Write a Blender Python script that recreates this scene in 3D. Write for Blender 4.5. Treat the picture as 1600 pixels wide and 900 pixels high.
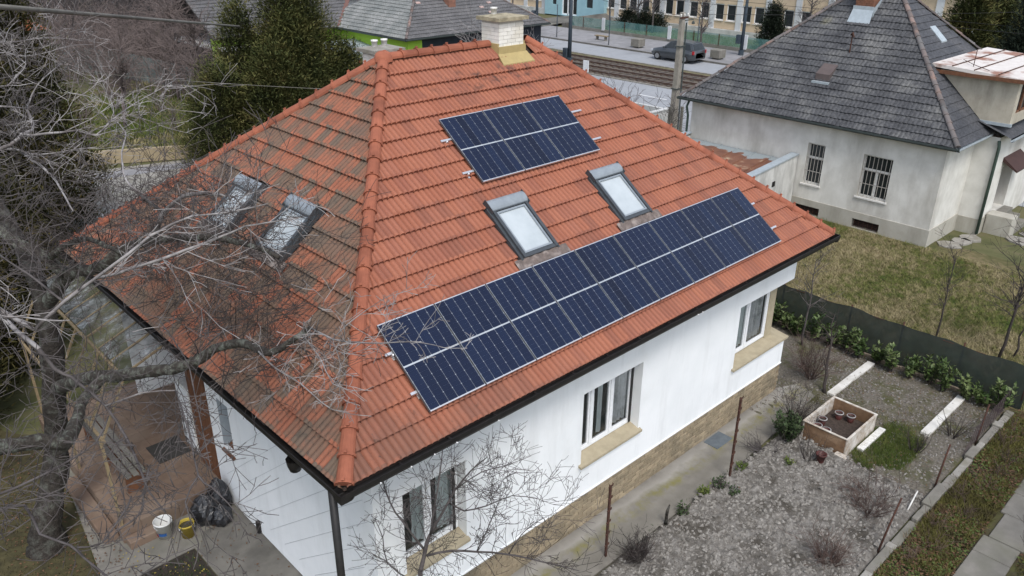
import bpy, bmesh, math, random
import numpy as np
from mathutils import Vector, Matrix

# ------------------------------------------------------------------ scene, camera, sky, sun, exposure
scene = bpy.context.scene
for o in list(bpy.data.objects):
    bpy.data.objects.remove(o)
R = math.radians
col = scene.collection

CAM = Vector((-4.2015, -7.4893, 10.8823))
YAW, PITCH, ROLL = 0.76225, 0.43762, 0.0064
fwd = Vector((math.sin(YAW) * math.cos(PITCH), math.cos(YAW) * math.cos(PITCH), -math.sin(PITCH)))
rgt = Vector((math.cos(YAW), -math.sin(YAW), 0))
upv = rgt.cross(fwd)
r2 = math.cos(ROLL) * rgt + math.sin(ROLL) * upv
u2 = -math.sin(ROLL) * rgt + math.cos(ROLL) * upv
cam_data = bpy.data.cameras.new('camera')
cam_data.sensor_width = 36.0
cam_data.lens = 1265.5 / 1600 * 36
cam_data.clip_start = 0.05
cam_data.clip_end = 3000
cam = bpy.data.objects.new('camera', cam_data)
cam.matrix_world = Matrix(((r2.x, u2.x, -fwd.x, CAM.x), (r2.y, u2.y, -fwd.y, CAM.y), (r2.z, u2.z, -fwd.z, CAM.z), (0, 0, 0, 1)))
col.objects.link(cam)
scene.camera = cam

SUN_EL, SUN_AZ = R(56), R(209)       # azimuth clockwise from +Y: light from behind the camera, high
world = bpy.data.worlds.new('World')
scene.world = world
world.use_nodes = True
wn = world.node_tree
bg = wn.nodes['Background']
sky = wn.nodes.new('ShaderNodeTexSky')
sky.sky_type = 'NISHITA'
sky.sun_disc = False
sky.sun_elevation = SUN_EL
sky.sun_rotation = SUN_AZ
sky.air_density = 1.0
sky.dust_density = 1.5
sky.ozone_density = 1.0
hsv = wn.nodes.new('ShaderNodeHueSaturation')   # overcast: the same sky with its blue veiled by cloud
hsv.inputs['Saturation'].default_value = 0.55
wn.links.new(sky.outputs[0], hsv.inputs['Color'])
wn.links.new(hsv.outputs[0], bg.inputs['Color'])
bg.inputs['Strength'].default_value = 0.15
sun_data = bpy.data.lights.new('sun', 'SUN')
sun_data.energy = 1.4
sun_data.angle = R(18)
sun_data.color = (1.0, 0.97, 0.92)
sun = bpy.data.objects.new('sun', sun_data)
sd = Vector((math.sin(SUN_AZ) * math.cos(SUN_EL), math.cos(SUN_AZ) * math.cos(SUN_EL), math.sin(SUN_EL)))
sun.rotation_euler = (-sd).to_track_quat('-Z', 'Y').to_euler()
col.objects.link(sun)
scene.view_settings.view_transform = 'Standard'
scene.view_settings.look = 'None'
scene.view_settings.gamma = 1.0
scene.view_settings.use_curve_mapping = False
scene.view_settings.exposure = 0.74

# ------------------------------------------------------------------ helpers
NET = {}
I4 = Matrix.Identity(4)

def T(x, y=None, z=None):
    return Matrix.Translation(Vector(x) if y is None else Vector((x, y, z)))

def tag(o, label=None, cat=None, group=None, kind=None):
    if label: o['label'] = label
    if cat: o['category'] = cat
    if group: o['group'] = group
    if kind: o['kind'] = kind
    return o

def link(o, parent=None, mw=None):
    mw = mw.copy() if mw is not None else I4.copy()
    col.objects.link(o)
    if parent is not None:
        o.parent = parent
        o.matrix_basis = NET[parent.name].inverted() @ mw
    else:
        o.matrix_basis = mw
    NET[o.name] = mw
    return o

def thing(name, label, cat, loc=(0, 0, 0), group=None):
    o = bpy.data.objects.new(name, None)
    o.empty_display_size = 0.3
    link(o, None, T(loc))
    return tag(o, label, cat, group)

def inst(name, mesh, parent=None, mw=None):
    return link(bpy.data.objects.new(name, mesh), parent, mw)

def copy_tree(src, mw, label=None):
    """copy of a thing with its parts, moved to the world matrix mw"""
    base = NET[src.name]
    def rec(o, par):
        c = o.copy()
        link(c, par, mw @ base.inverted() @ NET[o.name])
        for ch in o.children:
            rec(ch, c)
        return c
    c = rec(src, None)
    if label: c['label'] = label
    return c

class MB:
    def __init__(s):
        s.v, s.f, s.mi = [], [], []
    def add(s, vs, fs):
        b = len(s.v)
        s.v.extend([tuple(map(float, q)) for q in vs])
        s.f.extend([tuple(b + i for i in q) for q in fs])
        return s
    def quad(s, a, b, c, d):
        return s.add([a, b, c, d], [(0, 1, 2, 3)])
    def poly(s, pts):
        return s.add(pts, [tuple(range(len(pts)))])
    def box(s, x0, y0, z0, x1, y1, z1):
        return s.add([(x0, y0, z0), (x1, y0, z0), (x1, y1, z0), (x0, y1, z0), (x0, y0, z1), (x1, y0, z1), (x1, y1, z1), (x0, y1, z1)],
                     [(0, 3, 2, 1), (4, 5, 6, 7), (0, 1, 5, 4), (1, 2, 6, 5), (2, 3, 7, 6), (3, 0, 4, 7)])
    def cbox(s, x0, y0, z0, x1, y1, z1, c=0.01):
        """box with chamfered vertical and top edges"""
        a = [(x0 + c, y0), (x1 - c, y0), (x1, y0 + c), (x1, y1 - c), (x1 - c, y1), (x0 + c, y1), (x0, y1 - c), (x0, y0 + c)]
        k = [(x0 + 2 * c, y0 + c), (x1 - 2 * c, y0 + c), (x1 - c, y0 + 2 * c), (x1 - c, y1 - 2 * c), (x1 - 2 * c, y1 - c), (x0 + 2 * c, y1 - c), (x0 + c, y1 - 2 * c), (x0 + c, y0 + 2 * c)]
        vs = [(x, y, z0) for x, y in a] + [(x, y, z1 - c) for x, y in a] + [(x, y, z1) for x, y in k]
        fs = [tuple(range(7, -1, -1)), tuple(range(16, 24))]
        for r in (0, 8):
            for i in range(8):
                j = (i + 1) % 8
                fs.append((r + i, r + j, r + 8 + j, r + 8 + i))
        return s.add(vs, fs)
    def bar(s, a, b, w, h, up=(0, 0, 1)):
        """rectangular bar from a to b"""
        a, b = Vector(a), Vector(b)
        d = (b - a).normalized()
        x = d.cross(Vector(up))
        x = x.normalized() if x.length > 1e-4 else Vector((1, 0, 0))
        y = x.cross(d)
        vs = []
        for q in (a, b):
            for i, j in ((-1, -1), (1, -1), (1, 1), (-1, 1)):
                vs.append(q + x * (i * w / 2) + y * (j * h / 2))
        return s.add(vs, [(0, 1, 2, 3), (7, 6, 5, 4), (0, 4, 5, 1), (1, 5, 6, 2), (2, 6, 7, 3), (3, 7, 4, 0)])
    def tube(s, pts, rads, n=6, cap=True):
        pts = [Vector(q) for q in pts]
        if not hasattr(rads, '__len__'): rads = [rads] * len(pts)
        m = len(pts)
        ref = None
        vs = []
        for i in range(m):
            d = (pts[min(i + 1, m - 1)] - pts[max(i - 1, 0)])
            if d.length < 1e-7: d = Vector((0, 0, 1))
            d.normalize()
            if ref is None:
                ref = Vector((0, 0, 1)) if abs(d.z) < .9 else Vector((1, 0, 0))
            x = ref - d * ref.dot(d)
            x.normalize()
            ref = x
            y = d.cross(x)
            for k in range(n):
                a = 2 * math.pi * k / n
                vs.append(pts[i] + (x * math.cos(a) + y * math.sin(a)) * rads[i])
        fs = []
        for i in range(m - 1):
            for k in range(n):
                j = (k + 1) % n
                fs.append((i * n + k, i * n + j, (i + 1) * n + j, (i + 1) * n + k))
        if cap:
            fs.append(tuple(range(n - 1, -1, -1)))
            fs.append(tuple(range((m - 1) * n, m * n)))
        return s.add(vs, fs)
    def lathe(s, prof, n=16, c=(0, 0, 0)):
        """profile of (radius, z) about the vertical through c"""
        vs = []
        for r, z in prof:
            for k in range(n):
                a = 2 * math.pi * k / n
                vs.append((c[0] + r * math.cos(a), c[1] + r * math.sin(a), c[2] + z))
        fs = []
        for i in range(len(prof) - 1):
            for k in range(n):
                j = (k + 1) % n
                fs.append((i * n + k, i * n + j, (i + 1) * n + j, (i + 1) * n + k))
        return s.add(vs, fs)
    def prism(s, poly, z0, z1):
        n = len(poly)
        vs = [(x, y, z0) for x, y in poly] + [(x, y, z1) for x, y in poly]
        fs = [tuple(range(n - 1, -1, -1)), tuple(range(n, 2 * n))] + [(i, (i + 1) % n, n + (i + 1) % n, n + i) for i in range(n)]
        return s.add(vs, fs)
    def mesh(s, name, mat, smooth=False):
        me = bpy.data.meshes.new(name)
        me.from_pydata(s.v, [], s.f)
        mats = mat if isinstance(mat, (list, tuple)) else [mat]
        for m in mats: me.materials.append(m)
        if s.mi and len(s.mi) == len(me.polygons): me.polygons.foreach_set('material_index', s.mi)
        if smooth: me.polygons.foreach_set('use_smooth', [True] * len(me.polygons))
        me.update()
        return me
    def build(s, name, mat, parent=None, smooth=False, mw=None):
        return inst(name, s.mesh(name, mat, smooth), parent, mw)

def struct(name, mb, mat, mw=None):
    return tag(mb.build(name, mat, None, False, mw), kind='structure')

def tri_mesh(name, V, mat, per=3, smooth=False):
    """mesh of separate polygons with `per` corners each, V is (n*per, 3)"""
    V = np.asarray(V, dtype=np.float32)
    n = len(V) // per
    me = bpy.data.meshes.new(name)
    me.vertices.add(len(V)); me.vertices.foreach_set('co', V.ravel())
    me.loops.add(len(V)); me.loops.foreach_set('vertex_index', np.arange(len(V), dtype=np.int32))
    me.polygons.add(n)
    me.polygons.foreach_set('loop_start', np.arange(0, n * per, per, dtype=np.int32))
    me.polygons.foreach_set('loop_total', np.full(n, per, dtype=np.int32))
    me.materials.append(mat)
    me.update(calc_edges=True)
    me.validate()
    return me

def vnoise(x, y, seed=0):
    """smooth value noise on numpy arrays, 0..1"""
    xi, yi = np.floor(x), np.floor(y)
    fx, fy = x - xi, y - yi
    fx = fx * fx * (3 - 2 * fx); fy = fy * fy * (3 - 2 * fy)
    def h(a, b):
        n = np.sin(a * 127.1 + b * 311.7 + seed * 74.7) * 43758.5453
        return n - np.floor(n)
    return (h(xi, yi) * (1 - fx) + h(xi + 1, yi) * fx) * (1 - fy) + (h(xi, yi + 1) * (1 - fx) + h(xi + 1, yi + 1) * fx) * fy

def fbm(x, y, seed=0, oct=4):
    t, a, n = 0, .5, 0
    for i in range(oct):
        t = t + a * vnoise(x * 2 ** i, y * 2 ** i, seed + i); n += a; a *= .5
    return t / n

# ------------------------------------------------------------------ materials
def nt(name):
    m = bpy.data.materials.new(name)
    m.use_nodes = True
    t = m.node_tree
    b = t.nodes['Principled BSDF']
    return m, t, b

def node(t, kind, **kw):
    n = t.nodes.new(kind)
    for k, v in kw.items():
        if k in n.inputs: n.inputs[k].default_value = v
        else: setattr(n, k, v)
    return n

def ramp(t, stops, fac):
    r = t.nodes.new('ShaderNodeValToRGB')
    e = r.color_ramp.elements
    while len(e) < len(stops): e.new(0.5)
    for q, (p, c) in zip(e, stops):
        q.position = p; q.color = (c[0], c[1], c[2], 1)
    t.links.new(fac, r.inputs[0])
    return r

def mixc(t, fac, a, b, mode='MIX'):
    m = t.nodes.new('ShaderNodeMix')
    m.data_type = 'RGBA'; m.blend_type = mode
    if hasattr(fac, 'type'): t.links.new(fac, m.inputs[0])
    else: m.inputs[0].default_value = fac
    for q, i in ((a, 6), (b, 7)):
        if hasattr(q, 'type'): t.links.new(q, m.inputs[i])
        else: m.inputs[i].default_value = (q[0], q[1], q[2], 1)
    return m.outputs[2]

def math_(t, op, a, b=None, c=None, clamp=False):
    m = t.nodes.new('ShaderNodeMath'); m.operation = op; m.use_clamp = clamp
    for i, q in enumerate((a, b, c)):
        if q is None: continue
        if hasattr(q, 'type'): t.links.new(q, m.inputs[i])
        else: m.inputs[i].default_value = q
    return m.outputs[0]

def noise(t, scale, detail=5, rough=.6, vec=None, dist=0):
    n = node(t, 'ShaderNodeTexNoise', Scale=scale, Detail=detail, Roughness=rough, Distortion=dist)
    if vec is None:
        g = t.nodes.get('GEO') or t.nodes.new('ShaderNodeNewGeometry'); g.name = 'GEO'
        vec = g.outputs['Position']
    t.links.new(vec, n.inputs['Vector'])
    return n.outputs[0]

def bump(t, b, height, strength=.3, dist=.02):
    n = node(t, 'ShaderNodeBump', Strength=strength, Distance=dist)
    t.links.new(height, n.inputs['Height'])
    t.links.new(n.outputs[0], b.inputs['Normal'])

def M(name, c1, c2=None, scale=4, rough=.85, bmp=0, bscale=60, bdist=.01, spec=.3, metal=0, lo=.35, hi=.65, c3=None, s3=1.0, rnd=0.0, detail=6):
    """plain mottled material in world space; c3 a second, larger mottling; rnd a per-object value shift"""
    m, t, b = nt(name)
    b.inputs['Roughness'].default_value = rough
    b.inputs['Specular IOR Level'].default_value = spec
    b.inputs['Metallic'].default_value = metal
    if c2 is None:
        k = 0.8
        c2 = (c1[0] * k, c1[1] * k, c1[2] * k)
    out = ramp(t, [(lo, c1), (hi, c2)], noise(t, scale, detail)).outputs[0]
    if c3 is not None:
        f = ramp(t, [(.48, (0, 0, 0)), (.66, (1, 1, 1))], noise(t, s3, 5)).outputs[0]
        out = mixc(t, f, out, c3)
    if rnd:
        oi = t.nodes.new('ShaderNodeObjectInfo')
        v = math_(t, 'MULTIPLY_ADD', oi.outputs['Random'], 2 * rnd, 1 - rnd)
        hs = t.nodes.new('ShaderNodeHueSaturation')
        t.links.new(v, hs.inputs['Value']); t.links.new(out, hs.inputs['Color'])
        out = hs.outputs[0]
    t.links.new(out, b.inputs['Base Color'])
    if bmp: bump(t, b, noise(t, bscale, 6), bmp, bdist)
    return m

MAT = {}
def white_wall():
    m, t, b = nt('white_render')
    g = t.nodes.new('ShaderNodeNewGeometry'); g.name = 'GEO'
    mp = node(t, 'ShaderNodeMapping'); mp.inputs['Scale'].default_value = (1, 1, .16)
    t.links.new(g.outputs['Position'], mp.inputs[0])
    base = ramp(t, [(.35, (.81, .82, .825)), (.65, (.75, .765, .77))], noise(t, 1.3, 6)).outputs[0]
    base = mixc(t, ramp(t, [(.50, (0, 0, 0)), (.80, (.6, .6, .6))], noise(t, 3.0, 6, .65, mp.outputs[0])).outputs[0], base, (.60, .605, .60))
    base = mixc(t, ramp(t, [(.60, (0, 0, 0)), (.80, (.4, .4, .4))], noise(t, .7, 6, .7)).outputs[0], base, (.62, .61, .58))
    t.links.new(base, b.inputs['Base Color']); b.inputs['Roughness'].default_value = .92; b.inputs['Specular IOR Level'].default_value = .2
    bump(t, b, noise(t, 85, 6), .35, .012)
    return m
MAT['white_render'] = white_wall()
MAT['beige'] = M('beige_render', (.39, .335, .235), (.32, .275, .19), 6, .85, .2, 120)
MAT['brick_beige'] = M('beige_brick', (.31, .25, .165), (.23, .185, .125), 7, .9, .5, 70, rnd=.22, c3=(.16, .135, .095), s3=1.4)
MAT['mortar_beige'] = M('beige_mortar', (.24, .18, .11), (.19, .14, .09), 12, .95)
MAT['black_metal'] = M('dark_brown_gutter', (.010, .009, .009), (.018, .016, .015), 8, .5, .05, 40, spec=.35)
MAT['alu'] = M('anodised_aluminium', (.72, .73, .75), (.62, .63, .65), 30, .38, metal=.75, spec=.5)
MAT['white_pvc'] = M('white_window_frame', (.80, .81, .82), (.72, .73, .74), 20, .4, spec=.5)
MAT['rust'] = M('rusty_iron', (.085, .035, .022), (.045, .025, .02), 25, .9, .4, 80)
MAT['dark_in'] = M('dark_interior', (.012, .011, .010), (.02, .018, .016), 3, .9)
MAT['curtain'] = M('pale_teal_curtain', (.74, .80, .79), (.64, .70, .69), 4, .9)
MAT['curtain_grey'] = M('grey_net_curtain', (.72, .73, .73), (.62, .63, .63), 8, .9, c3=(.28, .29, .28), s3=3)
MAT['brown_wood'] = M('dark_brown_wood', (.17, .075, .038), (.11, .048, .026), 9, .7, .2, 60)
MAT['batten'] = M('yellow_batten', (.27, .21, .12), (.19, .14, .085), 9, .7, .2, 60)
MAT['white_paint'] = M('weathered_white_paint', (.72, .71, .68), (.55, .53, .49), 14, .7, .2, 60)
MAT['concrete'] = M('worn_concrete', (.22, .205, .18), (.16, .15, .13), 3, .95, .5, 70, .01, c3=(.155, .15, .12), s3=.9)
MAT['concrete_dark'] = M('damp_concrete', (.17, .16, .14), (.12, .112, .10), 2, .85, .5, 60, .01, c3=(.085, .08, .07), s3=.7)
MAT['concrete_light'] = M('pale_concrete', (.31, .295, .265), (.22, .205, .18), 5, .95, .6, 60, .015, c3=(.20, .185, .15), s3=1.6)
MAT['asphalt'] = M('asphalt', (.31, .32, .335), (.27, .28, .295), 3, .85, .3, 90, .006, c3=(.235, .24, .25), s3=.3)
MAT['pavement'] = M('grey_pavement', (.27, .265, .27), (.215, .21, .215), 2, .9, .3, 60, .006, c3=(.17, .168, .17), s3=.35)
MAT['line'] = M('road_paint', (.72, .72, .72), (.6, .6, .6), 10, .7)
MAT['soil'] = M('dry_crumbly_soil', (.285, .267, .243), (.12, .108, .094), 8, 1, 1, 40, .05, c3=(.085, .075, .062), s3=1.3)
MAT['soil_dark'] = M('dark_gravelly_soil', (.19, .17, .14), (.09, .078, .063), 22, 1, .9, 60, .03, c3=(.075, .075, .03), s3=1.6)
MAT['gap_shade'] = M('frame_side_gap_shade', (.10, .105, .115), None, 20, .5)  # silver frame sides coloured dark to stand in for the shaded gap between panels
MAT['clod'] = M('soil_clod', (.30, .282, .257), (.13, .118, .103), 16, 1, .8, 60, .02)
MAT['gravel'] = M('track_ballast', (.15, .125, .10), (.085, .07, .055), 3, .95, .8, 18, .05)
MAT['green_verge'] = M('mossy_verge', (.16, .14, .075), (.11, .10, .05), 2, .95, .6, 20, .03)
MAT['rail'] = M('rail_steel', (.10, .06, .045), (.15, .11, .09), 4, .5, metal=.4)

def grass_mat(name, cols, scale, rough=.9):
    m, t, b = nt(name)
    n1 = noise(t, scale, 4)
    n2 = noise(t, scale * 9, 3)
    f = math_(t, 'MULTIPLY_ADD', n2, .45, math_(t, 'MULTIPLY', n1, .55))
    t.links.new(ramp(t, cols, f).outputs[0], b.inputs['Base Color'])
    b.inputs['Roughness'].default_value = rough
    b.inputs['Specular IOR Level'].default_value = .2
    return m
MAT['lawn_dry'] = grass_mat('dry_winter_grass', [(.36, (.065, .10, .02)), (.46, (.13, .14, .04)), (.53, (.25, .215, .11)), (.66, (.34, .285, .17))], .45)
MAT['lawn_soil'] = grass_mat('turf_soil', [(.36, (.05, .06, .02)), (.5, (.10, .09, .04)), (.65, (.18, .14, .08))], .45)
MAT['grass_green'] = grass_mat('green_grass', [(.35, (.045, .07, .014)), (.5, (.085, .115, .026)), (.65, (.15, .155, .05))], .8)
MAT['weeds'] = grass_mat('weedy_cover', [(.34, (.045, .034, .024)), (.45, (.085, .075, .028)), (.53, (.115, .11, .03)), (.60, (.12, .085, .05)), (.70, (.14, .085, .05))], .9)
MAT['moss_ground'] = grass_mat('mossy_ground', [(.35, (.03, .026, .017)), (.5, (.062, .055, .026)), (.65, (.095, .08, .04))], .7)
MAT['ground'] = grass_mat('rough_ground', [(.34, (.05, .058, .022)), (.5, (.10, .10, .045)), (.66, (.14, .115, .07))], .18)
MAT['conifer'] = grass_mat('conifer_needles', [(.38, (.020, .028, .010)), (.47, (.054, .064, .020)), (.55, (.108, .106, .034)), (.67, (.12, .085, .036))], .9)
MAT['conifer_dark'] = grass_mat('dark_conifer_needles', [(.36, (.018, .021, .009)), (.5, (.050, .048, .016)), (.6, (.10, .075, .022)), (.70, (.11, .058, .02))], .9)
MAT['fir'] = grass_mat('fir_needles', [(.35, (.012, .018, .012)), (.6, (.032, .042, .026))], 1.5)
MAT['laurel'] = grass_mat('laurel_leaf', [(.38, (.025, .048, .014)), (.50, (.065, .10, .03)), (.62, (.17, .20, .085))], 2.2, .45)
MAT['herb'] = grass_mat('herb_leaf', [(.35, (.02, .035, .014)), (.5, (.04, .062, .024)), (.66, (.075, .095, .045))], 2.5, .7)
MAT['yellow_flower'] = M('yellow_petals', (.55, .42, .04), (.45, .33, .03), 20, .6)
MAT['bark'] = M('grey_lichen_bark', (.035, .029, .024), (.065, .057, .048), 14, .95, 1, 26, .04, c3=(.17, .18, .15), s3=8)
MAT['bark_dark'] = M('dark_wet_bark', (.022, .018, .015), (.045, .038, .032), 10, .95, 1, 22, .05, c3=(.085, .085, .072), s3=6)
MAT['twig_pale'] = M('pale_grey_twig', (.34, .322, .316), (.16, .142, .138), 6, .8, c3=(.07, .057, .053), s3=2.0)  # on the old tree this paleness stands in for light on upper twigs
MAT['twig_dark'] = M('dark_twig', (.03, .025, .023), (.055, .044, .041), 5, .85)
MAT['twig_grey'] = M('grey_twig', (.10, .088, .086), (.045, .038, .037), 5, .85)
MAT['twig_brown'] = M('red_brown_twig', (.115, .078, .065), (.065, .045, .04), 1.2, .9)
MAT['twig_thicket'] = M('thicket_twig', (.16, .125, .115), (.095, .075, .07), .8, .9)
MAT['green_net'] = M('green_shade_net', (.020, .030, .028), (.014, .022, .020), 5, .8, .3, 60)

def glass_mat(name, tint, rough=.03, opaque=.25):
    """pane: clear glass over what lies behind, with a slight body tint"""
    m, t, b = nt(name)
    out = t.nodes['Material Output']
    b.inputs['Base Color'].default_value = (*tint, 1)
    b.inputs['Roughness'].default_value = .4
    tr = t.nodes.new('ShaderNodeBsdfTransparent')
    gl = node(t, 'ShaderNodeBsdfGlossy', Roughness=rough)
    mx = node(t, 'ShaderNodeMixShader', Fac=opaque)
    t.links.new(tr.outputs[0], mx.inputs[1]); t.links.new(b.outputs[0], mx.inputs[2])
    fr = node(t, 'ShaderNodeFresnel', IOR=1.55)
    m2 = t.nodes.new('ShaderNodeMixShader')
    t.links.new(fr.outputs[0], m2.inputs[0]); t.links.new(mx.outputs[0], m2.inputs[1]); t.links.new(gl.outputs[0], m2.inputs[2])
    t.links.new(m2.outputs[0], out.inputs['Surface'])
    return m
MAT['glass'] = glass_mat('window_glass', (.10, .13, .13), .02, .12)
MAT['glass_dark'] = M('dark_window_glass', (.016, .02, .022), (.028, .032, .034), 1.2, .12, spec=.5)
# ------------------------------------------------------------------ the white house with the red tiled roof
ZE, L, D, A1, A2, H = 4.15, 13.053, 10.974, 4.81, 4.489, 4.122
TH = math.atan2(H, D / 2); PH = math.atan2(H, A1); PR = math.atan2(H, A2)
TW, TG = 0.2125, 0.36            # tile width and course height along the slope

def frame(o, e1, e2):
    e1, e2 = Vector(e1), Vector(e2)
    n = e1.cross(e2)
    return Matrix(((e1.x, e2.x, n.x, o[0]), (e1.y, e2.y, n.y, o[1]), (e1.z, e2.z, n.z, o[2]), (0, 0, 0, 1)))
FR = frame((0, 0, ZE), (1, 0, 0), (0, math.cos(TH), math.sin(TH)))
FL = frame((0, D, ZE), (0, -1, 0), (math.cos(PH), 0, math.sin(PH)))
FRT = frame((L, 0, ZE), (0, 1, 0), (-math.cos(PR), 0, math.sin(PR)))
FB = frame((L, D, ZE), (-1, 0, 0), (0, -math.cos(TH), math.sin(TH)))
S_F = math.hypot(D / 2, H); S_L = math.hypot(A1, H); S_R = math.hypot(A2, H)
FACES = {'front': (FR, L, A1, A2, S_F), 'left': (FL, D, D / 2, D / 2, S_L), 'right': (FRT, D, D / 2, D / 2, S_R), 'back': (FB, L, A2, A1, S_F)}

def tile_mat(name, ua, sa, gs, wear, tones):
    m, t, b = nt(name)
    g = t.nodes.new('ShaderNodeNewGeometry'); g.name = 'GEO'
    sp = t.nodes.new('ShaderNodeSeparateXYZ')
    t.links.new(g.outputs['Position'], sp.inputs[0])
    iu = math_(t, 'FLOOR', math_(t, 'DIVIDE', sp.outputs[ua], TW))
    is_ = math_(t, 'FLOOR', math_(t, 'DIVIDE', math_(t, 'ADD', sp.outputs[sa], .04), gs))
    cb = t.nodes.new('ShaderNodeCombineXYZ')
    t.links.new(iu, cb.inputs[0]); t.links.new(is_, cb.inputs[1])
    wn_ = t.nodes.new('ShaderNodeTexWhiteNoise'); wn_.noise_dimensions = '2D'
    t.links.new(cb.outputs[0], wn_.inputs['Vector'])
    base = ramp(t, tones, wn_.outputs['Value']).outputs[0]
    # broad fading and fine speckle of the clay
    base = mixc(t, math_(t, 'MULTIPLY', noise(t, .8, 3), .4), base, (.355, .155, .098))
    fine = ramp(t, [(.4, (1, 1, 1)), (.75, (.72, .70, .68))], noise(t, 38, 5)).outputs[0]
    base = mixc(t, .6, base, fine, 'MULTIPLY')
    # weather: grey lichen, ochre moss, soot, as stains with a shape of their own, jittered tile by tile
    jit = math_(t, 'MULTIPLY', math_(t, 'SUBTRACT', wn_.outputs['Value'], .5), .22)
    w1 = math_(t, 'ADD', noise(t, 1.3 if wear != 'left' else 2.3, 6, .72), math_(t, 'MULTIPLY', jit, 2.0 if wear == 'left' else 1.0))
    if wear == 'left':
        f1 = ramp(t, [(.38, (0, 0, 0)), (.56, (1, 1, 1))], w1).outputs[0]
        base = mixc(t, math_(t, 'MULTIPLY', f1, .72), base, mixc(t, noise(t, 3.2, 4), (.105, .088, .074), (.125, .085, .052)))
        f2 = ramp(t, [(.54, (0, 0, 0)), (.66, (1, 1, 1))], noise(t, 8, 6, .7)).outputs[0]
        base = mixc(t, math_(t, 'MULTIPLY', f2, .75), base, (.07, .058, .045))
    else:
        # old grime creeping up from the near lower corner of the slope
        dx = math_(t, 'MULTIPLY', sp.outputs[0], .20)
        dy = math_(t, 'MULTIPLY', sp.outputs[1], .60)
        reach = math_(t, 'SUBTRACT', 1.05, math_(t, 'ADD', dx, dy), clamp=True)
        f1 = math_(t, 'MULTIPLY', reach, ramp(t, [(.30, (0, 0, 0)), (.55, (1, 1, 1))], w1).outputs[0])
        base = mixc(t, math_(t, 'MULTIPLY', f1, .95), base, mixc(t, noise(t, 6, 4), (.155, .085, .065), (.21, .085, .05)))
        f2 = ramp(t, [(.62, (0, 0, 0)), (.72, (1, 1, 1))], noise(t, 7, 5)).outputs[0]
        base = mixc(t, math_(t, 'MULTIPLY', math_(t, 'MULTIPLY', f2, reach), .85), base, (.05, .038, .032))
        # soot below the chimney, in three courses
        cy = math_(t, 'MULTIPLY', math_(t, 'SUBTRACT', sp.outputs[1], 4.75), 2.6)
        cx = math_(t, 'MULTIPLY', math_(t, 'SUBTRACT', sp.outputs[0], 7.0), .45)
        rr = math_(t, 'ADD', math_(t, 'POWER', math_(t, 'ABSOLUTE', cy), 2), math_(t, 'POWER', math_(t, 'ABSOLUTE', cx), 2))
        near = math_(t, 'SUBTRACT', 1.0, rr, clamp=True)
        f3 = math_(t, 'MULTIPLY', near, ramp(t, [(.50, (0, 0, 0)), (.66, (1, 1, 1))], noise(t, 4.5, 4)).outputs[0])
        base = mixc(t, math_(t, 'MULTIPLY', f3, .85), base, (.045, .03, .026))
    t.links.new(base, b.inputs['Base Color'])
    b.inputs['Roughness'].default_value = .8
    b.inputs['Specular IOR Level'].default_value = .35
    bump(t, b, noise(t, 55, 5), .25, .01)
    return m
TONES = [(.0, (.268, .088, .050)), (.3, (.325, .115, .066)), (.6, (.292, .106, .066)), (.85, (.25, .085, .053)), (1.0, (.212, .077, .050))]
TONES_L = [(.0, (.225, .076, .042)), (.22, (.30, .105, .058)), (.45, (.195, .086, .052)), (.7, (.27, .12, .074)), (.86, (.16, .105, .072)), (1.0, (.12, .10, .08))]
MAT['tile_front'] = tile_mat('clay_roof_tile', 0, 1, TG * math.cos(TH), 'front', TONES)
MAT['tile_left'] = tile_mat('mossy_clay_roof_tile', 1, 0, TG * math.cos(PH), 'left', TONES_L)
MAT['ridge'] = M('clay_ridge_tile', (.32, .108, .061), (.26, .087, .051), 7, .8, .3, 50, .01, c3=(.20, .066, .038), s3=1.6, rnd=.10)
MAT['deck'] = M('roof_battens', (.05, .035, .028), None, 4, .9)

house = thing('house', 'white rendered house with red clay tiled hip roof carrying solar panels', 'house', (6.5, 5.5, 0))
mb = MB()
c = [(-.02, -.02, ZE - .04), (L + .02, -.02, ZE - .04), (L + .02, D + .02, ZE - .04), (-.02, D + .02, ZE - .04), (A1, D / 2, ZE + H - .05), (L - A2, D / 2, ZE + H - .05)]
mb.add(c, [(0, 1, 5, 4), (1, 2, 5), (2, 3, 4, 5), (3, 0, 4), (3, 2, 1, 0)])
roof = mb.build('roof', MAT['deck'], house)
tag(roof, 'red clay tiled hip roof, mossy on its left slope')

# tile profile: two rounded rolls with a tight groove between them
NW = 6
def prof(q):
    w = (q * 2) % 1.0
    e = min(w, 1 - w)
    return .004 if e < .12 else .036 + .010 * math.sin(math.pi * w)
CU = [(k + w) / 2 for k in range(2) for w in (0, .085, .15, .5, .85, .915)] + [1.0]
CH = [prof(q) if 0 < q < 1 else 0.0 for q in CU]
def tile_rows(u0, s0, dh=0.0):
    out = []
    for (ds, h, lip) in ((0.012, .058, -.062), (0, .058, 0), (0, .058, 0), (.40, .000, 0)):
        out.append([(u0 + q * TW, s0 + ds, h + ch + lip + dh) for q, ch in zip(CU, CH)])
    return out
def tile_faces(n):
    m_ = 2 * NW + 1
    return [(r * m_ + i, r * m_ + i + 1, (r + 1) * m_ + i + 1, (r + 1) * m_ + i) for r in (0, 2) for i in range(m_ - 1)]
TF = tile_faces(0)
tm = MB(); tm.add(sum(tile_rows(0, 0), []), TF)
TILE = {'front': tm.mesh('tile', MAT['tile_front'], True), 'left': tm.mesh('tile', MAT['tile_left'], True)}

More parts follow.
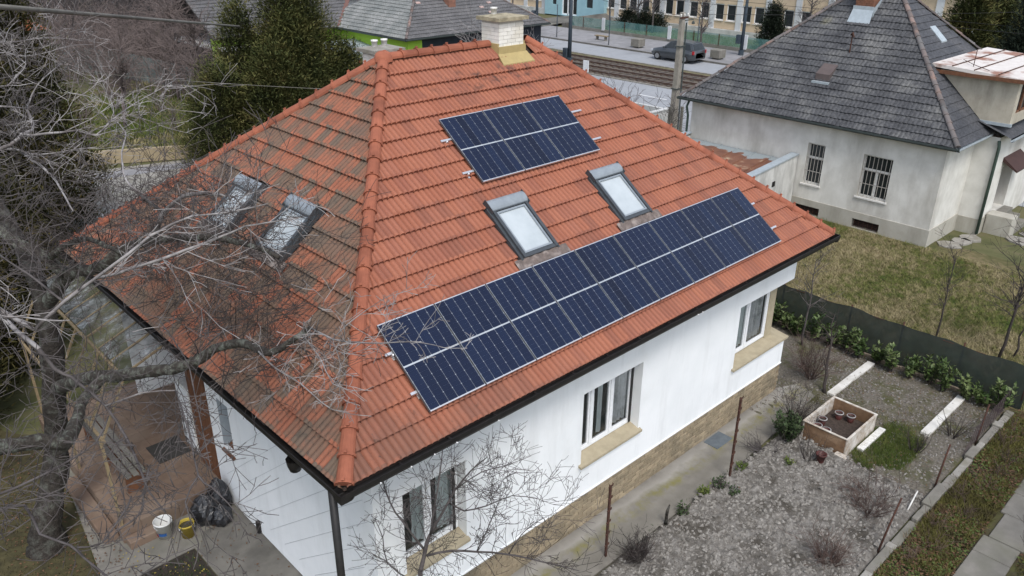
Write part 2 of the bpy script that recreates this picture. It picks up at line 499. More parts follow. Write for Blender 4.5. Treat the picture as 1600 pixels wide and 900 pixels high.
# footprints on the slopes that hide tiles or cut them away (u0, u1, s0, s1)
PANELS_F = [(1.5, 11.2, .30, 1.9), (4.9, 8.2, 3.65, 5.2)]
HOLES = {'front': [(4.72, 5.58, 2.06, 3.26), (7.40, 8.26, 2.06, 3.26), (7.62, 8.42, 6.52, 7.2)], 'left': [(D - 6.72, D - 5.88, 2.04, 3.1), (D - 4.90, D - 4.06, 2.10, 3.16)], 'right': [], 'back': []}
rng = random.Random(5)
cand, rest = [], {k: MB() for k in FACES}
for key, (F, U, a, b_, S) in FACES.items():
    k = 0
    while True:
        s0 = -.03 + k * TG
        if s0 > S - .08: break
        for j in range(int(U / TW) + 1):
            u0 = j * TW
            um, sm = u0 + TW / 2, s0 + TG / 2
            lo = lambda s: a * min(max(s, 0), S) / S
            hi = lambda s: U - b_ * min(max(s, 0), S) / S
            if u0 + TW < lo(s0) or u0 > hi(s0): continue
            if any(h0 < um < h1 and h2 < sm < h3 for h0, h1, h2, h3 in HOLES[key]): continue
            dh = rng.uniform(-.004, .004)
            cut = u0 < lo(s0 + .40) or u0 + TW > hi(s0 + .40) or s0 + .40 > S
            rows = tile_rows(u0, s0, dh)
            if cut:
                vs = [(min(max(u, lo(s)), hi(s)), min(s, S), h) for r in rows for (u, s, h) in r]
                rest[key].add(vs, TF)
            else:
                under = key == 'front' and any(p0 < um < p1 and p2 < sm < p3 for p0, p1, p2, p3 in PANELS_F)
                wp = F @ Vector((um, sm, .03))
                if key in TILE and not under:
                    cand.append(((wp - CAM).length, key, u0, s0, dh))
                else:
                    rest[key].add(sum(rows, []), TF)
        k += 1
cand.sort()
for i, (d_, key, u0, s0, dh) in enumerate(cand):
    F = FACES[key][0]
    if i < 300:
        inst('tile', TILE[key], roof, F @ T(u0, s0, dh))
    else:
        rest[key].add(sum(tile_rows(u0, s0, dh), []), TF)
for key in rest:
    o = rest[key].build('tile_field', MAT['tile_left'] if key == 'left' else MAT['tile_front'], roof, True, FACES[key][0])
    tag(o, kind='stuff')

# ridge and hip tiles: tapered half rounds with a collar at the open end
def ridge_mesh():
    m_ = MB()
    prof_ = [(0.0, .128), (.035, .130), (.04, .113), (.40, .100)]
    n = 8
    vs = []
    for x, r in prof_:
        for k in range(n + 1):
            a = math.pi * (-.06 + 1.12 * k / n)
            vs.append((x, r * math.cos(a) * 1.0, r * math.sin(a) * .92))
    r = .10
    for k in range(n + 1):
        a = math.pi * (-.06 + 1.12 * k / n)
        vs.append((0.005, r * math.cos(a), r * math.sin(a) * .92))
    fs = []
    for i in range(3):
        for k in range(n):
            fs.append((i * (n + 1) + k, (i + 1) * (n + 1) + k, (i + 1) * (n + 1) + k + 1, i * (n + 1) + k + 1))
    for k in range(n):
        fs.append((4 * (n + 1) + k, k, k + 1, 4 * (n + 1) + k + 1))
    fs.append(tuple(4 * (n + 1) + k for k in range(n, -1, -1)))
    m_.add(vs, fs)
    # mortar nib on the crown of the collar
    m_.box(.01, -.02, .112, .05, .02, .145)
    return m_.mesh('ridge_tile', MAT['ridge'], False)
RM = ridge_mesh()
def run(p0, p1, skip=None, over=.0):
    p0, p1 = Vector(p0), Vector(p1)
    d = (p1 - p0); ln = d.length; d.normalize()
    n = max(1, round(ln / .375)); st = ln / n
    y = Vector((0, 0, 1)).cross(d).normalized(); z = d.cross(y)
    for i in range(n):
        q = p0 + d * (i * st - over)
        if skip and skip(q): continue
        w = rng.uniform(-.004, .004)
        mw = Matrix(((d.x, y.x, z.x, q.x + w), (d.y, y.y, z.y, q.y), (d.z, y.z, z.z, q.z + w), (0, 0, 0, 1)))
        inst('ridge_tile', RM, roof, mw @ Matrix.Diagonal((st / .375, 1, 1, 1)))
up = .055
P1 = (A1, D / 2, ZE + H + up); P2 = (L - A2, D / 2, ZE + H + up)
run((0, 0, ZE + up), P1, over=.02); run((0, D, ZE + up), P1); run((L, 0, ZE + up), P2); run((L, D, ZE + up), P2)
run(P1, P2, skip=lambda q: q.x > 7.35 and q.x < 8.30)
mb = MB(); mb.lathe([(.18, -.06), (.17, .03), (.14, .09), (.08, .125), (0.001, .135)], 12, (P1[0], P1[1], P1[2] + .01))
mb.build('ridge_cap', MAT['ridge'], roof, True)

# gutters and fascia
def sweep(name, prof_, a, b, out, mat, parent, cap=True):
    """profile of (outward, up) swept from a to b"""
    a, b, out = Vector(a), Vector(b), Vector(out)
    m_ = MB()
    n = len(prof_)
    vs = [q + out * o_ + Vector((0, 0, u_)) for q in (a, b) for o_, u_ in prof_]
    m_.add(vs, [(i, i + 1, n + i + 1, n + i) for i in range(n - 1)])
    return m_.build(name, mat, parent)
GP = [(-.03, .02), (-.03, -.10), (.0, -.12), (.07, -.13), (.12, -.105), (.14, -.05), (.14, 0), (.155, 0), (.155, -.07), (.13, -.12), (.075, -.15), (-.01, -.145), (-.05, -.12), (-.05, .0)]
z0 = ZE + .015
g1 = sweep('gutter', GP, (-.14, 0, z0), (L + .14, 0, z0), (0, -1, 0), MAT['black_metal'], house)
g2 = sweep('gutter', GP, (0, D + .14, z0), (0, -.14, z0), (-1, 0, 0), MAT['black_metal'], house)
sweep('gutter', GP, (L, -.14, z0), (L, D + .14, z0), (1, 0, 0), MAT['black_metal'], house)
sweep('gutter', GP, (L + .14, D, z0), (-.14, D, z0), (0, 1, 0), MAT['black_metal'], house)
mb = MB(); mb.box(-.145, -.145, z0 - .135, .03, .03, z0 - .11); mb.box(-.157, -.157, z0 - .13, -.147, .0, z0 - .003); mb.box(-.147, -.157, z0 - .13, .0, -.147, z0 - .003)
mb.build('gutter_corner', MAT['black_metal'], house)
mb = MB()
mb.box(.03, .03, ZE - .2, L - .03, .06, ZE - .045); mb.box(.03, .06, ZE - .2, .06, D - .03, ZE - .045)
mb.box(.06, .06, ZE - .13, L - .06, .52, ZE - .10); mb.box(.06, .52, ZE - .13, .72, D - .06, ZE - .10)
mb.build('soffit', MAT['black_metal'], house)
MAT['clip'] = M('white_gutter_clip', (.8, .8, .8), None, 5, .5)
for x in (.45, .95, 1.35, 1.75, 2.55, 7.6, 7.75):
    mb = MB(); mb.lathe([(.001, .013), (.011, .008), (.013, 0), (.011, -.008), (.001, -.013)], 8, (x, -.155, z0 - .10)); mb.build('gutter_clip', MAT['clip'], g1)
for x in np.arange(.8, L, .85):
    mb = MB(); mb.box(x, -.16, z0 - .005, x + .025, .0, z0 + .006); mb.build('gutter_bracket', MAT['black_metal'], g1)
mb = MB(); mb.tube([(-.10, .15, z0 - .10), (-.10, .15, .05)], .055, 10)
mb.build('downpipe', MAT['black_metal'], house, True)
mb = MB(); mb.lathe([(.02, -.26), (.08, -.24), (.11, -.14), (.12, -.05)], 10, (-.08, 1.15, z0 - .1)); mb.build('gutter_hopper', MAT['black_metal'], house, True)

# walls: faces with openings and reveals
YF, XL, XR, ZP = .48, .68, 12.58, .78
def wall_panel(mb_, xs, zs, holes, P, depth, open_right=()):
    """xs, zs grid lines; holes set of (i, j); P(x, z, d) maps to world with d inward"""
    for i in range(len(xs) - 1):
        for j in range(len(zs) - 1):
            if (i, j) in holes:
                x0, x1, z0_, z1 = xs[i], xs[i + 1], zs[j], zs[j + 1]
                if (i, j - 1) not in holes: mb_.quad(P(x0, z0_, 0), P(x1, z0_, 0), P(x1, z0_, depth), P(x0, z0_, depth))
                if (i, j + 1) not in holes: mb_.quad(P(x0, z1, depth), P(x1, z1, depth), P(x1, z1, 0), P(x0, z1, 0))
                if (i - 1, j) not in holes: mb_.quad(P(x0, z0_, 0), P(x0, z0_, depth), P(x0, z1, depth), P(x0, z1, 0))
                if (i + 1, j) not in holes and (i, j) not in open_right: mb_.quad(P(x1, z0_, depth), P(x1, z0_, 0), P(x1, z1, 0), P(x1, z1, depth))
            else:
                mb_.quad(P(xs[i], zs[j], 0), P(xs[i + 1], zs[j], 0), P(xs[i + 1], zs[j + 1], 0), P(xs[i], zs[j + 1], 0))
ZS, ZT = 1.47, 3.06
xs = [XL, 1.20, 2.42, 5.20, 6.90, 10.30, XR]; zs = [ZP, ZS, ZT, ZE - .1]
mb = MB()
wall_panel(mb, xs, zs, {(1, 1), (3, 1), (5, 1)}, lambda x, z, d: (x, YF + d, z), .28, {(5, 1)})
w_front = mb.build('wall', MAT['white_render'], house)
ys = [YF, 5.20, 5.66, 6.12]; zl = [0.03, 1.45, 2.55, ZE - .1]
mb = MB()
wall_panel(mb, ys, zl, {(1, 1)}, lambda y, z, d: (XL + d, y, z), .25)
w_left = mb.build('wall', MAT['white_render'], house)
mb = MB()
mb.quad((XR, YF, ZP), (XR, D - .5, ZP), (XR, D - .5, ZS), (XR, YF, ZS)); mb.quad((XR, YF + 2.6, ZS), (XR, D - .5, ZS), (XR, D - .5, ZT), (XR, YF + 2.6, ZT))
mb.quad((XR, YF, ZT), (XR, D - .5, ZT), (XR, D - .5, ZE - .1), (XR, YF, ZE - .1)); mb.quad((XR, D - .5, 0), (XL, D - .5, 0), (XL, D - .5, ZE - .1), (XR, D - .5, ZE - .1))
mb.quad((10.3, YF, ZT), (XR, YF, ZT), (XR, YF + .6, ZT + .002), (10.3, YF + .6, ZT + .002))
mb.build('wall', MAT['white_render'], house)
# recessed beige corner pier beside the third window
mb = MB(); mb.box(12.02, YF + .24, ZS, 12.30, YF + .62, ZT); mb.box(12.26, YF + .62, ZS, 12.30, YF + 2.6, ZT)
mb.build('corner_pier', MAT['beige'], house)
# dark rooms behind the openings
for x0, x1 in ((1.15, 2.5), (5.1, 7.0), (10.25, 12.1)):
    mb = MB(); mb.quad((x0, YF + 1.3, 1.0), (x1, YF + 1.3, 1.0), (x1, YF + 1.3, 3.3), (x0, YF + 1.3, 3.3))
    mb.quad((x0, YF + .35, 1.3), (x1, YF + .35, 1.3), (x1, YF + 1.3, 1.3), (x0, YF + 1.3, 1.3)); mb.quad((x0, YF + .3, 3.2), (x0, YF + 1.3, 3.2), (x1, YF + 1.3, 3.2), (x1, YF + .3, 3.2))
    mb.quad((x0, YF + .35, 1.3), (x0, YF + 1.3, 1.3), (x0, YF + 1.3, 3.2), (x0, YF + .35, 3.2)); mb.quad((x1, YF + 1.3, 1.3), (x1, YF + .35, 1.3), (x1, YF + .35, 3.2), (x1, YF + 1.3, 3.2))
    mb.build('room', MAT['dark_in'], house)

def curtain(x0, x1, z0_, z1, y, mat, parent):
    m_ = MB()
    n = int((x1 - x0) / .025)
    for i in range(n):
        q = lambda k: y + .022 * math.sin(k * 1.35) + .012 * math.sin(k * .53)
        a, b2 = x0 + (x1 - x0) * i / n, x0 + (x1 - x0) * (i + 1) / n
        m_.quad((a, q(i), z0_), (b2, q(i + 1), z0_), (b2, q(i + 1), z1), (a, q(i), z1))
    return m_.build('curtain', mat, parent, True)

def casement(x0, x1, z0_, z1, y, muls, curtains, frame_w=.055, top_box=None):
    """window in a wall facing -y: outer frame, mullions, sashes with panes"""
    m_ = MB()
    fw = frame_w
    m_.box(x0, y, z0_, x0 + fw, y + .07, z1); m_.box(x1 - fw, y, z0_, x1, y + .07, z1)
    m_.box(x0 + fw, y, z0_, x1 - fw, y + .07, z0_ + fw); m_.box(x0 + fw, y, z1 - fw, x1 - fw, y + .07, z1)
    w = m_.build('window', MAT['white_pvc'], house)
    edges = [x0 + fw] + muls + [x1 - fw]
    for q in muls:
        k = MB(); k.box(q - .035, y - .012, z0_ + fw, q + .035, y + .06, z1 - fw); k.build('mullion', MAT['white_pvc'], w)
    for i in range(len(edges) - 1):
        a, b2 = edges[i] + (.035 if i else 0), edges[i + 1] - (.035 if i < len(edges) - 2 else 0)
        k = MB(); s = .042
        k.box(a + .004, y + .008, z0_ + fw + .004, a + s, y + .055, z1 - fw - .004); k.box(b2 - s, y + .008, z0_ + fw + .004, b2 - .004, y + .055, z1 - fw - .004)
        k.box(a + s, y + .008, z0_ + fw + .004, b2 - s, y + .055, z0_ + fw + s); k.box(a + s, y + .008, z1 - fw - s, b2 - s, y + .055, z1 - fw - .004)
        k.build('sash', MAT['white_pvc'], w)
        k = MB(); k.quad((a + s, y + .03, z0_ + fw + s), (b2 - s, y + .03, z0_ + fw + s), (b2 - s, y + .03, z1 - fw - s), (a + s, y + .03, z1 - fw - s)); k.build('pane', MAT['glass'], w)
    for a, b2, mat in curtains: curtain(a, b2, z0_ + .12, z1 - .05, y + .075, mat, w)
    return w
def sill(x0, x1, y0, y1, zt, zo):
    m_ = MB(); t_ = .05
    vs = [(x0, y1, zt), (x1, y1, zt), (x1, y0, zo), (x0, y0, zo), (x0, y1, zt - t_), (x1, y1, zt - t_), (x1, y0, zo - t_), (x0, y0, zo - t_)]
    m_.add(vs, [(3, 2, 1, 0), (4, 5, 6, 7), (0, 1, 5, 4), (1, 2, 6, 5), (2, 3, 7, 6), (3, 0, 4, 7)])
    m_.build('window_sill', MAT['beige'], house)
wy = YF + .20
casement(1.22, 2.40, 1.62, 3.02, wy, [1.80], [(1.52, 1.76, MAT['curtain']), (2.02, 2.34, MAT['curtain'])])
casement(5.22, 6.88, 1.62, 3.05, wy, [5.66, 6.24], [(5.27, 5.42, MAT['curtain']), (5.92, 6.08, MAT['curtain']), (6.28, 6.85, MAT['curtain_grey'])])
casement(10.32, 12.02, 1.62, 3.05, wy + .06, [11.14], [(10.38, 11.1, MAT['curtain']), (11.18, 11.9, MAT['curtain_grey'])])
sill(1.15, 2.44, YF - .07, wy + .02, 1.60, 1.52); sill(5.14, 6.95, YF - .07, wy + .02, 1.60, 1.52); sill(10.24, XR + .06, YF - .07, wy + .3, 1.61, 1.53)
mb = MB(); mb.box(2.28, wy - .03, 1.64, 2.33, wy - .012, 3.0); mb.build('shutter_rail', MAT['black_metal'], house)
mb = MB(); mb.box(6.80, wy - .03, 1.64, 6.85, wy - .012, 3.04); mb.build('shutter_rail', MAT['black_metal'], house)
mb = MB(); mb.box(1.21, wy - .06, 2.96, 2.41, wy - .005, 3.055); mb.build('shutter_box', MAT['brown_wood'], house)
# small window in the left wall with a brown sloping sill
mb = MB(); mb.box(XL + .2, 5.20, 1.45, XL + .26, 5.66, 2.55); w = mb.build('window', MAT['white_pvc'], house)
mb = MB(); mb.box(XL + .19, 5.25, 1.52, XL + .2, 5.61, 2.5); mb.build('pane', M('frosted_pane', (.40, .44, .47), (.34, .38, .41), 3, .25), w)
mb = MB(); mb.add([(XL - .05, 5.18, 1.40), (XL - .05, 5.68, 1.40), (XL + .2, 5.66, 1.50), (XL + .2, 5.20, 1.50), (XL - .05, 5.18, 1.37), (XL - .05, 5.68, 1.37), (XL + .2, 5.66, 1.44), (XL + .2, 5.20, 1.44)], [(0, 3, 2, 1), (4, 5, 6, 7), (0, 1, 5, 4), (1, 2, 6, 5), (2, 3, 7, 6), (3, 0, 4, 7)])
mb.build('window_sill', MAT['brown_wood'], house)
mb = MB(); mb.box(XL + .002, 5.645, 1.47, XL + .2, 5.657, 2.545); mb.build('reveal_shade', M('blue_grey_reveal_shade', (.34, .375, .40), (.28, .31, .335), 5, .8), w)  # thin added box, its blue-grey standing in for shade on the white reveal
# thin grey slanting lines across the left wall
MAT['slant_line'] = M('wall_slant_line', (.50, .51, .52), None, 4, .95)
for i in range(13):
    y0 = 7.1 - i * .52
    pts = []
    for q in np.linspace(0, 1, 12):
        y, z = y0 - q * 4.6, .05 + q * 3.75
        if YF + .01 < y < 6.1 and .05 < z < ZE - .2 and not (5.1 < y < 5.75 and 1.3 < z < 2.65): pts.append((XL - .001, y, z))
    if len(pts) > 1:
        mb = MB()
        for a, b2 in zip(pts[:-1], pts[1:]):
            mb.bar(a, b2, .006, .014, (1, 0, 0))
        mb.build('wall_slant_line', MAT['slant_line'], w_left)
# brick plinth
mb = MB(); mb.box(XL + .02, YF + .004, -.02, XR - .02, YF + .3, ZP + .02); mb.box(XR - .3, YF + .3, -.02, XR - .004, D - .5, ZP)
plinth = mb.build('plinth', MAT['mortar_beige'], house)
tag(plinth, 'beige brick plinth at the foot of the front wall')
bm_ = MB(); bm_.cbox(0, -.012, 0, .238, .01, .068, .004); BR = bm_.mesh('brick', MAT['brick_beige'])
more = MB(); cnt = 0
cells = []
for r in range(9):
    for j in range(-1, 48):
        x = XL + .02 + j * .25 + (.125 if r % 2 else 0)
        if x < XL + .02 or x + .238 > XR: continue
        cells.append((abs(x - 8.8), x, .02 + r * .083))
cells.sort()
for i, (_, x, z) in enumerate(cells):
    if i < 300: inst('brick', BR, plinth, T(x, YF + rng.uniform(-.003, .003), z))
    else: more.cbox(x, YF - .012, z, x + .238, YF + .01, z + .068, .004)
tag(more.build('brick_field', MAT['brick_beige'], plinth), kind='stuff')
mb = MB(); mb.box(XL - .02, YF - .02, ZP - .005, XR + .01, YF + .0, ZP + .02); mb.build('drip_edge', MAT['white_render'], house)

# ---- chimneys
MAT['white_brick'] = M('whitewashed_brick', (.74, .72, .67), (.66, .64, .58), 8, .9, .35, 70, rnd=.06, c3=(.60, .56, .47), s3=1.5)
MAT['white_mortar'] = M('grey_mortar', (.50, .48, .44), None, 8, .95)
MAT['cap_conc'] = M('lichen_concrete', (.38, .335, .235), (.28, .24, .165), 9, .95, .5, 50, .01, c3=(.20, .175, .12), s3=5)
MAT['ochre'] = M('ochre_flashing', (.40, .31, .14), (.34, .265, .12), 7, .7, .1, 40)
def chimney(x0, x1, y0, y1, zb, zt, label, cap_over, flues, cap_mat):
    m_ = MB(); e = .01
    m_.box(x0 + e, y0 + e, zb, x1 - e, y1 - e, zt)
    ch = m_.build('chimney', MAT['white_mortar'], house); tag(ch, label)
    bh, n = .078, int((zt - zb) / .078)
    for r in range(n):
        z = zb + r * bh
        for (a0, a1, f) in ((x0, x1, lambda a, b2: (a, y0, b2, y0 + .03)), (x0, x1, lambda a, b2: (a, y1 - .03, b2, y1)), (y0, y1, lambda a, b2: (x0, a, x0 + .03, b2)), (y0, y1, lambda a, b2: (x1 - .03, a, x1, b2))):
            nb = max(2, round((a1 - a0) / .23)); st = (a1 - a0) / nb
            off = st / 2 if r % 2 else 0
            for j in range(nb + 1):
                p, q = max(a0, a0 + j * st - off), min(a1, a0 + (j + 1) * st - off)
                if q - p < .03: continue
                X0, Y0, X1, Y1 = f(p + .004, q - .004)
                k = MB(); k.box(X0, Y0, z + .003, X1, Y1, z + bh - .004); k.build('brick', MAT['white_brick'], ch)
    k = MB(); o = cap_over
    k.box(x0 - o, y0 - o, zt, x1 + o, y1 + o, zt + .07)
    xm, ym = (x0 + x1) / 2, (y0 + y1) / 2
    k.add([(x0 - o + .01, y0 - o + .01, zt + .071), (x1 + o - .01, y0 - o + .01, zt + .071), (x1 + o - .01, y1 + o - .01, zt + .071), (x0 - o + .01, y1 + o - .01, zt + .071), (xm, ym, zt + .12)], [(0, 1, 4), (1, 2, 4), (2, 3, 4), (3, 0, 4)])
    k.build('chimney_cap', cap_mat, ch)
    for fx, fy in flues:
        k = MB(); k.lathe([(.06, .05), (.062, .20), (.075, .20), (.075, .235), (.05, .235), (.045, .1)], 12, (fx, fy, zt)); k.build('flue', MAT['white_paint'], ch, True)
    return ch
c1 = chimney(7.50, 8.20, 5.20, 5.74, 8.2, 8.80, 'whitewashed brick chimney with ochre flashing at the ridge', .08, [(7.72, 5.6)], MAT['cap_conc'])
mb = MB()
mb.box(7.46, 5.165, 7.9, 8.24, 5.2, 8.30); mb.box(7.46, 5.2, 8.0, 7.5, 5.78, 8.36); mb.box(8.2, 5.2, 8.0, 8.24, 5.78, 8.36)
mb.add([(7.40, 4.95, 7.985), (8.30, 4.95, 7.985), (8.26, 5.16, 8.16), (7.44, 5.16, 8.16), (7.40, 4.95, 7.945), (8.30, 4.95, 7.945), (8.26, 5.16, 7.9), (7.44, 5.16, 7.9)], [(0, 1, 2, 3), (0, 4, 5, 1), (1, 5, 6, 2), (3, 7, 4, 0)])
mb.build('flashing', MAT['ochre'], c1)
c2 = chimney(5.74, 6.36, 7.10, 7.60, 6.9, 8.12, 'grey capped white brick chimney behind the ridge apex', 0.09, [(5.93, 7.4), (6.18, 7.4)], MAT['concrete_light'])

# ---- roof windows
MAT['sky_frame'] = M('grey_roof_window_cladding', (.055, .063, .07), (.042, .048, .054), 12, .4, metal=.0, spec=.5)
MAT['sky_cover'] = M('roller_shutter_box', (.24, .27, .295), (.20, .225, .25), 8, .4, metal=.0, spec=.5)
MAT['lead'] = M('mossy_lead_apron', (.17, .135, .12), (.105, .085, .075), 16, .85, .6, 40, .02, c3=(.26, .22, .2), s3=6)
def pane_mat():
    m, t, b = nt('roof_window_pane_blind_and_sky')
    t.links.new(ramp(t, [(.35, (.45, .49, .505)), (.7, (.38, .42, .435))], noise(t, 2.5, 3)).outputs[0], b.inputs['Base Color'])  # pale colour: closed blind, with the white sky reflection painted in
    b.inputs['Roughness'].default_value = .12
    b.inputs['Specular IOR Level'].default_value = .7
    b.inputs['Coat Weight'].default_value = 1.0
    b.inputs['Coat Roughness'].default_value = .02
    return m
MAT['sky_pane'] = pane_mat()
def roof_window(F, u0, u1, s0, s1, label, apron=True):
    X = lambda m_, name, mat, par, sm=False: m_.build(name, mat, par, sm, F)
    m_ = MB(); t_ = .065; h = .165
    m_.box(u0, s0, 0, u0 + t_, s1, h); m_.box(u1 - t_, s0, 0, u1, s1, h); m_.box(u0 + t_, s0, 0, u1 - t_, s0 + t_, h - .01); m_.box(u0 + t_, s1 - .12, 0, u1 - t_, s1, h)
    w_ = X(m_, 'roof_window', MAT['sky_frame'], house); tag(w_, label)
    m_ = MB(); a, g = u0 + t_ + .012, .035
    b2, c_, d_ = u1 - t_ - .012, s0 + t_ + .012, s1 - .13
    m_.box(a, c_, .06, a + g, d_, .145); m_.box(b2 - g, c_, .06, b2, d_, .145); m_.box(a + g, c_, .06, b2 - g, c_ + g, .145); m_.box(a + g, d_ - g, .06, b2 - g, d_, .145)
    X(m_, 'sash', MAT['sky_cover'], w_)
    m_ = MB(); m_.box(a + g, c_ + g, .06, b2 - g, d_ - g, .115); X(m_, 'pane', MAT['sky_pane'], w_)
    # roller shutter box: rounded hood across the head
    m_ = MB(); n = 10
    pr = [(-.12 + .0, .13)] + [(-.10 + .13 - .13 * math.cos(q), .12 + .088 * math.sin(q)) for q in np.linspace(0, math.pi, n)] + [(.16, .0), (-.10, .0)]
    vs = [(u, s1 - .02 + p, z) for u in (u0 - .02, u1 + .02) for p, z in pr]
    k = len(pr)
    m_.add(vs, [(i, (i + 1) % k, k + (i + 1) % k, k + i) for i in range(k)] + [tuple(range(k - 1, -1, -1)), tuple(range(k, 2 * k))])
    X(m_, 'shutter_box', MAT['sky_cover'], w_)
    for u in (u0 - .026, u1 + .02):
        m_ = MB(); m_.box(u, s1 - .14, .02, u + .006, s1 + .14, .20); X(m_, 'end_cap', MAT['sky_frame'], w_)
    # cladding gutters along the sides and apron dressed over the tiles
    for q0, q1 in ((u0 - .05, u0), (u1, u1 + .05)): m_ = MB(); m_.box(q0, s0 - .02, .035, q1, s1, .115); X(m_, 'side_flashing', MAT['sky_frame'], w_)
    if apron:
        m_ = MB(); nu = 24
        for i in range(nu):
            p, q = u0 - .22 + (u1 - u0 + .44) * i / nu, u0 - .22 + (u1 - u0 + .44) * (i + 1) / nu
            w1, w2 = .014 * math.sin(i * 1.5), .014 * math.sin((i + 1) * 1.5)
            m_.quad((p, s0 - .17, .112 + w1), (q, s0 - .17, .112 + w2), (q, s0 + .01, .118 + w2), (p, s0 + .01, .118 + w1))
        X(m_, 'apron_flashing', MAT['lead'], w_, True)
    return w_
roof_window(FR, 4.73, 5.57, 2.06, 3.18, 'roof window on the front slope, nearer the hip')
roof_window(FR, 7.41, 8.25, 2.06, 3.18, 'roof window on the front slope, nearer the chimney side')
roof_window(FL, D - 6.72, D - 5.88, 2.04, 3.02, 'roof window on the mossy left slope, farther from the hip')
roof_window(FL, D - 4.90, D - 4.06, 2.10, 3.08, 'roof window on the mossy left slope, nearer the hip')

# ---- solar panels
def cell_mat():
    m, t, b = nt('monocrystalline_cell')
    oi = t.nodes.new('ShaderNodeObjectInfo')
    c_ = ramp(t, [(0, (.005, .008, .021)), (.12, (.006, .011, .030)), (.6, (.007, .013, .036)), (1, (.008, .016, .043))], oi.outputs['Random']).outputs[0]
    c_ = mixc(t, math_(t, 'MULTIPLY', noise(t, 6, 3), .35), c_, (.012, .014, .03))
    t.links.new(c_, b.inputs['Base Color'])
    b.inputs['Roughness'].default_value = .22
    b.inputs['Specular IOR Level'].default_value = .25
    b.inputs['Coat Weight'].default_value = .12
    b.inputs['Coat Roughness'].default_value = .08
    return m
MAT['cell'] = cell_mat()
MAT['backsheet'] = M('panel_backsheet', (.40, .43, .47), None, 6, .5, spec=.4)
PW, PHt, GAP = 1.040, 1.500, .018
cw = (PW - .020) / 6
def strip_mesh():
    m_ = MB(); n = 9; hh = (PHt / 2 - .030) / n; c_ = .008; gx = .0018; gy = .0002
    for i in range(n):
        x0, x1, y0, y1 = gx, cw - gx, i * hh + gy, (i + 1) * hh - gy
        if i % 2 == 0: pts = [(x0 + c_, y0), (x1 - c_, y0), (x1, y0 + c_), (x1, y1), (x0, y1), (x0, y0 + c_)]
        else: pts = [(x0, y0), (x1, y0), (x1, y1 - c_), (x1 - c_, y1), (x0 + c_, y1), (x0, y1 - c_)]
        m_.poly([(x, y, 0) for x, y in pts])
    return m_.mesh('cell_strip', MAT['cell'])
SM = strip_mesh()
fm = MB(); fw, fh = .011, .035
fs_ = .0035
fm.box(fs_, 0, -fh, PW - fs_, fw + .004, .004)
fm2 = MB(); fm2.box(fs_, PHt - fw - .004, -fh, PW - fs_, PHt, .004); FM2 = fm2.mesh('frame', MAT['alu'])
FM = fm.mesh('frame', MAT['alu'])
SB = []
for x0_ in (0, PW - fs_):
    q_ = MB(); q_.box(x0_, 0, -fh, x0_ + fs_, PHt, .003); SB.append(q_.mesh('frame_side', MAT['gap_shade']))
bmh = MB(); bmh.box(.007, fw + .004, -.008, PW - .007, PHt - fw - .004, -.001); BMm = bmh.mesh('backsheet', MAT['backsheet'])
def panel(u, s, label, group):
    mw = FR @ T(u, s, .165)
    o = bpy.data.objects.new('solar_panel', None); link(o, None, mw); tag(o, label, 'solar panel', group)
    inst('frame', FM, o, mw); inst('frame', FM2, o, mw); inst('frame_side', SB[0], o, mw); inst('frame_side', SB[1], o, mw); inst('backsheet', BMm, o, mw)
    for half in range(2):
        for k in range(6):
            inst('cell_strip', SM, o, mw @ T(.010 + k * cw, .020 + half * (PHt / 2 - .005), .0008))
    return o
ORD = ['leftmost', 'second', 'third', 'fourth', 'middle', 'fourth from right', 'third from right', 'second from right', 'rightmost']
for i in range(9):
    lab = {0: 'leftmost solar panel of the long row above the eave', 8: 'rightmost solar panel of the long row above the eave', 4: 'middle solar panel of the nine in the long row above the eave'}.get(i)
    if lab is None:
        lab = ('solar panel in the long row above the eave, %s from its left end' % ['', 'second', 'third', 'fourth'][i]) if i < 4 else ('solar panel in the long row above the eave, %s from its right end' % ['fourth', 'third', 'second'][i - 5])
    panel(1.5688 + i * 1.058, .3607, lab, 'solar panels in the long lower row')
for i, w_ in enumerate(('left', 'middle', 'right')):
    panel(4.953 + i * 1.058, 3.693, 'solar panel at the %s of the three high on the front slope' % w_, 'solar panels in the short upper row')
def rail(u0, u1, s, label):
    m_ = MB(); m_.box(u0, s - .02, .106, u1, s + .02, .128)
    r_ = tag(m_.build('mounting_rail', MAT['alu'], None, False, FR), label, 'mounting rail', 'solar mounting rails')
    for u in np.arange(u0 + .12, u1, 1.06):
        k = MB(); k.box(u - .02, s - .05, .06, u + .02, s - .021, .12); k.box(u - .02, s - .10, .06, u + .02, s - .05, .075)
        k.lathe([(.001, .02), (.014, .015), (.014, 0)], 8, (u, s - .035, .12)); k.build('roof_hook', MAT['alu'], r_, False, FR)
rail(4.72, 8.46, 4.75, 'silver mounting rail with ends showing, higher of two under the three-panel array')
rail(4.70, 8.42, 3.99, 'silver mounting rail with ends showing, lower of two under the three-panel array')
rail(1.45, 11.26, 1.40, 'silver mounting rail with ends showing, higher of two under the long panel row')
rail(1.47, 11.34, .72, 'silver mounting rail with ends showing, lower of two under the long panel row')
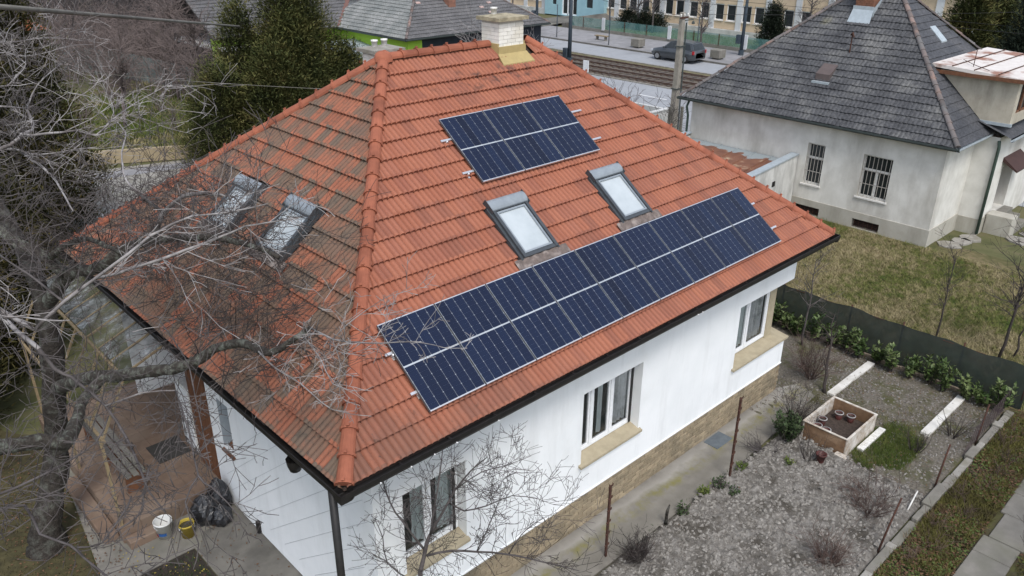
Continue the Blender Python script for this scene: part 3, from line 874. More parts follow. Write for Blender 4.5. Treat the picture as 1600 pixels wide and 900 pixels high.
# ------------------------------------------------------------------ ground and garden
def sheet(name, poly, z, mat, kind='structure'):
    m_ = MB(); m_.poly([(x, y, z) for x, y in poly])
    return tag(m_.build(name, mat), kind=kind)
def rect(x0, y0, x1, y1): return [(x0, y0), (x1, y0), (x1, y1), (x0, y1)]
def relief(name, x0, y0, x1, y1, st, amp, mat, z=0.0, fn=None, seed=1):
    """displaced ground sheet, flat at its rim"""
    nx, ny = int((x1 - x0) / st) + 1, int((y1 - y0) / st) + 1
    X, Y = np.meshgrid(np.linspace(x0, x1, nx), np.linspace(y0, y1, ny))
    h = fn(X, Y) if fn else amp * fbm(X * 3, Y * 3, seed, 5)
    e = np.minimum(np.minimum(X - x0, x1 - X), np.minimum(Y - y0, y1 - Y)) / .15
    Z = z + h * np.clip(e, 0, 1)
    V = np.stack([X, Y, Z], -1).reshape(-1, 3)
    i = np.arange(nx * ny).reshape(ny, nx)
    Q = np.stack([i[:-1, :-1], i[:-1, 1:], i[1:, 1:], i[1:, :-1]], -1).reshape(-1, 4)
    me = bpy.data.meshes.new(name)
    me.vertices.add(len(V)); me.vertices.foreach_set('co', V.astype(np.float32).ravel())
    me.loops.add(Q.size); me.loops.foreach_set('vertex_index', Q.astype(np.int32).ravel())
    me.polygons.add(len(Q)); me.polygons.foreach_set('loop_start', np.arange(0, Q.size, 4, dtype=np.int32)); me.polygons.foreach_set('loop_total', np.full(len(Q), 4, dtype=np.int32))
    me.materials.append(mat); me.update(calc_edges=True)
    return tag(inst(name, me), kind='structure')

def blades(pts, hmin, hmax, w, rs, lean=.6):
    """one bent-over triangle per point, as (3n, 3)"""
    n = len(pts)
    a = rs.uniform(0, 2 * np.pi, n); b = rs.uniform(0, 2 * np.pi, n)
    h = rs.uniform(hmin, hmax, n); l = h * lean * rs.uniform(.2, 1.2, n)
    ww = w * rs.uniform(.6, 1.3, n)
    V = np.zeros((n, 3, 3))
    V[:, 0] = pts; V[:, 1] = pts; V[:, 2] = pts
    V[:, 0, 0] += np.cos(a) * ww; V[:, 0, 1] += np.sin(a) * ww
    V[:, 1, 0] -= np.cos(a) * ww; V[:, 1, 1] -= np.sin(a) * ww
    V[:, 2, 0] += np.cos(b) * l; V[:, 2, 1] += np.sin(b) * l; V[:, 2, 2] += h
    return V.reshape(-1, 3)
def scatter(x0, y0, x1, y1, n, rs, clump=None, thr=.0, z=0.0):
    P = np.stack([rs.uniform(x0, x1, n), rs.uniform(y0, y1, n), np.full(n, z)], -1)
    if clump:
        f = fbm(P[:, 0] * clump, P[:, 1] * clump, int(n % 97), 3)
        P = P[f > thr]
    return P
def stuff(name, V, mat, label, cat, per=3):
    return tag(inst(name, tri_mesh(name, V, mat, per)), label, cat, kind='stuff')

sheet('ground', rect(-300, -300, 700, 700), -.03, MAT['ground'])
sheet('neighbour_lawn', rect(16.02, -14, 26, 14), -.012, MAT['lawn_soil'])
sheet('weedy_strip', rect(2, -16, 16.0, -3.85), -.012, M('weedy_soil', (.075, .062, .035), (.045, .036, .025), 5, .95, .6, 40, .02, c3=(.085, .085, .03), s3=1.5))
sheet('side_lawn', rect(-14, -6, -2.0, 22), -.016, MAT['moss_ground'])
# front path along the wall
def path_mat():
    m, t, b = nt('mossy_front_path')
    g = t.nodes.new('ShaderNodeNewGeometry'); g.name = 'GEO'
    sp = t.nodes.new('ShaderNodeSeparateXYZ'); t.links.new(g.outputs['Position'], sp.inputs[0])
    base = ramp(t, [(.35, (.15, .138, .12)), (.65, (.21, .195, .17))], noise(t, 3, 6)).outputs[0]
    # strips of wear: pale gutter line and yellow moss that follow the wall
    def strip(c_, w_, n_):
        d_ = math_(t, 'ABSOLUTE', math_(t, 'SUBTRACT', math_(t, 'ADD', sp.outputs[1], math_(t, 'MULTIPLY', math_(t, 'SUBTRACT', noise(t, 1.1, 4), .5), .55)), c_))
        return math_(t, 'MULTIPLY', math_(t, 'SUBTRACT', 1.0, math_(t, 'DIVIDE', d_, w_), clamp=True), n_)
    base = mixc(t, math_(t, 'MULTIPLY', strip(.28, .22, 1.3), noise(t, 2.2, 4), clamp=True), base, (.32, .305, .275))
    base = mixc(t, math_(t, 'MULTIPLY', strip(.06, .22, 1.5), ramp(t, [(.42, (0, 0, 0)), (.62, (.8, .8, .8))], noise(t, 2.4, 6, .7)).outputs[0], clamp=True), base, (.17, .155, .06))
    base = mixc(t, math_(t, 'MULTIPLY', strip(-.30, .3, 1.2), noise(t, 1.8, 4), clamp=True), base, (.13, .12, .10))
    t.links.new(base, b.inputs['Base Color']); b.inputs['Roughness'].default_value = .95
    bump(t, b, noise(t, 40, 6), .6, .015)
    return m
mb = MB(); mb.prism([(.7, -.62), (4, -.55), (9, -.60), (13.0, -.35), (13.25, .2), (12.6, .5), (.7, .5)], -.02, .02)
struct('front_path', mb, path_mat())
mb = MB(); mb.cbox(9.35, .05, .02, 9.95, .42, .035, .004); tag(mb.build('drain_cover', M('blue_grey_slate', (.12, .14, .155), (.09, .105, .12), 9, .8)), 'blue-grey flat drain cover on the path by the plinth', 'cover')
# clod-strewn dug soil
def clods(X, Y):
    a = fbm(X * 2.2, Y * 2.2, 3, 4); b = fbm(X * 7, Y * 7, 11, 3); c_ = np.abs(fbm(X * 13, Y * 13, 21, 2) - .5) * 2
    return .02 + .17 * np.clip(b - .40, 0, 1) + .05 * a + .07 * (1 - c_) * np.clip(a * 1.5 - .3, 0, 1)
relief('dug_soil', 1.0, -3.82, 11.15, -.58, .035, .1, MAT['soil'], 0, clods)
relief('bed_soil', 11.15, -3.80, 15.82, .75, .05, .05, MAT['soil_dark'], -.004, lambda X, Y: .03 * fbm(X * 4, Y * 4, 5, 4) + .035 * np.clip(fbm(X * 12, Y * 12, 8, 2) - .45, 0, 1))
relief('back_bed_soil', 12.62, .75, 15.82, 6, .08, .05, MAT['soil_dark'], -.004, lambda X, Y: .04 * fbm(X * 4, Y * 4, 5, 4))
rs = np.random.RandomState(3)
# loose clods: one object, nobody could count them
def lumps(P, s, rs):
    out = []
    oct_ = np.array([[1, 0, 0], [0, 1, 0], [-1, 0, 0], [0, -1, 0], [0, 0, 1]], float)
    tri = [(0, 1, 4), (1, 2, 4), (2, 3, 4), (3, 0, 4)]
    n = len(P)
    sz = s * rs.uniform(.35, 1.25, n) ** 1.5
    ang = rs.uniform(0, 6.28, n)
    ca, sa = np.cos(ang), np.sin(ang)
    V = oct_[None] * sz[:, None, None] * rs.uniform(.6, 1.3, (n, 5, 1)) * np.array([1, .8, .75])
    W_ = V.copy(); W_[..., 0] = V[..., 0] * ca[:, None] - V[..., 1] * sa[:, None]; W_[..., 1] = V[..., 0] * sa[:, None] + V[..., 1] * ca[:, None]
    W_ += P[:, None, :]
    return np.concatenate([W_[:, list(t_)] for t_ in tri], 1).reshape(-1, 3)
P = scatter(1.2, -3.75, 11.1, -.65, 8000, rs); P[:, 2] = clods(P[:, 0], P[:, 1]) - .005
stuff('soil_clods', lumps(P, .05, rs), MAT['clod'], 'grey crumbly clods lying over the dug vegetable plot', 'soil')
P = scatter(11.2, -3.75, 15.8, .7, 2600, rs); P[:, 2] = .02
stuff('bed_stones', lumps(P, .03, rs), MAT['clod'], 'small stones and crumbs on the bed between the white strips', 'gravel')

# grass and weeds
def lawn_pts(n): return scatter(16.1, -7.5, 25.0, 9.0, n, rs)
stuff('dry_grass', blades(lawn_pts(120000), .03, .13, .010, rs, 1.6), MAT['lawn_dry'], 'long dry winter grass between the net fence and the grey house', 'grass')
P = scatter(10.9, -3.3, 13.6, -1.7, 26000, rs); k = (P[:, 0] - 12.2) ** 2 / .95 ** 2 + (P[:, 1] + 2.45) ** 2 / .58 ** 2 < .45 + 1.5 * fbm(P[:, 0] * 3, P[:, 1] * 3, 2) * rs.uniform(.55, 1.25, len(P)); P = P[k]
stuff('lawn_patch', blades(P, .05, .13, .006, rs), MAT['grass_green'], 'small patch of green grass beside the raised bed', 'grass')
P = np.concatenate([scatter(12.7, -3.7, 15.8, .6, 9000, rs, 1.3, .56), scatter(14.9, -3.7, 15.8, 2, 2500, rs, 1.3, .45)]); 
stuff('bed_weeds', blades(P, .02, .08, .008, rs, 1.2), MAT['weeds'], 'low weeds creeping over the garden bed', 'weeds')
P = np.concatenate([scatter(6.0, -4.95, 15.9, -4.02, 34000, rs, 1.5, .36), scatter(6.0, -9.5, 16, -5.72, 50000, rs, 1.2, .34), scatter(13.5, -4.8, 15.9, -4.05, 5000, rs)])
stuff('verge_weeds', blades(P, .03, .14, .010, rs, 1.2), MAT['weeds'], 'mixed weeds and moss beside the stone kerb and slab path', 'weeds')
P = scatter(-9, -3, -2.1, 20, 42000, rs, 1.0, .3)
stuff('side_grass', blades(P, .02, .07, .008, rs, 1.0), MAT['moss_ground'], 'short mossy grass on the left under the old tree', 'grass')
P = np.concatenate([scatter(8.5, -.75, 11.2, -.5, 500, rs, 3, .5), scatter(1.2, -.75, 9, -.5, 900, rs, 3, .5)])
stuff('path_edge_weeds', blades(P, .02, .08, .007, rs, 1.0), MAT['herb'], 'thin weeds along the edge of the front path', 'weeds')

def litter(P, size, rs):
    n = len(P); D_ = rs.normal(0, 1, (n, 3)); D_[:, 2] *= .25
    return leaf_quads(P, D_, size, rs)
LITTER = []
# white border strips
MAT['strip'] = M('pale_stone_strip', (.66, .64, .60), (.56, .54, .50), 7, .85, .3, 60, c3=(.48, .46, .41), s3=2)
for y, lab in ((-.60, 'long pale stone strip in the bed, nearer the house'), (-2.88, 'long pale stone strip in the bed, nearer the kerb')):
    k = thing('border_strip', lab, 'border stone', (14.4, y, 0), 'pale border strips')
    x = 13.30
    for ln in (.76, .75, .74):
        m_ = MB(); m_.cbox(x, y - .095 + rng.uniform(-.008, .008), 0, x + ln - .006, y + .095, .075, .006); m_.build('stone', MAT['strip'], k); x += ln
# brick edging below the laurels
ed = thing('brick_edging', 'thin brick edging between garden bed and laurel hedge', 'edging', (15.9, -1, 0))
for i in range(28):
    y = -3.7 + i * .25
    m_ = MB(); m_.cbox(15.86, y, -.02, 15.93, y + .235, .07 + rng.uniform(-.01, .01), .005); m_.build('brick', M('edging_brick', (.26, .21, .16), (.2, .16, .12), 8, .9, .4) if i == 0 else ed.children[0].data.materials[0], ed)

# raised bed of planks with pots in it
MAT['bed_white'] = M('whitewashed_plank', (.50, .46, .41), (.32, .255, .19), 10, .85, .4, 50, c3=(.60, .57, .52), s3=3)
MAT['bed_brown'] = M('bare_brown_plank', (.21, .125, .07), (.14, .085, .05), 9, .8, .3, 60, c3=(.30, .2, .125), s3=2)
bx = thing('raised_bed', 'square raised bed of boards, white and brown, holding flowerpots', 'planter', (11.85, -1.5, 0))
def board(x0, y0, x1, y1, z0_, z1, mat):
    m_ = MB(); m_.cbox(x0, y0, z0_, x1, y1, z1, .004); m_.build('plank', mat, bx)
for z0_, z1 in ((.0, .235), (.24, .47)):
    board(11.13, -2.02, 12.57, -1.985, z0_, z1, MAT['bed_white']); board(11.13, -1.015, 12.57, -.98, z0_, z1, MAT['bed_white'])
    board(11.13, -1.98, 11.165, -1.02, z0_, z1, MAT['bed_brown']); board(12.535, -1.98, 12.57, -1.02, z0_, z1, MAT['bed_brown'])
for x0, y0, x1, y1 in ((11.11, -2.03, 12.59, -1.98), (11.11, -1.02, 12.59, -.97), (11.11, -1.98, 11.16, -1.02), (12.54, -1.98, 12.59, -1.02)):
    m_ = MB(); m_.cbox(x0, y0, .472, x1, y1, .49, .003); m_.build('rim', MAT['bed_white'], bx)
m_ = MB(); m_.box(11.17, -1.975, .0, 12.53, -1.025, .16); m_.build('soil_fill', M('potting_soil', (.075, .055, .045), (.045, .034, .028), 14, 1, .9, 50, .03), bx)
m_ = MB(); m_.cbox(10.95, -2.12, 0, 11.10, -1.85, .13, .01); tag(m_.build('timber_offcut', MAT['bed_white']), 'pale timber offcut lying at the corner of the raised bed', 'timber')
m_ = MB(); m_.cbox(11.6, -2.22, 0, 12.75, -2.07, .10, .01); tag(m_.build('timber_offcut', MAT['white_paint']), 'long pale plank lying along the foot of the raised bed', 'timber')
MAT['pot'] = M('dark_red_pot', (.10, .032, .028), (.07, .025, .022), 6, .5)
MAT['pot_rim'] = M('grey_pot_rim', (.32, .30, .29), None, 6, .6)
pot_soil = M('pot_soil', (.05, .04, .033), None, 12, 1, .8, 40)
for i, (x, y, lab) in enumerate(((11.42, -1.20, 'flowerpot in the raised bed, at its whitewashed side nearest the house path'), (11.40, -1.42, 'dark flowerpot in the raised bed by its brown near board'), (11.75, -1.15, 'dark flowerpot in the middle of the raised bed by the back board'), (12.25, -1.30, 'dark red flowerpot in the far corner of the raised bed'), (12.33, -1.55, 'dark red flowerpot in the raised bed by the far brown board'))):
    p_ = thing('flowerpot', lab, 'flowerpot', (x, y, .16), 'flowerpots in the raised bed')
    m_ = MB(); m_.lathe([(.06, 0), (.09, .16), (.085, .16), (.075, .1)], 14, (x, y, .16)); m_.build('pot', MAT['pot'], p_, True)
    m_ = MB(); m_.lathe([(.085, .155), (.103, .157), (.103, .178), (.083, .178)], 14, (x, y, .16)); m_.build('rim', MAT['pot_rim'], p_, True)
    m_ = MB(); m_.lathe([(.084, .13), (.001, .14)], 14, (x, y, .16)); m_.build('soil', pot_soil, p_)
p_ = thing('flowerpot', 'red flowerpot standing on the soil in front of the raised bed', 'flowerpot', (10.55, -1.75, 0))
m_ = MB(); m_.lathe([(.07, 0), (.11, .19), (.12, .19), (.12, .215), (.10, .215), (.09, .12), (.001, .12)], 14, (10.55, -1.75, .06)); m_.build('pot', MAT['pot'], p_, True)

# rusty toothed posts
def toothed_post(x, y, h, lean, label, cat='post'):
    t_ = thing('rusty_post', label, cat, (x, y, 0), 'rusty toothed posts')
    m_ = MB(); top = (x + lean, y, h)
    m_.bar((x, y, -.1), top, .045, .012); m_.bar((x, y + .018, -.1), (x + lean, y + .018, h), .012, .045); m_.build('shaft', MAT['rust'], t_)
    n = int(h / .27)
    for i in range(1, n + 1):
        z = h - .02 - (n - i) * .27
        q = x + lean * z / h
        m_ = MB(); m_.bar((q - .055, y, z), (q + .055, y, z + .012), .02, .02); m_.bar((q + .05, y, z), (q + .055, y, z + .045), .02, .012, (0, 1, 0)); m_.build('hook', MAT['rust'], t_)
toothed_post(8.62, -.73, 2.06, .0, 'tall rusty toothed post at the path edge, level with the second window')
toothed_post(5.02, -.40, 1.66, .0, 'rusty toothed post at the path edge near the bare tree')
m_ = MB(); m_.tube([(6.54, -.63, 0), (6.55, -.62, .22), (6.53, -.64, .36), (6.62, -.62, .45)], [.035, .03, .03, .012], 6); m_.tube([(6.54, -.63, .25), (6.46, -.66, .42)], [.018, .008], 5)
tag(m_.build('vine_stump', MAT['bark_dark'], None, True), 'short gnarled vine stump at the path edge', 'stump')

# stone kerb with rusty stakes on the right
kb = thing('stone_kerb', 'low kerb of worn concrete and stones dividing garden from weedy strip', 'kerb', (11, -3.92, 0))
x = 6.0
while x < 15.6:
    ln = rng.choice([.18, .22, .28, .5, .9, .35])
    w_ = .085 + rng.uniform(-.02, .012)
    m_ = MB(); dy = rng.uniform(-.015, .015); m_.cbox(x, -3.92 - w_ + dy, -.03, x + ln - .012, -3.92 + w_ + dy + rng.uniform(-.04, .02), .09 + rng.uniform(-.04, .04), .014)
    m_.build('kerb_stone', MAT['concrete_light'] if rng.random() < .35 else MAT['concrete'], kb); x += ln
for i, (x, y, h, lx, ly, lab) in enumerate(((8.8, -3.80, 1.15, .35, -.08, 'rusty stake leaning over the kerb, lowest in the picture'), (11.55, -3.78, .95, .30, .0, 'rusty stake leaning over the kerb, middle of three'), (13.8, -3.80, .95, .25, .0, 'dark rusty stake on the kerb by the wire mesh'))):
    m_ = MB(); m_.tube([(x, y, -.1), (x + lx * .5, y + ly * .5, h * .5), (x + lx, y + ly, h)], [.022, .02, .018], 6)
    tag(m_.build('rusty_stake', MAT['rust'], None, True), lab, 'stake', 'rusty stakes along the kerb')
m_ = MB(); m_.tube([(10.3, -3.72, .05), (10.75, -3.70, .32)], .016, 6); tag(m_.build('white_stick', MAT['white_paint'], None, True), 'short white stick leaning on the kerb beside a rusty stake', 'stick')
# wire mesh between stakes
wm = thing('wire_mesh', 'sagging dark wire mesh along the far end of the kerb', 'wire mesh', (14.5, -3.8, 0))
m_ = MB()
for i in range(26):
    x = 13.0 + i * .1
    m_.bar((x, -3.80, .1), (x + .55, -3.80, .62), .006, .006); m_.bar((x + .55, -3.805, .1), (x, -3.805, .62), .006, .006)
tag(m_.build('mesh', M('rusty_wire', (.07, .05, .052), None, 6, .8), wm), kind='stuff')
# slab path on the far right
sl = thing('slab_path', 'old concrete slab path through the weeds at the right', 'path', (11, -5.35, 0))
x = 7.5
for ln in (.9, .75, 1.05, .6, .95, .85, 1.1, .7, .9, 1.0):
    a = rng.uniform(-.03, .03)
    m_ = MB(); m_.cbox(x, -5.66 + a, -.04, x + ln - .02, -5.02 + a + rng.uniform(-.05, .05), .03 + rng.uniform(-.01, .01), .012); m_.build('slab', MAT['concrete_light'] if rng.random() < .4 else MAT['concrete'], sl); x += ln

# shade-net fence with laurels in front
nf = thing('net_fence', 'dark green shade-net fence behind the laurel hedge', 'fence', (16.05, -1, 0))
m_ = MB(); ny = 80; nz = 6
y0, y1 = 6.5, -4.05
vs = []
for i in range(ny + 1):
    y = y0 + (y1 - y0) * i / ny
    hh = 1.20 - .05 * abs(math.sin((y - y0) * 1.55)) + .02 * math.sin(y * 5)
    for j in range(nz + 1):
        vs.append((16.05 + .03 * math.sin(y * 3.1 + j * .4) + .015 * math.sin(y * 11 + j), y, hh * j / nz - .02))
m_.add(vs, [(i * (nz + 1) + j, (i + 1) * (nz + 1) + j, (i + 1) * (nz + 1) + j + 1, i * (nz + 1) + j + 1) for i in range(ny) for j in range(nz)])
def net_mat():
    m, t, b = nt('woven_shade_net')
    t.links.new(ramp(t, [(.4, (.014, .022, .021)), (.6, (.022, .032, .030))], noise(t, 3, 5)).outputs[0], b.inputs['Base Color']); b.inputs['Roughness'].default_value = .75
    tr = t.nodes.new('ShaderNodeBsdfTransparent'); mx = node(t, 'ShaderNodeMixShader', Fac=.9)
    t.links.new(tr.outputs[0], mx.inputs[1]); t.links.new(b.outputs[0], mx.inputs[2]); t.links.new(mx.outputs[0], t.nodes['Material Output'].inputs['Surface'])
    bump(t, b, noise(t, 70, 3), .4, .01)
    return m
m_.build('net', net_mat(), nf, True)
for y in (6.4, 4.4, 2.4, .4, -1.0, -2.5, -4.0):
    m_ = MB(); m_.tube([(16.1, y, -.1), (16.1, y, 1.22)], .022, 6); m_.build('post', MAT['rust'], nf, True)
m_ = MB(); m_.tube([(16.08, y0, 1.10), (16.08, y1, 1.10)], .008, 4); m_.build('top_wire', MAT['rust'], nf)

LEAF = np.array([[0, 0, 0], [.032, .045, .008], [0, .115, -.012], [-.032, .045, .008]])
def leaf_quads(P, Dn, size, rs, LEAF=LEAF):
    """quads of leaf shape at points P growing along directions Dn"""
    n = len(P)
    Dn = Dn / np.linalg.norm(Dn, axis=1, keepdims=True)
    up_ = np.tile([0, 0, 1.0], (n, 1)) + rs.normal(0, .35, (n, 3))
    X = np.cross(Dn, up_); X /= np.linalg.norm(X, axis=1, keepdims=True) + 1e-9
    N_ = np.cross(X, Dn)
    s = size * rs.uniform(.6, 1.2, n)
    V = P[:, None, :] + (LEAF[None, :, 0, None] * X[:, None, :] + LEAF[None, :, 1, None] * Dn[:, None, :] + LEAF[None, :, 2, None] * N_[:, None, :]) * s[:, None, None]
    return V.reshape(-1, 3)
def leafy_plant(name, label, cat, x, y, h, nst, spread, per, size, mat, group, seed, z0_=0.0):
    rs_ = np.random.RandomState(seed)
    t_ = thing(name, label, cat, (x, y, z0_), group)
    sm = MB(); Ps, Ds = [], []
    for i in range(nst):
        a = rs_.uniform(0, 6.28); sp_ = spread * rs_.uniform(.2, 1)
        top = np.array([x + math.cos(a) * sp_, y + math.sin(a) * sp_, z0_ + h * rs_.uniform(.65, 1.05)])
        b0 = np.array([x + math.cos(a) * .05, y + math.sin(a) * .05, z0_])
        sm.tube([b0, (b0 + top) / 2 + rs_.normal(0, .02, 3), top], [.012, .009, .004], 4)
        for k in range(per):
            q = .25 + .75 * (k + rs_.rand()) / per
            Ps.append(b0 + (top - b0) * q + rs_.normal(0, .015, 3))
            b = rs_.uniform(0, 6.28); Ds.append([math.cos(b), math.sin(b), rs_.uniform(.0, .9) + (q > .85) * .8])
    sm.build('stem', MAT['twig_dark'], t_)
    me = tri_mesh('foliage', leaf_quads(np.array(Ps), np.array(Ds), size, rs_), mat, 4)
    inst('foliage', me, t_)
    return t_
where = ['behind the house corner', 'just past the house corner']
NLAU = 17
for i in range(NLAU):
    y = 3.2 - i * .435 + rng.uniform(-.06, .06)
    n_ = ['first', 'second', 'third', 'fourth', 'fifth', 'sixth', 'seventh', 'eighth', 'middle']
    if i == NLAU // 2: lab = 'laurel bush at the middle of the row before the net fence'
    elif i < NLAU // 2: lab = 'laurel bush before the net fence, %s counted from the house end' % n_[i]
    else: lab = 'laurel bush before the net fence, %s counted from the open end' % n_[NLAU - 1 - i]
    leafy_plant('laurel_bush', lab, 'shrub', 15.62 + rng.uniform(-.08, .1), y, rng.uniform(.5, .9), 9, .28, 24, 1.2, MAT['laurel'], 'laurels along the net fence', 100 + i)

for nm, c_, lab, sd_ in (('leaf_litter', ((.14, .075, .04), (.085, .05, .03)), 'brown fallen leaves strewn over the weedy strip', 1), ('green_leaf_cover', ((.10, .135, .035), (.055, .08, .02)), 'low green leaves scattered through the weedy strip', 2)):
    rq = np.random.RandomState(sd_)
    P = np.concatenate([scatter(6.0, -4.98, 15.9, -4.02, 5200, rq, 1.4, .40), scatter(6.0, -9.0, 16, -5.7, 6500, rq, 1.1, .42)]); P[:, 2] = rq.uniform(.01, .09, len(P))
    stuff(nm, litter(P, .55, rq), M(nm, c_[0], c_[1], 12, .8), lab, 'leaves', 4)
rq = np.random.RandomState(9)
P = np.concatenate([scatter(11.2, -3.8, 15.8, .6, 900, rq, 1.2, .45), scatter(1.2, -3.8, 11.2, -.6, 260, rq)]); P[:, 2] = rq.uniform(.05, .09, len(P))
stuff('bed_leaves', litter(P, .4, rq), bpy.data.materials['leaf_litter'], 'few brown leaves scattered on the garden soil', 'leaves', 4)
# ------------------------------------------------------------------ grey-roofed neighbour house
def stained(name, c1, c2, dirt, s=1.2):
    """old render with rain streaks: noise stretched downward"""
    m, t, b = nt(name)
    g = t.nodes.new('ShaderNodeNewGeometry'); g.name = 'GEO'
    mp = node(t, 'ShaderNodeMapping'); mp.inputs['Scale'].default_value = (1, 1, .28)
    t.links.new(g.outputs['Position'], mp.inputs[0])
    base = ramp(t, [(.35, c1), (.65, c2)], noise(t, 2.2, 6)).outputs[0]
    f = ramp(t, [(.46, (0, 0, 0)), (.74, (1, 1, 1))], noise(t, s, 6, .65, mp.outputs[0])).outputs[0]
    base = mixc(t, math_(t, 'MULTIPLY', f, .75), base, dirt)
    t.links.new(base, b.inputs['Base Color']); b.inputs['Roughness'].default_value = .92
    bump(t, b, noise(t, 30, 6), .3, .015)
    return m
MAT['old_render'] = stained('stained_cream_render', (.65, .635, .59), (.55, .535, .49), (.26, .235, .195), .7)
MAT['old_render2'] = stained('streaked_dormer_render', (.46, .42, .34), (.38, .34, .27), (.16, .145, .11), 1.6)
MAT['old_plinth'] = stained('grey_green_plinth', (.42, .40, .35), (.36, .34, .29), (.26, .245, .2), 1.6)
MAT['annex_wall'] = stained('mouldy_annex_wall', (.58, .575, .55), (.50, .495, .47), (.14, .135, .12), 2.2)
def grey_tile(name, tones, moss=True):
    m, t, b = nt(name)
    base = ramp(t, [(.30, tones[0]), (.5, tones[1]), (.68, tones[2])], noise(t, .9, 6, .65)).outputs[0]
    f = ramp(t, [(.4, (.75, .75, .75)), (.6, (1.25, 1.25, 1.25))], noise(t, 11, 3)).outputs[0]
    base = mixc(t, 1.0, base, f, 'MULTIPLY')
    if moss:
        mo = ramp(t, [(.62, (0, 0, 0)), (.74, (1, 1, 1))], noise(t, .55, 4)).outputs[0]
        base = mixc(t, math_(t, 'MULTIPLY', mo, .6), base, (.16, .145, .06))
    t.links.new(base, b.inputs['Base Color']); b.inputs['Roughness'].default_value = .85
    bump(t, b, noise(t, 25, 5), .4, .015)
    return m
MAT['grey_tile'] = grey_tile('grey_concrete_tile', ((.036, .037, .041), (.066, .067, .071), (.125, .124, .121)))
MAT['grey_tile_s'] = grey_tile('dark_grey_slate', ((.038, .04, .047), (.054, .056, .063), (.075, .075, .08)), False)
MAT['old_ridge'] = M('old_ridge_tile', (.12, .10, .095), (.10, .10, .10), 3, .9, .4, 40, rnd=.35, c3=(.19, .13, .11), s3=1.5)
MAT['zinc'] = M('pale_zinc', (.42, .47, .50), (.34, .385, .41), 6, .45, metal=.2)
MAT['green_pipe'] = M('verdigris_downpipe', (.055, .085, .068), (.04, .062, .05), 7, .6)
MAT['dark_gutter'] = M('dark_green_gutter', (.04, .052, .05), (.06, .07, .068), 5, .6)
MAT['maroon'] = M('maroon_door', (.045, .014, .012), (.03, .01, .009), 5, .6)
MAT['bar'] = M('pale_iron_bar', (.40, .38, .35), (.30, .28, .25), 20, .7)

NX, NY0, NY1, NZ, NS = 24.75, 1.4, 12.6, 3.75, .9
nh = thing('house', 'cream rendered neighbour house with dark grey hip roof and barred windows', 'house', (28, 6, 0))
WX, WY0, WY1 = 25.12, 1.80, 12.2
kap = (NY1 - NY0) / 2
RIDGE_X = NX + kap
NX2 = 34.6
# roof body
kx_ = (NX2 - NX) / 2
ap1 = (NX + kx_, NY0 + kx_, NZ + kx_ * NS); ap2 = (NX + kx_, NY1 - kx_, NZ + kx_ * NS)
m_ = MB(); c = [(NX, NY0, NZ - .03), (NX2, NY0, NZ - .03), (NX2, NY1, NZ - .03), (NX, NY1, NZ - .03), (ap1[0], ap1[1], ap1[2] - .03), (ap2[0], ap2[1], ap2[2] - .03)]
m_.add(c, [(3, 0, 4, 5), (0, 1, 4), (1, 2, 5, 4), (2, 3, 5), (3, 2, 1, 0)])
nroof = m_.build('roof', MAT['grey_tile_s'], nh)
cn = 1 / math.hypot(1, NS); NFW = frame((NX, NY1, NZ), (0, -1, 0), (cn, 0, NS * cn)); NFS = frame((NX, NY0, NZ), (1, 0, 0), (0, cn, NS * cn))
kap = kx_
SL = kap / cn
# west slope: small tiles, course by course
m_ = MB(); g = .31; tw = .155
k = 0
while k * g < SL - .05:
    s0 = k * g - .03
    lo = max(0, kap * s0 / SL); hi = (NY1 - NY0) - lo
    u = lo - rng.random() * tw
    while u < hi:
        a, b2 = max(u + .004, lo), min(u + tw - .004, hi)
        if b2 - a > .02:
            h = .045 + rng.uniform(-.008, .010); ds = rng.uniform(-.012, .012)
            lo2, hi2 = kap * min(s0 + .36, SL) / SL, (NY1 - NY0) - kap * min(s0 + .36, SL) / SL
            a2, b3 = max(a, lo2 - .02), min(b2, hi2 + .02)
            if b3 <= a2: a2, b3 = (a, a + .001) if a > hi2 else (b2 - .001, b2)
            am = (a + b2) / 2; amt = (a2 + b3) / 2
            m_.add([(a, s0 + ds, 0), (b2, s0 + ds, 0), (a, s0 + ds, h - .006), (am, s0 + ds, h + .012), (b2, s0 + ds, h - .006), (a2, s0 + .36, .0), (amt, s0 + .36, .012), (b3, s0 + .36, .0)],
                   [(0, 1, 4, 3, 2), (2, 3, 6, 5), (3, 4, 7, 6)])
        u += tw
    k += 1
tag(m_.build('tile_field', MAT['grey_tile'], nroof, False, NFW), kind='stuff')
# south slope: broad smooth slates in courses
k = 0
U2 = NX2 - NX
while k * g < SL - .05:
    s0 = k * g - .03; s1 = min(s0 + .36, SL)
    lo, hi, lo2, hi2 = kap * max(s0, 0) / SL, U2 - kap * max(s0, 0) / SL, kap * s1 / SL, U2 - kap * s1 / SL
    u = lo; nseg = 0
    cuts = [lo]
    while cuts[-1] < hi - .3: cuts.append(min(hi, cuts[-1] + .60 + rng.uniform(-.01, .01)))
    cuts[-1] = hi
    for a, b2 in zip(cuts[:-1], cuts[1:]):
        if a > 6: break
        f = lambda q: min(max(q, lo2), hi2)
        h = .04 + rng.uniform(-.004, .006)
        m2 = MB(); m2.add([(a + .003, s0, .0), (b2 - .003, s0, .0), (b2 - .003, s0, h), (a + .003, s0, h), (f(b2 - .003), s1, .004), (f(a + .003), s1, .004)], [(0, 1, 2, 3), (3, 2, 4, 5)])
        m2.build('slate', MAT['grey_tile_s'], nroof, False, NFS)
    k += 1
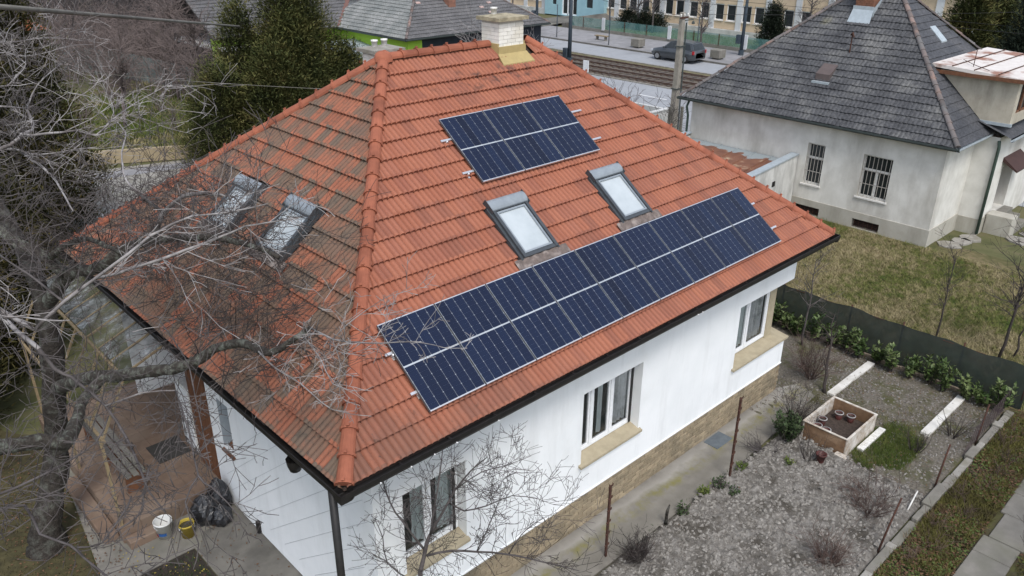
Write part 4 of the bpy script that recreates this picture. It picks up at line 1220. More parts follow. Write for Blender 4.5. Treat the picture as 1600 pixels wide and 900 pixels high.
# hips
HM = None
def hip_run(p0, p1, parent, st=.36, mesh=[None]):
    p0, p1 = Vector(p0), Vector(p1); d = p1 - p0; ln = d.length; d.normalize()
    y = Vector((0, 0, 1)).cross(d).normalized(); z = d.cross(y)
    if mesh[0] is None:
        q = MB(); n = 6; vs = []
        for x, r in ((0, .11), (.03, .11), (.05, .095), (.40, .085)):
            for i in range(n + 1): vs.append((x, r * math.cos(math.pi * i / n), r * math.sin(math.pi * i / n) * .8))
        fs = [(i * (n + 1) + j, (i + 1) * (n + 1) + j, (i + 1) * (n + 1) + j + 1, i * (n + 1) + j + 1) for i in range(3) for j in range(n)] + [tuple(range(n, -1, -1))]
        q.add(vs, fs); mesh[0] = q.mesh('hip_tile', MAT['old_ridge'])
    for i in range(int(ln / st)):
        q = p0 + d * (i * st)
        w_ = rng.uniform(-.015, .015)
        inst('hip_tile', mesh[0], parent, Matrix(((d.x, y.x, z.x, q.x), (d.y, y.y, z.y, q.y + w_), (d.z, y.z, z.z, q.z + .03 + w_), (0, 0, 0, 1))))
hip_run((NX, NY0, NZ), ap1, nroof); hip_run((NX, NY1, NZ), ap2, nroof); hip_run(ap1, ap2, nroof); hip_run((NX2, NY0, NZ), ap1, nroof)
GP2 = [(.0, .0), (.0, -.06), (.03, -.10), (.07, -.10), (.10, -.06), (.10, 0), (.11, 0), (.11, -.065), (.075, -.112), (.025, -.112), (-.012, -.065)]
sweep('gutter', GP2, (NX, NY1 + .1, NZ), (NX, NY0 - .1, NZ), (-1, 0, 0), MAT['dark_gutter'], nh)
sweep('gutter', GP2, (NX - .1, NY0, NZ), (27.8, NY0, NZ), (0, -1, 0), MAT['zinc'], nh)
m_ = MB(); m_.box(NX + .02, NY0 + .02, NZ - .12, WX + .1, NY1 - .02, NZ - .04); m_.box(WX + .1, NY0 + .02, NZ - .12, 28.2, WY0 + .1, NZ - .04); m_.build('soffit', MAT['old_plinth'], nh)
# walls with openings
yw = lambda u: WY0 + u
xs = [WY0, yw(1.70), yw(2.78), yw(4.28), yw(4.98), WY1]; zs = [.62, 1.24, 2.83, NZ - .1]
m_ = MB(); wall_panel(m_, xs, zs, {(1, 1), (3, 1)}, lambda y, z, d: (WX + d, y, z), .2)
m_.quad((WX, WY0, .62), (27.78, WY0, .62), (27.78, WY0, NZ - .1), (WX, WY0, NZ - .1)); m_.quad((WX, WY1, 0), (34, WY1, 0), (34, WY1, NZ - .1), (WX, WY1, NZ - .1))
m_.build('wall', MAT['old_render'], nh)
m_ = MB(); px = WX - .03
xs = [WY0 - .03, yw(1.73), yw(2.77), yw(4.10), yw(5.17), WY1]; zs = [-.05, .02, .36, .62]
wall_panel(m_, xs, zs, {(1, 1), (3, 1)}, lambda y, z, d: (px + d, y, z), .25)
m_.quad((px, WY0 - .03, -.05), (27.78, WY0 - .03, -.05), (27.78, WY0 - .03, .62), (px, WY0 - .03, .62)); m_.quad((px, WY0 - .03, .62), (px, WY1, .62), (WX, WY1, .62), (WX, WY0, .62)) if False else None
m_.add([(px, WY0 - .03, .62), (27.78, WY0 - .03, .62), (27.78, WY0, .62), (WX, WY0, .62), (WX, WY1, .62), (px, WY1, .62)], [(0, 1, 2, 3), (0, 3, 4, 5)])
m_.build('plinth', MAT['old_plinth'], nh)
for u0, u1 in ((1.73, 2.77), (4.10, 5.17)):
    m_ = MB(); m_.box(WX + .2, yw(u0), 0, WX + .25, yw(u1), .38); b_ = m_.build('basement_window', MAT['dark_in'], nh)
    for i in range(5):
        q = MB(); q.box(WX + .02, yw(u0) + .02, .06 + i * .06, WX + .03, yw(u1) - .02, .068 + i * .06); q.build('grille_bar', MAT['rust'], b_)
    for i in range(6):
        y = yw(u0) + (u1 - u0) * (i + .5) / 6; q = MB(); q.box(WX + .031, y - .005, .03, WX + .04, y + .005, .36); q.build('grille_bar', MAT['rust'], b_)
def barred(u0, u1, z0_, z1, wide):
    y0, y1 = yw(u0), yw(u1); x = WX + .13
    m_ = MB(); f = .06
    m_.box(x, y0, z0_, x + .06, y0 + f, z1); m_.box(x, y1 - f, z0_, x + .06, y1, z1); m_.box(x, y0 + f, z0_, x + .06, y1 - f, z0_ + f); m_.box(x, y0 + f, z1 - f, x + .06, y1 - f, z1)
    zt = z0_ + (z1 - z0_) * .64
    m_.box(x - .01, y0 + f, zt - .04, x + .06, y1 - f, zt + .05)
    if wide: m_.box(x - .01, (y0 + y1) / 2 - .05, z0_ + f, x + .06, (y0 + y1) / 2 + .05, zt - .04)
    w_ = m_.build('window', MAT['white_paint'], nh)
    q = MB(); q.box(x + .03, y0 + f, z0_ + f, x + .035, y1 - f, z1 - f); q.build('pane', MAT['glass_dark'], w_)
    n = 7 if wide else 5
    for i in range(n):
        y = y0 + (y1 - y0) * (i + .5) / n; q = MB(); q.tube([(WX + .03, y, z0_), (WX + .03, y, z1)], .011, 5); q.build('bar', MAT['bar'], w_)
    for z in (z0_ + (z1 - z0_) * .32, zt): q = MB(); q.box(WX + .035, y0, z - .012, WX + .047, y1, z + .012); q.build('bar', MAT['bar'], w_)
    q = MB(); q.box(WX - .06, y0 - .06, z0_ - .06, WX + .14, y1 + .06, z0_ - .005); q.build('window_sill', MAT['white_paint'], nh)
barred(1.70, 2.78, 1.24, 2.83, True); barred(4.28, 4.98, 1.24, 2.83, False)
# projecting bay with the entrance on the right
m_ = MB(); bx0, by = 27.78, 1.02
m_.quad((bx0, WY0, 0), (bx0, by, 0), (bx0, by, NZ - .1), (bx0, WY0, NZ - .1)); 
def PB(x, z, d): return (x, by + d, z)
wall_panel(m_, [bx0, 28.95, 30.35, 36], [0, .55, 2.35, NZ - .1], {(1, 1)}, PB, .5)
m_.build('bay_wall', MAT['old_render'], nh)
m_ = MB(); m_.box(bx0 - .03, by - .03, -.05, 28.9, WY0 - .03, .58); m_.build('plinth', MAT['old_plinth'], nh)
m_ = MB(); m_.box(28.95, by + .45, .55, 30.35, by + .5, 2.35); d_ = m_.build('door', MAT['maroon'], nh)
for i in range(3): q = MB(); q.cbox(29.05 + i * .43, by + .43, .7, 29.42 + i * .43, by + .46, 2.2, .01); q.build('door_panel', MAT['maroon'], d_)
m_ = MB(); m_.add([(28.75, by - .55, 2.35), (30.6, by - .55, 2.35), (30.6, by, 2.75), (28.75, by, 2.75), (28.75, by - .55, 2.28), (30.6, by - .55, 2.28), (30.6, by, 2.6), (28.75, by, 2.6)], [(0, 1, 2, 3), (7, 6, 5, 4), (0, 4, 5, 1), (1, 5, 6, 2), (3, 7, 4, 0)]); m_.build('door_hood', M('brown_hood', (.06, .03, .026), None, 5, .7), nh)
m_ = MB(); m_.cbox(28.3, by - .95, -.05, 28.9, by - .05, .72, .02); m_.build('stair_cheek', MAT['old_plinth'], nh)
for i in range(3): m_ = MB(); m_.cbox(28.92, by - .95 + i * .3, -.05, 30.4, by - .03, .18 * (i + 1), .01); m_.build('step', MAT['concrete'], nh)
m_ = MB(); m_.tube([(bx0 - .08, by + .0, NZ - .2), (bx0 - .06, by - .04, 3.3), (bx0 - .06, by - .04, .05)], .055, 8); m_.build('downpipe', MAT['green_pipe'], nh, True)
m_ = MB(); m_.tube([(WX - .05, WY1 + .1, NZ - .1), (WX - .25, WY1 + .1, NZ - .4), (WX - .1, WY1 + .1, NZ - .8), (WX - .1, WY1 + .1, 1.6)], .05, 8); m_.build('downpipe', MAT['green_pipe'], nh, True)
# lower gutter roof strip over the bay and the dormer
m_ = MB(); m_.add([(bx0 - .25, by - .4, NZ - .02), (36, by - .4, NZ - .02), (36, 1.9, NZ + .45), (bx0 - .25, 1.9, NZ + .45), (bx0 - .25, by - .4, NZ - .12), (36, by - .4, NZ - .12)], [(0, 1, 2, 3), (0, 4, 5, 1)]); m_.build('bay_roof', MAT['grey_tile_s'], nh)
sweep('gutter', GP2, (bx0 - .3, by - .4, NZ - .02), (36, by - .4, NZ - .02), (0, -1, 0), MAT['zinc'], nh)
dz = 4.12; dt = 5.72
m_ = MB(); dx = 27.72; dyf = .85
m_.add([(dx, dyf, dz), (dx, 1.75, dz), (dx, 3.52, dt), (dx, dyf, dt)], [(0, 3, 2, 1)])
wall_panel(m_, [dx, 28.05, 29.3, 33], [dz, dz + .35, dt - .22, dt], {(1, 1)}, lambda x, z, d: (x, dyf + d, z), .15)
dm = m_.build('dormer', MAT['old_render2'], nh)
m_ = MB(); m_.box(28.05, dyf + .1, dz + .35, 29.3, dyf + .16, dt - .22); m_.build('dormer_pane', MAT['glass_dark'], dm)
m_ = MB()
for a, b2, c_, d_ in ((28.05, dz + .35, 28.13, dt - .22), (28.63, dz + .35, 28.72, dt - .22), (29.22, dz + .35, 29.3, dt - .22)): m_.box(a, dyf + .05, b2, c_, dyf + .1, d_)
m_.box(28.13, dyf + .05, dz + .35, 29.22, dyf + .1, dz + .42); m_.build('dormer_frame', MAT['brown_wood'], dm)
m_ = MB(); m_.box(dx - .03, dyf - .06, dz - .05, dx + .1, 1.9, dz + .06); m_.build('dormer_flashing', MAT['zinc'], dm)
def sheet_roof():
    m, t, b = nt('rust_streaked_white_sheet')
    f = ramp(t, [(.54, (0, 0, 0)), (.66, (1, 1, 1))], noise(t, .9, 5)).outputs[0]
    base = mixc(t, f, ramp(t, [(.3, (.66, .62, .58)), (.7, (.56, .51, .47))], noise(t, 4, 5)).outputs[0], (.27, .13, .085))
    t.links.new(base, b.inputs['Base Color']); b.inputs['Roughness'].default_value = .65; bump(t, b, noise(t, 8, 4), .2, .02)
    return m
m_ = MB(); m_.add([(dx - .25, dyf - .25, dt + .03), (33, dyf - .25, dt + .03), (33, 3.75, dt + .22), (dx - .25, 3.75, dt + .22), (dx - .25, dyf - .25, dt - .08), (33, dyf - .25, dt - .08), (33, 3.75, dt + .1), (dx - .25, 3.75, dt + .1)], [(0, 1, 2, 3), (7, 6, 5, 4), (0, 4, 5, 1), (3, 7, 4, 0)])
dr = m_.build('dormer_roof', sheet_roof(), nh)
for y in (1.5, 2.3, 3.05): m_ = MB(); zz = dt + .03 + (y - dyf + .25) * .19 / 3.15; m_.box(dx - .25, y, zz, 33, y + .025, zz + .035); m_.build('seam', MAT['rust'], dr)
m_ = MB(); m_.box(dx - .28, dyf - .27, dt - .11, dx - .24, 3.75, dt + .02); m_.build('dormer_fascia', MAT['brown_wood'], dr)
m_ = MB(); m_.tube([(28.2, 2.6, dt + .15), (28.2, 2.6, dt + .75)], .015, 5); m_.tube([(27.7, 1.9, dt + .16), (28.2, 2.6, dt + .22), (28.9, 3.2, dt + .25)], .012, 4); m_.build('roof_stay', MAT['rust'], dr)
# chimney, hatch, vent pole and roof light
m_ = MB(); m_.box(28.55, 6.75, 6.6, 29.15, 7.45, 8.9); nch = m_.build('chimney', M('old_red_brick', (.22, .10, .06), (.15, .075, .05), 6, .9, .5, 30), nh)
for r in range(14):
    for j in range(4):
        q = MB(); y = 6.745 + j * .18 - (.09 if r % 2 else 0); q.box(28.53, max(6.74, y + .005), 6.7 + r * .08, 28.56, min(7.46, y + .172), 6.772 + r * .08); q.build('brick', nch.data.materials[0], nch)
m_ = MB(); q = lambda x: NZ + (x - NX) * NS
m_.add([(28.25, 6.65, q(28.25) + .05), (28.25, 7.55, q(28.25) + .05), (28.56, 7.5, q(28.56) + .35), (28.56, 6.7, q(28.56) + .35)], [(0, 3, 2, 1)]); m_.box(28.5, 6.69, 6.95, 28.54, 7.51, 7.55); m_.add([(28.54, 6.69, 7.1), (29.2, 6.69, 7.7), (29.2, 6.69, 7.95), (28.54, 6.69, 7.5)], [(0, 1, 2, 3)])
m_.build('flashing', MAT['zinc'], nch)
m_ = MB(); m_.add([(26.1, 7.42, q(26.1) + .28), (26.1, 6.86, q(26.1) + .28), (26.65, 6.86, q(26.65) + .10), (26.65, 7.42, q(26.65) + .10), (26.1, 7.42, q(26.1)), (26.1, 6.86, q(26.1)), (26.65, 6.86, q(26.65)), (26.65, 7.42, q(26.65))], [(0, 3, 2, 1), (0, 1, 5, 4), (1, 2, 6, 5), (3, 0, 4, 7)])
nhat = m_.build('roof_hatch', M('brown_hatch', (.115, .09, .085), None, 5, .7), nh)
m_ = MB(); m_.box(25.96, 6.8, q(26.0) + .02, 26.1, 7.48, q(26.0) + .10); m_.build('flashing', MAT['zinc'], nhat)
m_ = MB(); m_.tube([(27.2, 6.75, q(27.2)), (27.2, 6.75, q(27.2) + .75)], .025, 6); m_.tube([(27.15, 6.65, q(27.2) + .6), (27.2, 6.75, q(27.2) + .75), (27.28, 6.85, q(27.2) + .65)], .03, 5); m_.build('vent_pole', MAT['rust'], nh)
sk = lambda y: NZ + (y - NY0) * NS
m_ = MB(); m_.add([(29.5, 4.3, sk(4.3) + .07), (30.0, 4.3, sk(4.3) + .07), (30.0, 4.85, sk(4.85) + .07), (29.5, 4.85, sk(4.85) + .07), (29.5, 4.3, sk(4.3)), (30.0, 4.3, sk(4.3)), (30.0, 4.85, sk(4.85)), (29.5, 4.85, sk(4.85))], [(0, 1, 2, 3), (0, 4, 5, 1), (1, 5, 6, 2), (3, 7, 4, 0)]); m_.build('roof_light', MAT['zinc'], nh)

# rusty lean-to annex against the cream wall
ax = thing('lean_to', 'low lean-to with rust-streaked sheet roof against the cream house', 'shed', (23.5, 9.5, 0))
AX0, AX1, AY0, AY1 = 21.3, 25.08, 7.1, 12.3
m_ = MB()
m_.add([(AX0, AY0, 0), (AX1, AY0, 0), (AX1, AY0, 2.28), (AX0, AY0, 2.02)], [(0, 1, 2, 3)]); m_.add([(AX0, AY0 + .22, 1.5), (AX1, AY0 + .22, 1.9), (AX1, AY0 + .22, 2.28), (AX0, AY0 + .22, 2.02)], [(3, 2, 1, 0)])
m_.quad((AX0, AY1, 0), (AX0, AY0, 0), (AX0, AY0, 1.65), (AX0, AY1, 1.65)); m_.box(AX0, AY1 - .2, 0, AX1, AY1, 2.1)
m_.build('wall', MAT['annex_wall'], ax)
for yy, z in ((AY0 - .04, 0), (AY1 - .24, -.08)):
    m_ = MB(); m_.add([(AX0 - .05, yy, 2.03 + z), (AX1, yy, 2.29 + z), (AX1, yy + .32, 2.29 + z), (AX0 - .05, yy + .32, 2.03 + z), (AX0 - .05, yy, 2.08 + z), (AX1, yy, 2.34 + z), (AX1, yy + .32, 2.34 + z), (AX0 - .05, yy + .32, 2.08 + z)], [(4, 5, 6, 7), (0, 1, 5, 4), (1, 2, 6, 5), (2, 3, 7, 6), (3, 0, 4, 7)]); m_.build('coping', MAT['zinc'], ax)
m_ = MB(); m_.box(AX0 + 2.05, AY0 - .02, 1.35, AX0 + 2.25, AY0 + .02, 1.55); m_.build('vent', MAT['dark_in'], ax)
def rust_sheet():
    m, t, b = nt('rust_eaten_zinc_sheet')
    g = t.nodes.new('ShaderNodeNewGeometry'); g.name = 'GEO'; sp = t.nodes.new('ShaderNodeSeparateXYZ'); t.links.new(g.outputs['Position'], sp.inputs[0])
    edge = math_(t, 'ADD', math_(t, 'MULTIPLY', math_(t, 'SUBTRACT', 24.85, sp.outputs[0]), 1.6), math_(t, 'MULTIPLY', math_(t, 'SUBTRACT', noise(t, 1.1, 5), .5), 3.5))
    f = ramp(t, [(.35, (0, 0, 0)), (.5, (1, 1, 1))], edge).outputs[0]
    r_ = ramp(t, [(.35, (.13, .055, .035)), (.6, (.19, .085, .05)), (.72, (.40, .30, .20))], noise(t, 2.4, 5)).outputs[0]
    base = mixc(t, f, (.24, .27, .28), r_)
    t.links.new(base, b.inputs['Base Color']); b.inputs['Roughness'].default_value = .7
    return m
MAT['rust_sheet'] = rust_sheet()
n = 6
for i in range(n):
    y0 = AY0 + .24 + (AY1 - AY0 - .46) * i / n; y1 = AY0 + .24 + (AY1 - AY0 - .46) * (i + 1) / n
    m_ = MB(); m_.add([(AX0 - .1, y0 + .004, 1.62), (AX0 - .1, y1 - .004, 1.62), (AX1, y1 - .004, 2.0), (AX1, y0 + .004, 2.0), (AX0 - .1, y0 + .004, 1.59), (AX0 - .1, y1 - .004, 1.59)], [(0, 3, 2, 1), (0, 1, 5, 4)]); m_.build('roof_sheet', MAT['rust_sheet'], ax)
    if i: m_ = MB(); m_.add([(AX0 - .1, y0 - .015, 1.62), (AX0 - .1, y0 + .015, 1.62), (AX0 - .1, y0, 1.67), (AX1, y0 - .015, 2.0), (AX1, y0 + .015, 2.0), (AX1, y0, 2.05)], [(0, 1, 2), (0, 2, 5, 3), (2, 1, 4, 5)]); m_.build('seam', MAT['rust_sheet'], ax)
# paving scraps by the neighbour's corner
for i, (x, y, s) in enumerate(((26.0, 1.3, .4), (26.6, 1.1, .35), (27.2, 1.0, .4), (28.3, -.3, .5), (29.2, -.6, .5))):
    m_ = MB(); m_.prism([(x + s * rng.uniform(.7, 1.2) * math.cos(a), y + s * rng.uniform(.7, 1.2) * math.sin(a)) for a in np.linspace(0, 5.4, 7)], -.03, .03)
    tag(m_.build('paving_slab', MAT['concrete_light']), 'broken pale slab at the corner of the cream house, %s from its corner' % ['nearest', 'second', 'third', 'fourth', 'fifth'][i], 'slab', 'broken slabs by the cream house')
# ------------------------------------------------------------------ street, tram line, school
sheet('road', rect(32.6, -120, 41.35, 260), -.012, MAT['asphalt'])
sheet('tram_bed', rect(41.5, -120, 47.0, 260), -.016, MAT['gravel'])
sheet('tram_verge', rect(47.0, -120, 47.75, 260), -.010, MAT['green_verge'])
sheet('far_road', rect(47.85, -120, 52.15, 260), -.012, MAT['asphalt'])
mb = MB(); mb.box(52.2, -120, -.05, 58.3, 260, .10); struct('pavement', mb, MAT['pavement'])
sheet('school_lawn', rect(58.5, -60, 66.0, 47), .02, MAT['grass_green'])
for x, w_, nm in ((41.42, .12, 'near tram kerb'), (47.80, .12, 'far tram kerb')):
    mb = MB(); mb.box(x - w_ / 2, -120, -.05, x + w_ / 2, 260, .06); struct('kerb', mb, MAT['concrete_light'])
mb = MB(); mb.box(52.12, -120, -.05, 52.2, 260, .12); struct('kerb', mb, MAT['concrete_dark'])
for i, x in enumerate((42.35, 43.80, 45.15, 46.60)):
    mb = MB(); mb.box(x - .035, -60, -.01, x + .035, 120, .13); mb.box(x - .07, -60, -.012, x + .07, 120, .02)
    tag(mb.build('tram_rail', MAT['rail']), 'brown tram rail, %s of four from the red-roofed house' % ['nearest', 'second', 'third', 'farthest'][i], 'rail', 'tram rails')
MAT['sleeper'] = M('tram_sleeper', (.09, .075, .065), None, 4, .95)
sp_ = MB()
for y in np.arange(10, 70, .65):
    sp_.box(42.0, y, -.02, 44.15, y + .22, .03); sp_.box(44.8, y, -.02, 46.95, y + .22, .03)
tag(sp_.build('sleepers', MAT['sleeper']), 'dark sleepers under the tram rails', 'sleepers', kind='stuff')
for i in range(14):
    y = -20 + i * 6.0 + 1.1
    mb = MB(); mb.quad((38.38, y, -.006), (38.52, y, -.006), (38.52, y + 2.3, -.006), (38.38, y + 2.3, -.006)); struct('lane_marking', mb, MAT['line'])
# small weathered paving and walls near the road
MAT['wall_white'] = M('whitewashed_wall', (.55, .55, .54), (.46, .46, .45), 3, .9, .2, 40)
mb = MB(); mb.box(29.4, 18.4, 0, 32.3, 18.6, 1.1); mb.box(32.1, 18.6, 0, 32.3, 60, 1.1); mb.box(29.4, 18.37, 1.1, 32.35, 18.65, 1.16)
tag(mb.build('garden_wall', MAT['wall_white']), 'low whitewashed garden wall beside the utility pole', 'wall')
for i, (x, y) in enumerate(((31.2, 17.6), (31.7, 17.2))):
    mb = MB(); mb.box(x, y, 0, x + .12, y + .12, 1.5); tag(mb.build('fence_post', MAT['concrete']), 'bare concrete fence post beside the utility pole, %s' % ['on its left', 'close against it'][i], 'post', 'concrete fence posts')

# utility pole of concrete with brackets
MAT['pole_conc'] = M('weathered_pole', (.30, .275, .235), (.22, .20, .17), 4, .9, .4, 30)
up_ = thing('utility_pole', 'tapering concrete utility pole rising beside the grey roof', 'pole', (32.4, 18.2, 0))
m_ = MB(); pxx, pyy = 32.45, 18.25
m_.add([(pxx - .2, pyy - .16, 0), (pxx + .2, pyy - .16, 0), (pxx + .2, pyy + .16, 0), (pxx - .2, pyy + .16, 0), (pxx - .12, pyy - .1, 6.1), (pxx + .12, pyy - .1, 6.1), (pxx + .12, pyy + .1, 6.1), (pxx - .12, pyy + .1, 6.1)], [(0, 1, 5, 4), (1, 2, 6, 5), (2, 3, 7, 6), (3, 0, 4, 7), (4, 5, 6, 7)]); m_.build('shaft', MAT['pole_conc'], up_)
m_ = MB(); m_.tube([(pxx + .22, pyy - .2, 0), (pxx + .18, pyy - .16, 5.6)], .04, 6); m_.build('cable_duct', MAT['dark_gutter'], up_)
m_ = MB(); m_.box(pxx - .35, pyy - .14, 5.8, pxx + .35, pyy - .10, 5.9); m_.build('crossarm', MAT['rust'], up_)
for dx_ in (-.3, 0, .3): m_ = MB(); m_.lathe([(.02, 0), (.05, .04), (.04, .09), (.05, .12), (.01, .16)], 8, (pxx + dx_, pyy - .12, 5.9)); m_.build('insulator', MAT['white_paint'], up_, True)
m_ = MB(); m_.tube([(pxx + .12, pyy - .1, 5.7), (pxx + .5, pyy - .35, 5.75)], .025, 5); m_.lathe([(.02, .14), (.06, .1), (.09, 0), (.07, -.03)], 8, (pxx + .5, pyy - .35, 5.55)); m_.build('lamp_bracket', MAT['dark_gutter'], up_)
for z in (2.2, 4.4): m_ = MB(); m_.box(pxx - .22, pyy - .19, z, pxx + .22, pyy + .19, z + .04); m_.build('band', MAT['dark_gutter'], up_)
def wire(name, a, b, sag, r, label, cat='cable', mat=None, group=None):
    a, b = Vector(a), Vector(b); pts = []
    for i in range(17):
        q = i / 16; p = a.lerp(b, q); p.z -= sag * 4 * q * (1 - q); pts.append(p)
    m_ = MB(); m_.tube(pts, r, 5); return tag(m_.build(name, mat or MAT['black_metal'], None, True), label, cat, group)
wire('overhead_wire', (pxx - .3, pyy, 6.0), (43.4, 36.2, 5.6), .3, .012, 'thin wire running from the utility pole towards the dark tram mast')
wire('overhead_wire', (pxx + .3, pyy, 6.0), (66, -4, 6.5), .4, .012, 'thin wire running from the utility pole over the grey roof')
wire('tram_wire', (43.1, -40, 5.4), (43.1, 120, 5.4), .0, .012, 'contact wire above the near tram track', group='tram contact wires')
wire('tram_wire', (45.9, -40, 5.4), (45.9, 120, 5.4), .0, .012, 'contact wire above the far tram track', group='tram contact wires')
wire('span_wire', (43.4, 36.1, 5.0), (53.66, 49.9, 5.6), .2, .014, 'span wire between the two dark tram masts')
wire('span_wire', (56.7, 29.2, 4.5), (43.4, 36.1, 5.2), .3, .014, 'span wire crossing the road to the mast between the tracks')
MAT['mast'] = M('dark_blue_mast', (.035, .05, .065), (.05, .065, .08), 4, .6)
def mast(x, y, h, r, label, boxz=None):
    t_ = thing('tram_mast', label, 'mast', (x, y, 0), 'dark masts along the street')
    m_ = MB(); m_.tube([(x, y, 0), (x, y, h * .4), (x, y, h)], [r, r * .85, r * .6], 8); m_.build('pole', MAT['mast'], t_, True)
    m_ = MB(); m_.tube([(x, y, 0), (x, y, .5)], r * 1.5, 8); m_.build('base', MAT['mast'], t_)
    if boxz: m_ = MB(); m_.box(x - .3, y + .1, boxz, x - .02, y + .45, boxz + .7); m_.build('switch_box', MAT['mast'], t_)
mast(43.4, 36.1, 8.5, .16, 'dark mast standing between the tram tracks', .5)
mast(53.66, 49.9, 8.5, .15, 'dark mast on the pavement in front of the school steps', 1.4)
mast(56.7, 29.2, 8.5, .15, 'dark mast on the pavement by the small fir', 1.0)
for i, (x, y, h) in enumerate(((53.4, 31.3, 3.2), (52.7, 40.0, 3.0), (52.7, 46.3, 3.0))):
    m_ = MB(); m_.tube([(x, y, 0), (x, y, h)], .04, 6)
    tag(m_.build('thin_post', MAT['mast'], None, True), ['thin dark post on the pavement behind the car', 'thin dark post on the pavement ahead of the car', 'thin dark post on the pavement near the school steps'][i], 'post', 'thin posts on the pavement')
m_ = MB(); m_.box(40.35, 31.45, .35, 40.40, 31.95, 1.15); k = m_.build('marker_board', MAT['line']); tag(k, 'small white marker board at the road edge by the tracks', 'sign')
m_ = MB(); m_.tube([(40.40, 31.7, 0), (40.40, 31.7, .6)], .03, 6); m_.build('post', MAT['mast'], k)
for x, y, lab in ((53.5, 37.4, 'square concrete planter on the pavement ahead of the car'), (53.6, 29.4, 'square concrete planter on the pavement behind the car')):
    t_ = thing('concrete_planter', lab, 'planter', (x, y, .1), 'concrete planters on the pavement')
    m_ = MB(); m_.cbox(x - .45, y - .45, .22, x + .45, y + .45, .85, .04); m_.build('tub', MAT['concrete'], t_)
    m_ = MB(); m_.box(x - .3, y - .3, .1, x + .3, y + .3, .22); m_.build('foot', MAT['concrete_dark'], t_)
m_ = MB(); m_.box(54.2, 41.6, .45, 54.6, 43.0, .52); t_ = m_.build('street_bench', MAT['batten']); tag(t_, 'low wooden bench on the pavement', 'bench')
for y in (41.8, 42.8): m_ = MB(); m_.box(54.25, y - .05, .1, 54.55, y + .05, .45); m_.build('leg', MAT['concrete'], t_)

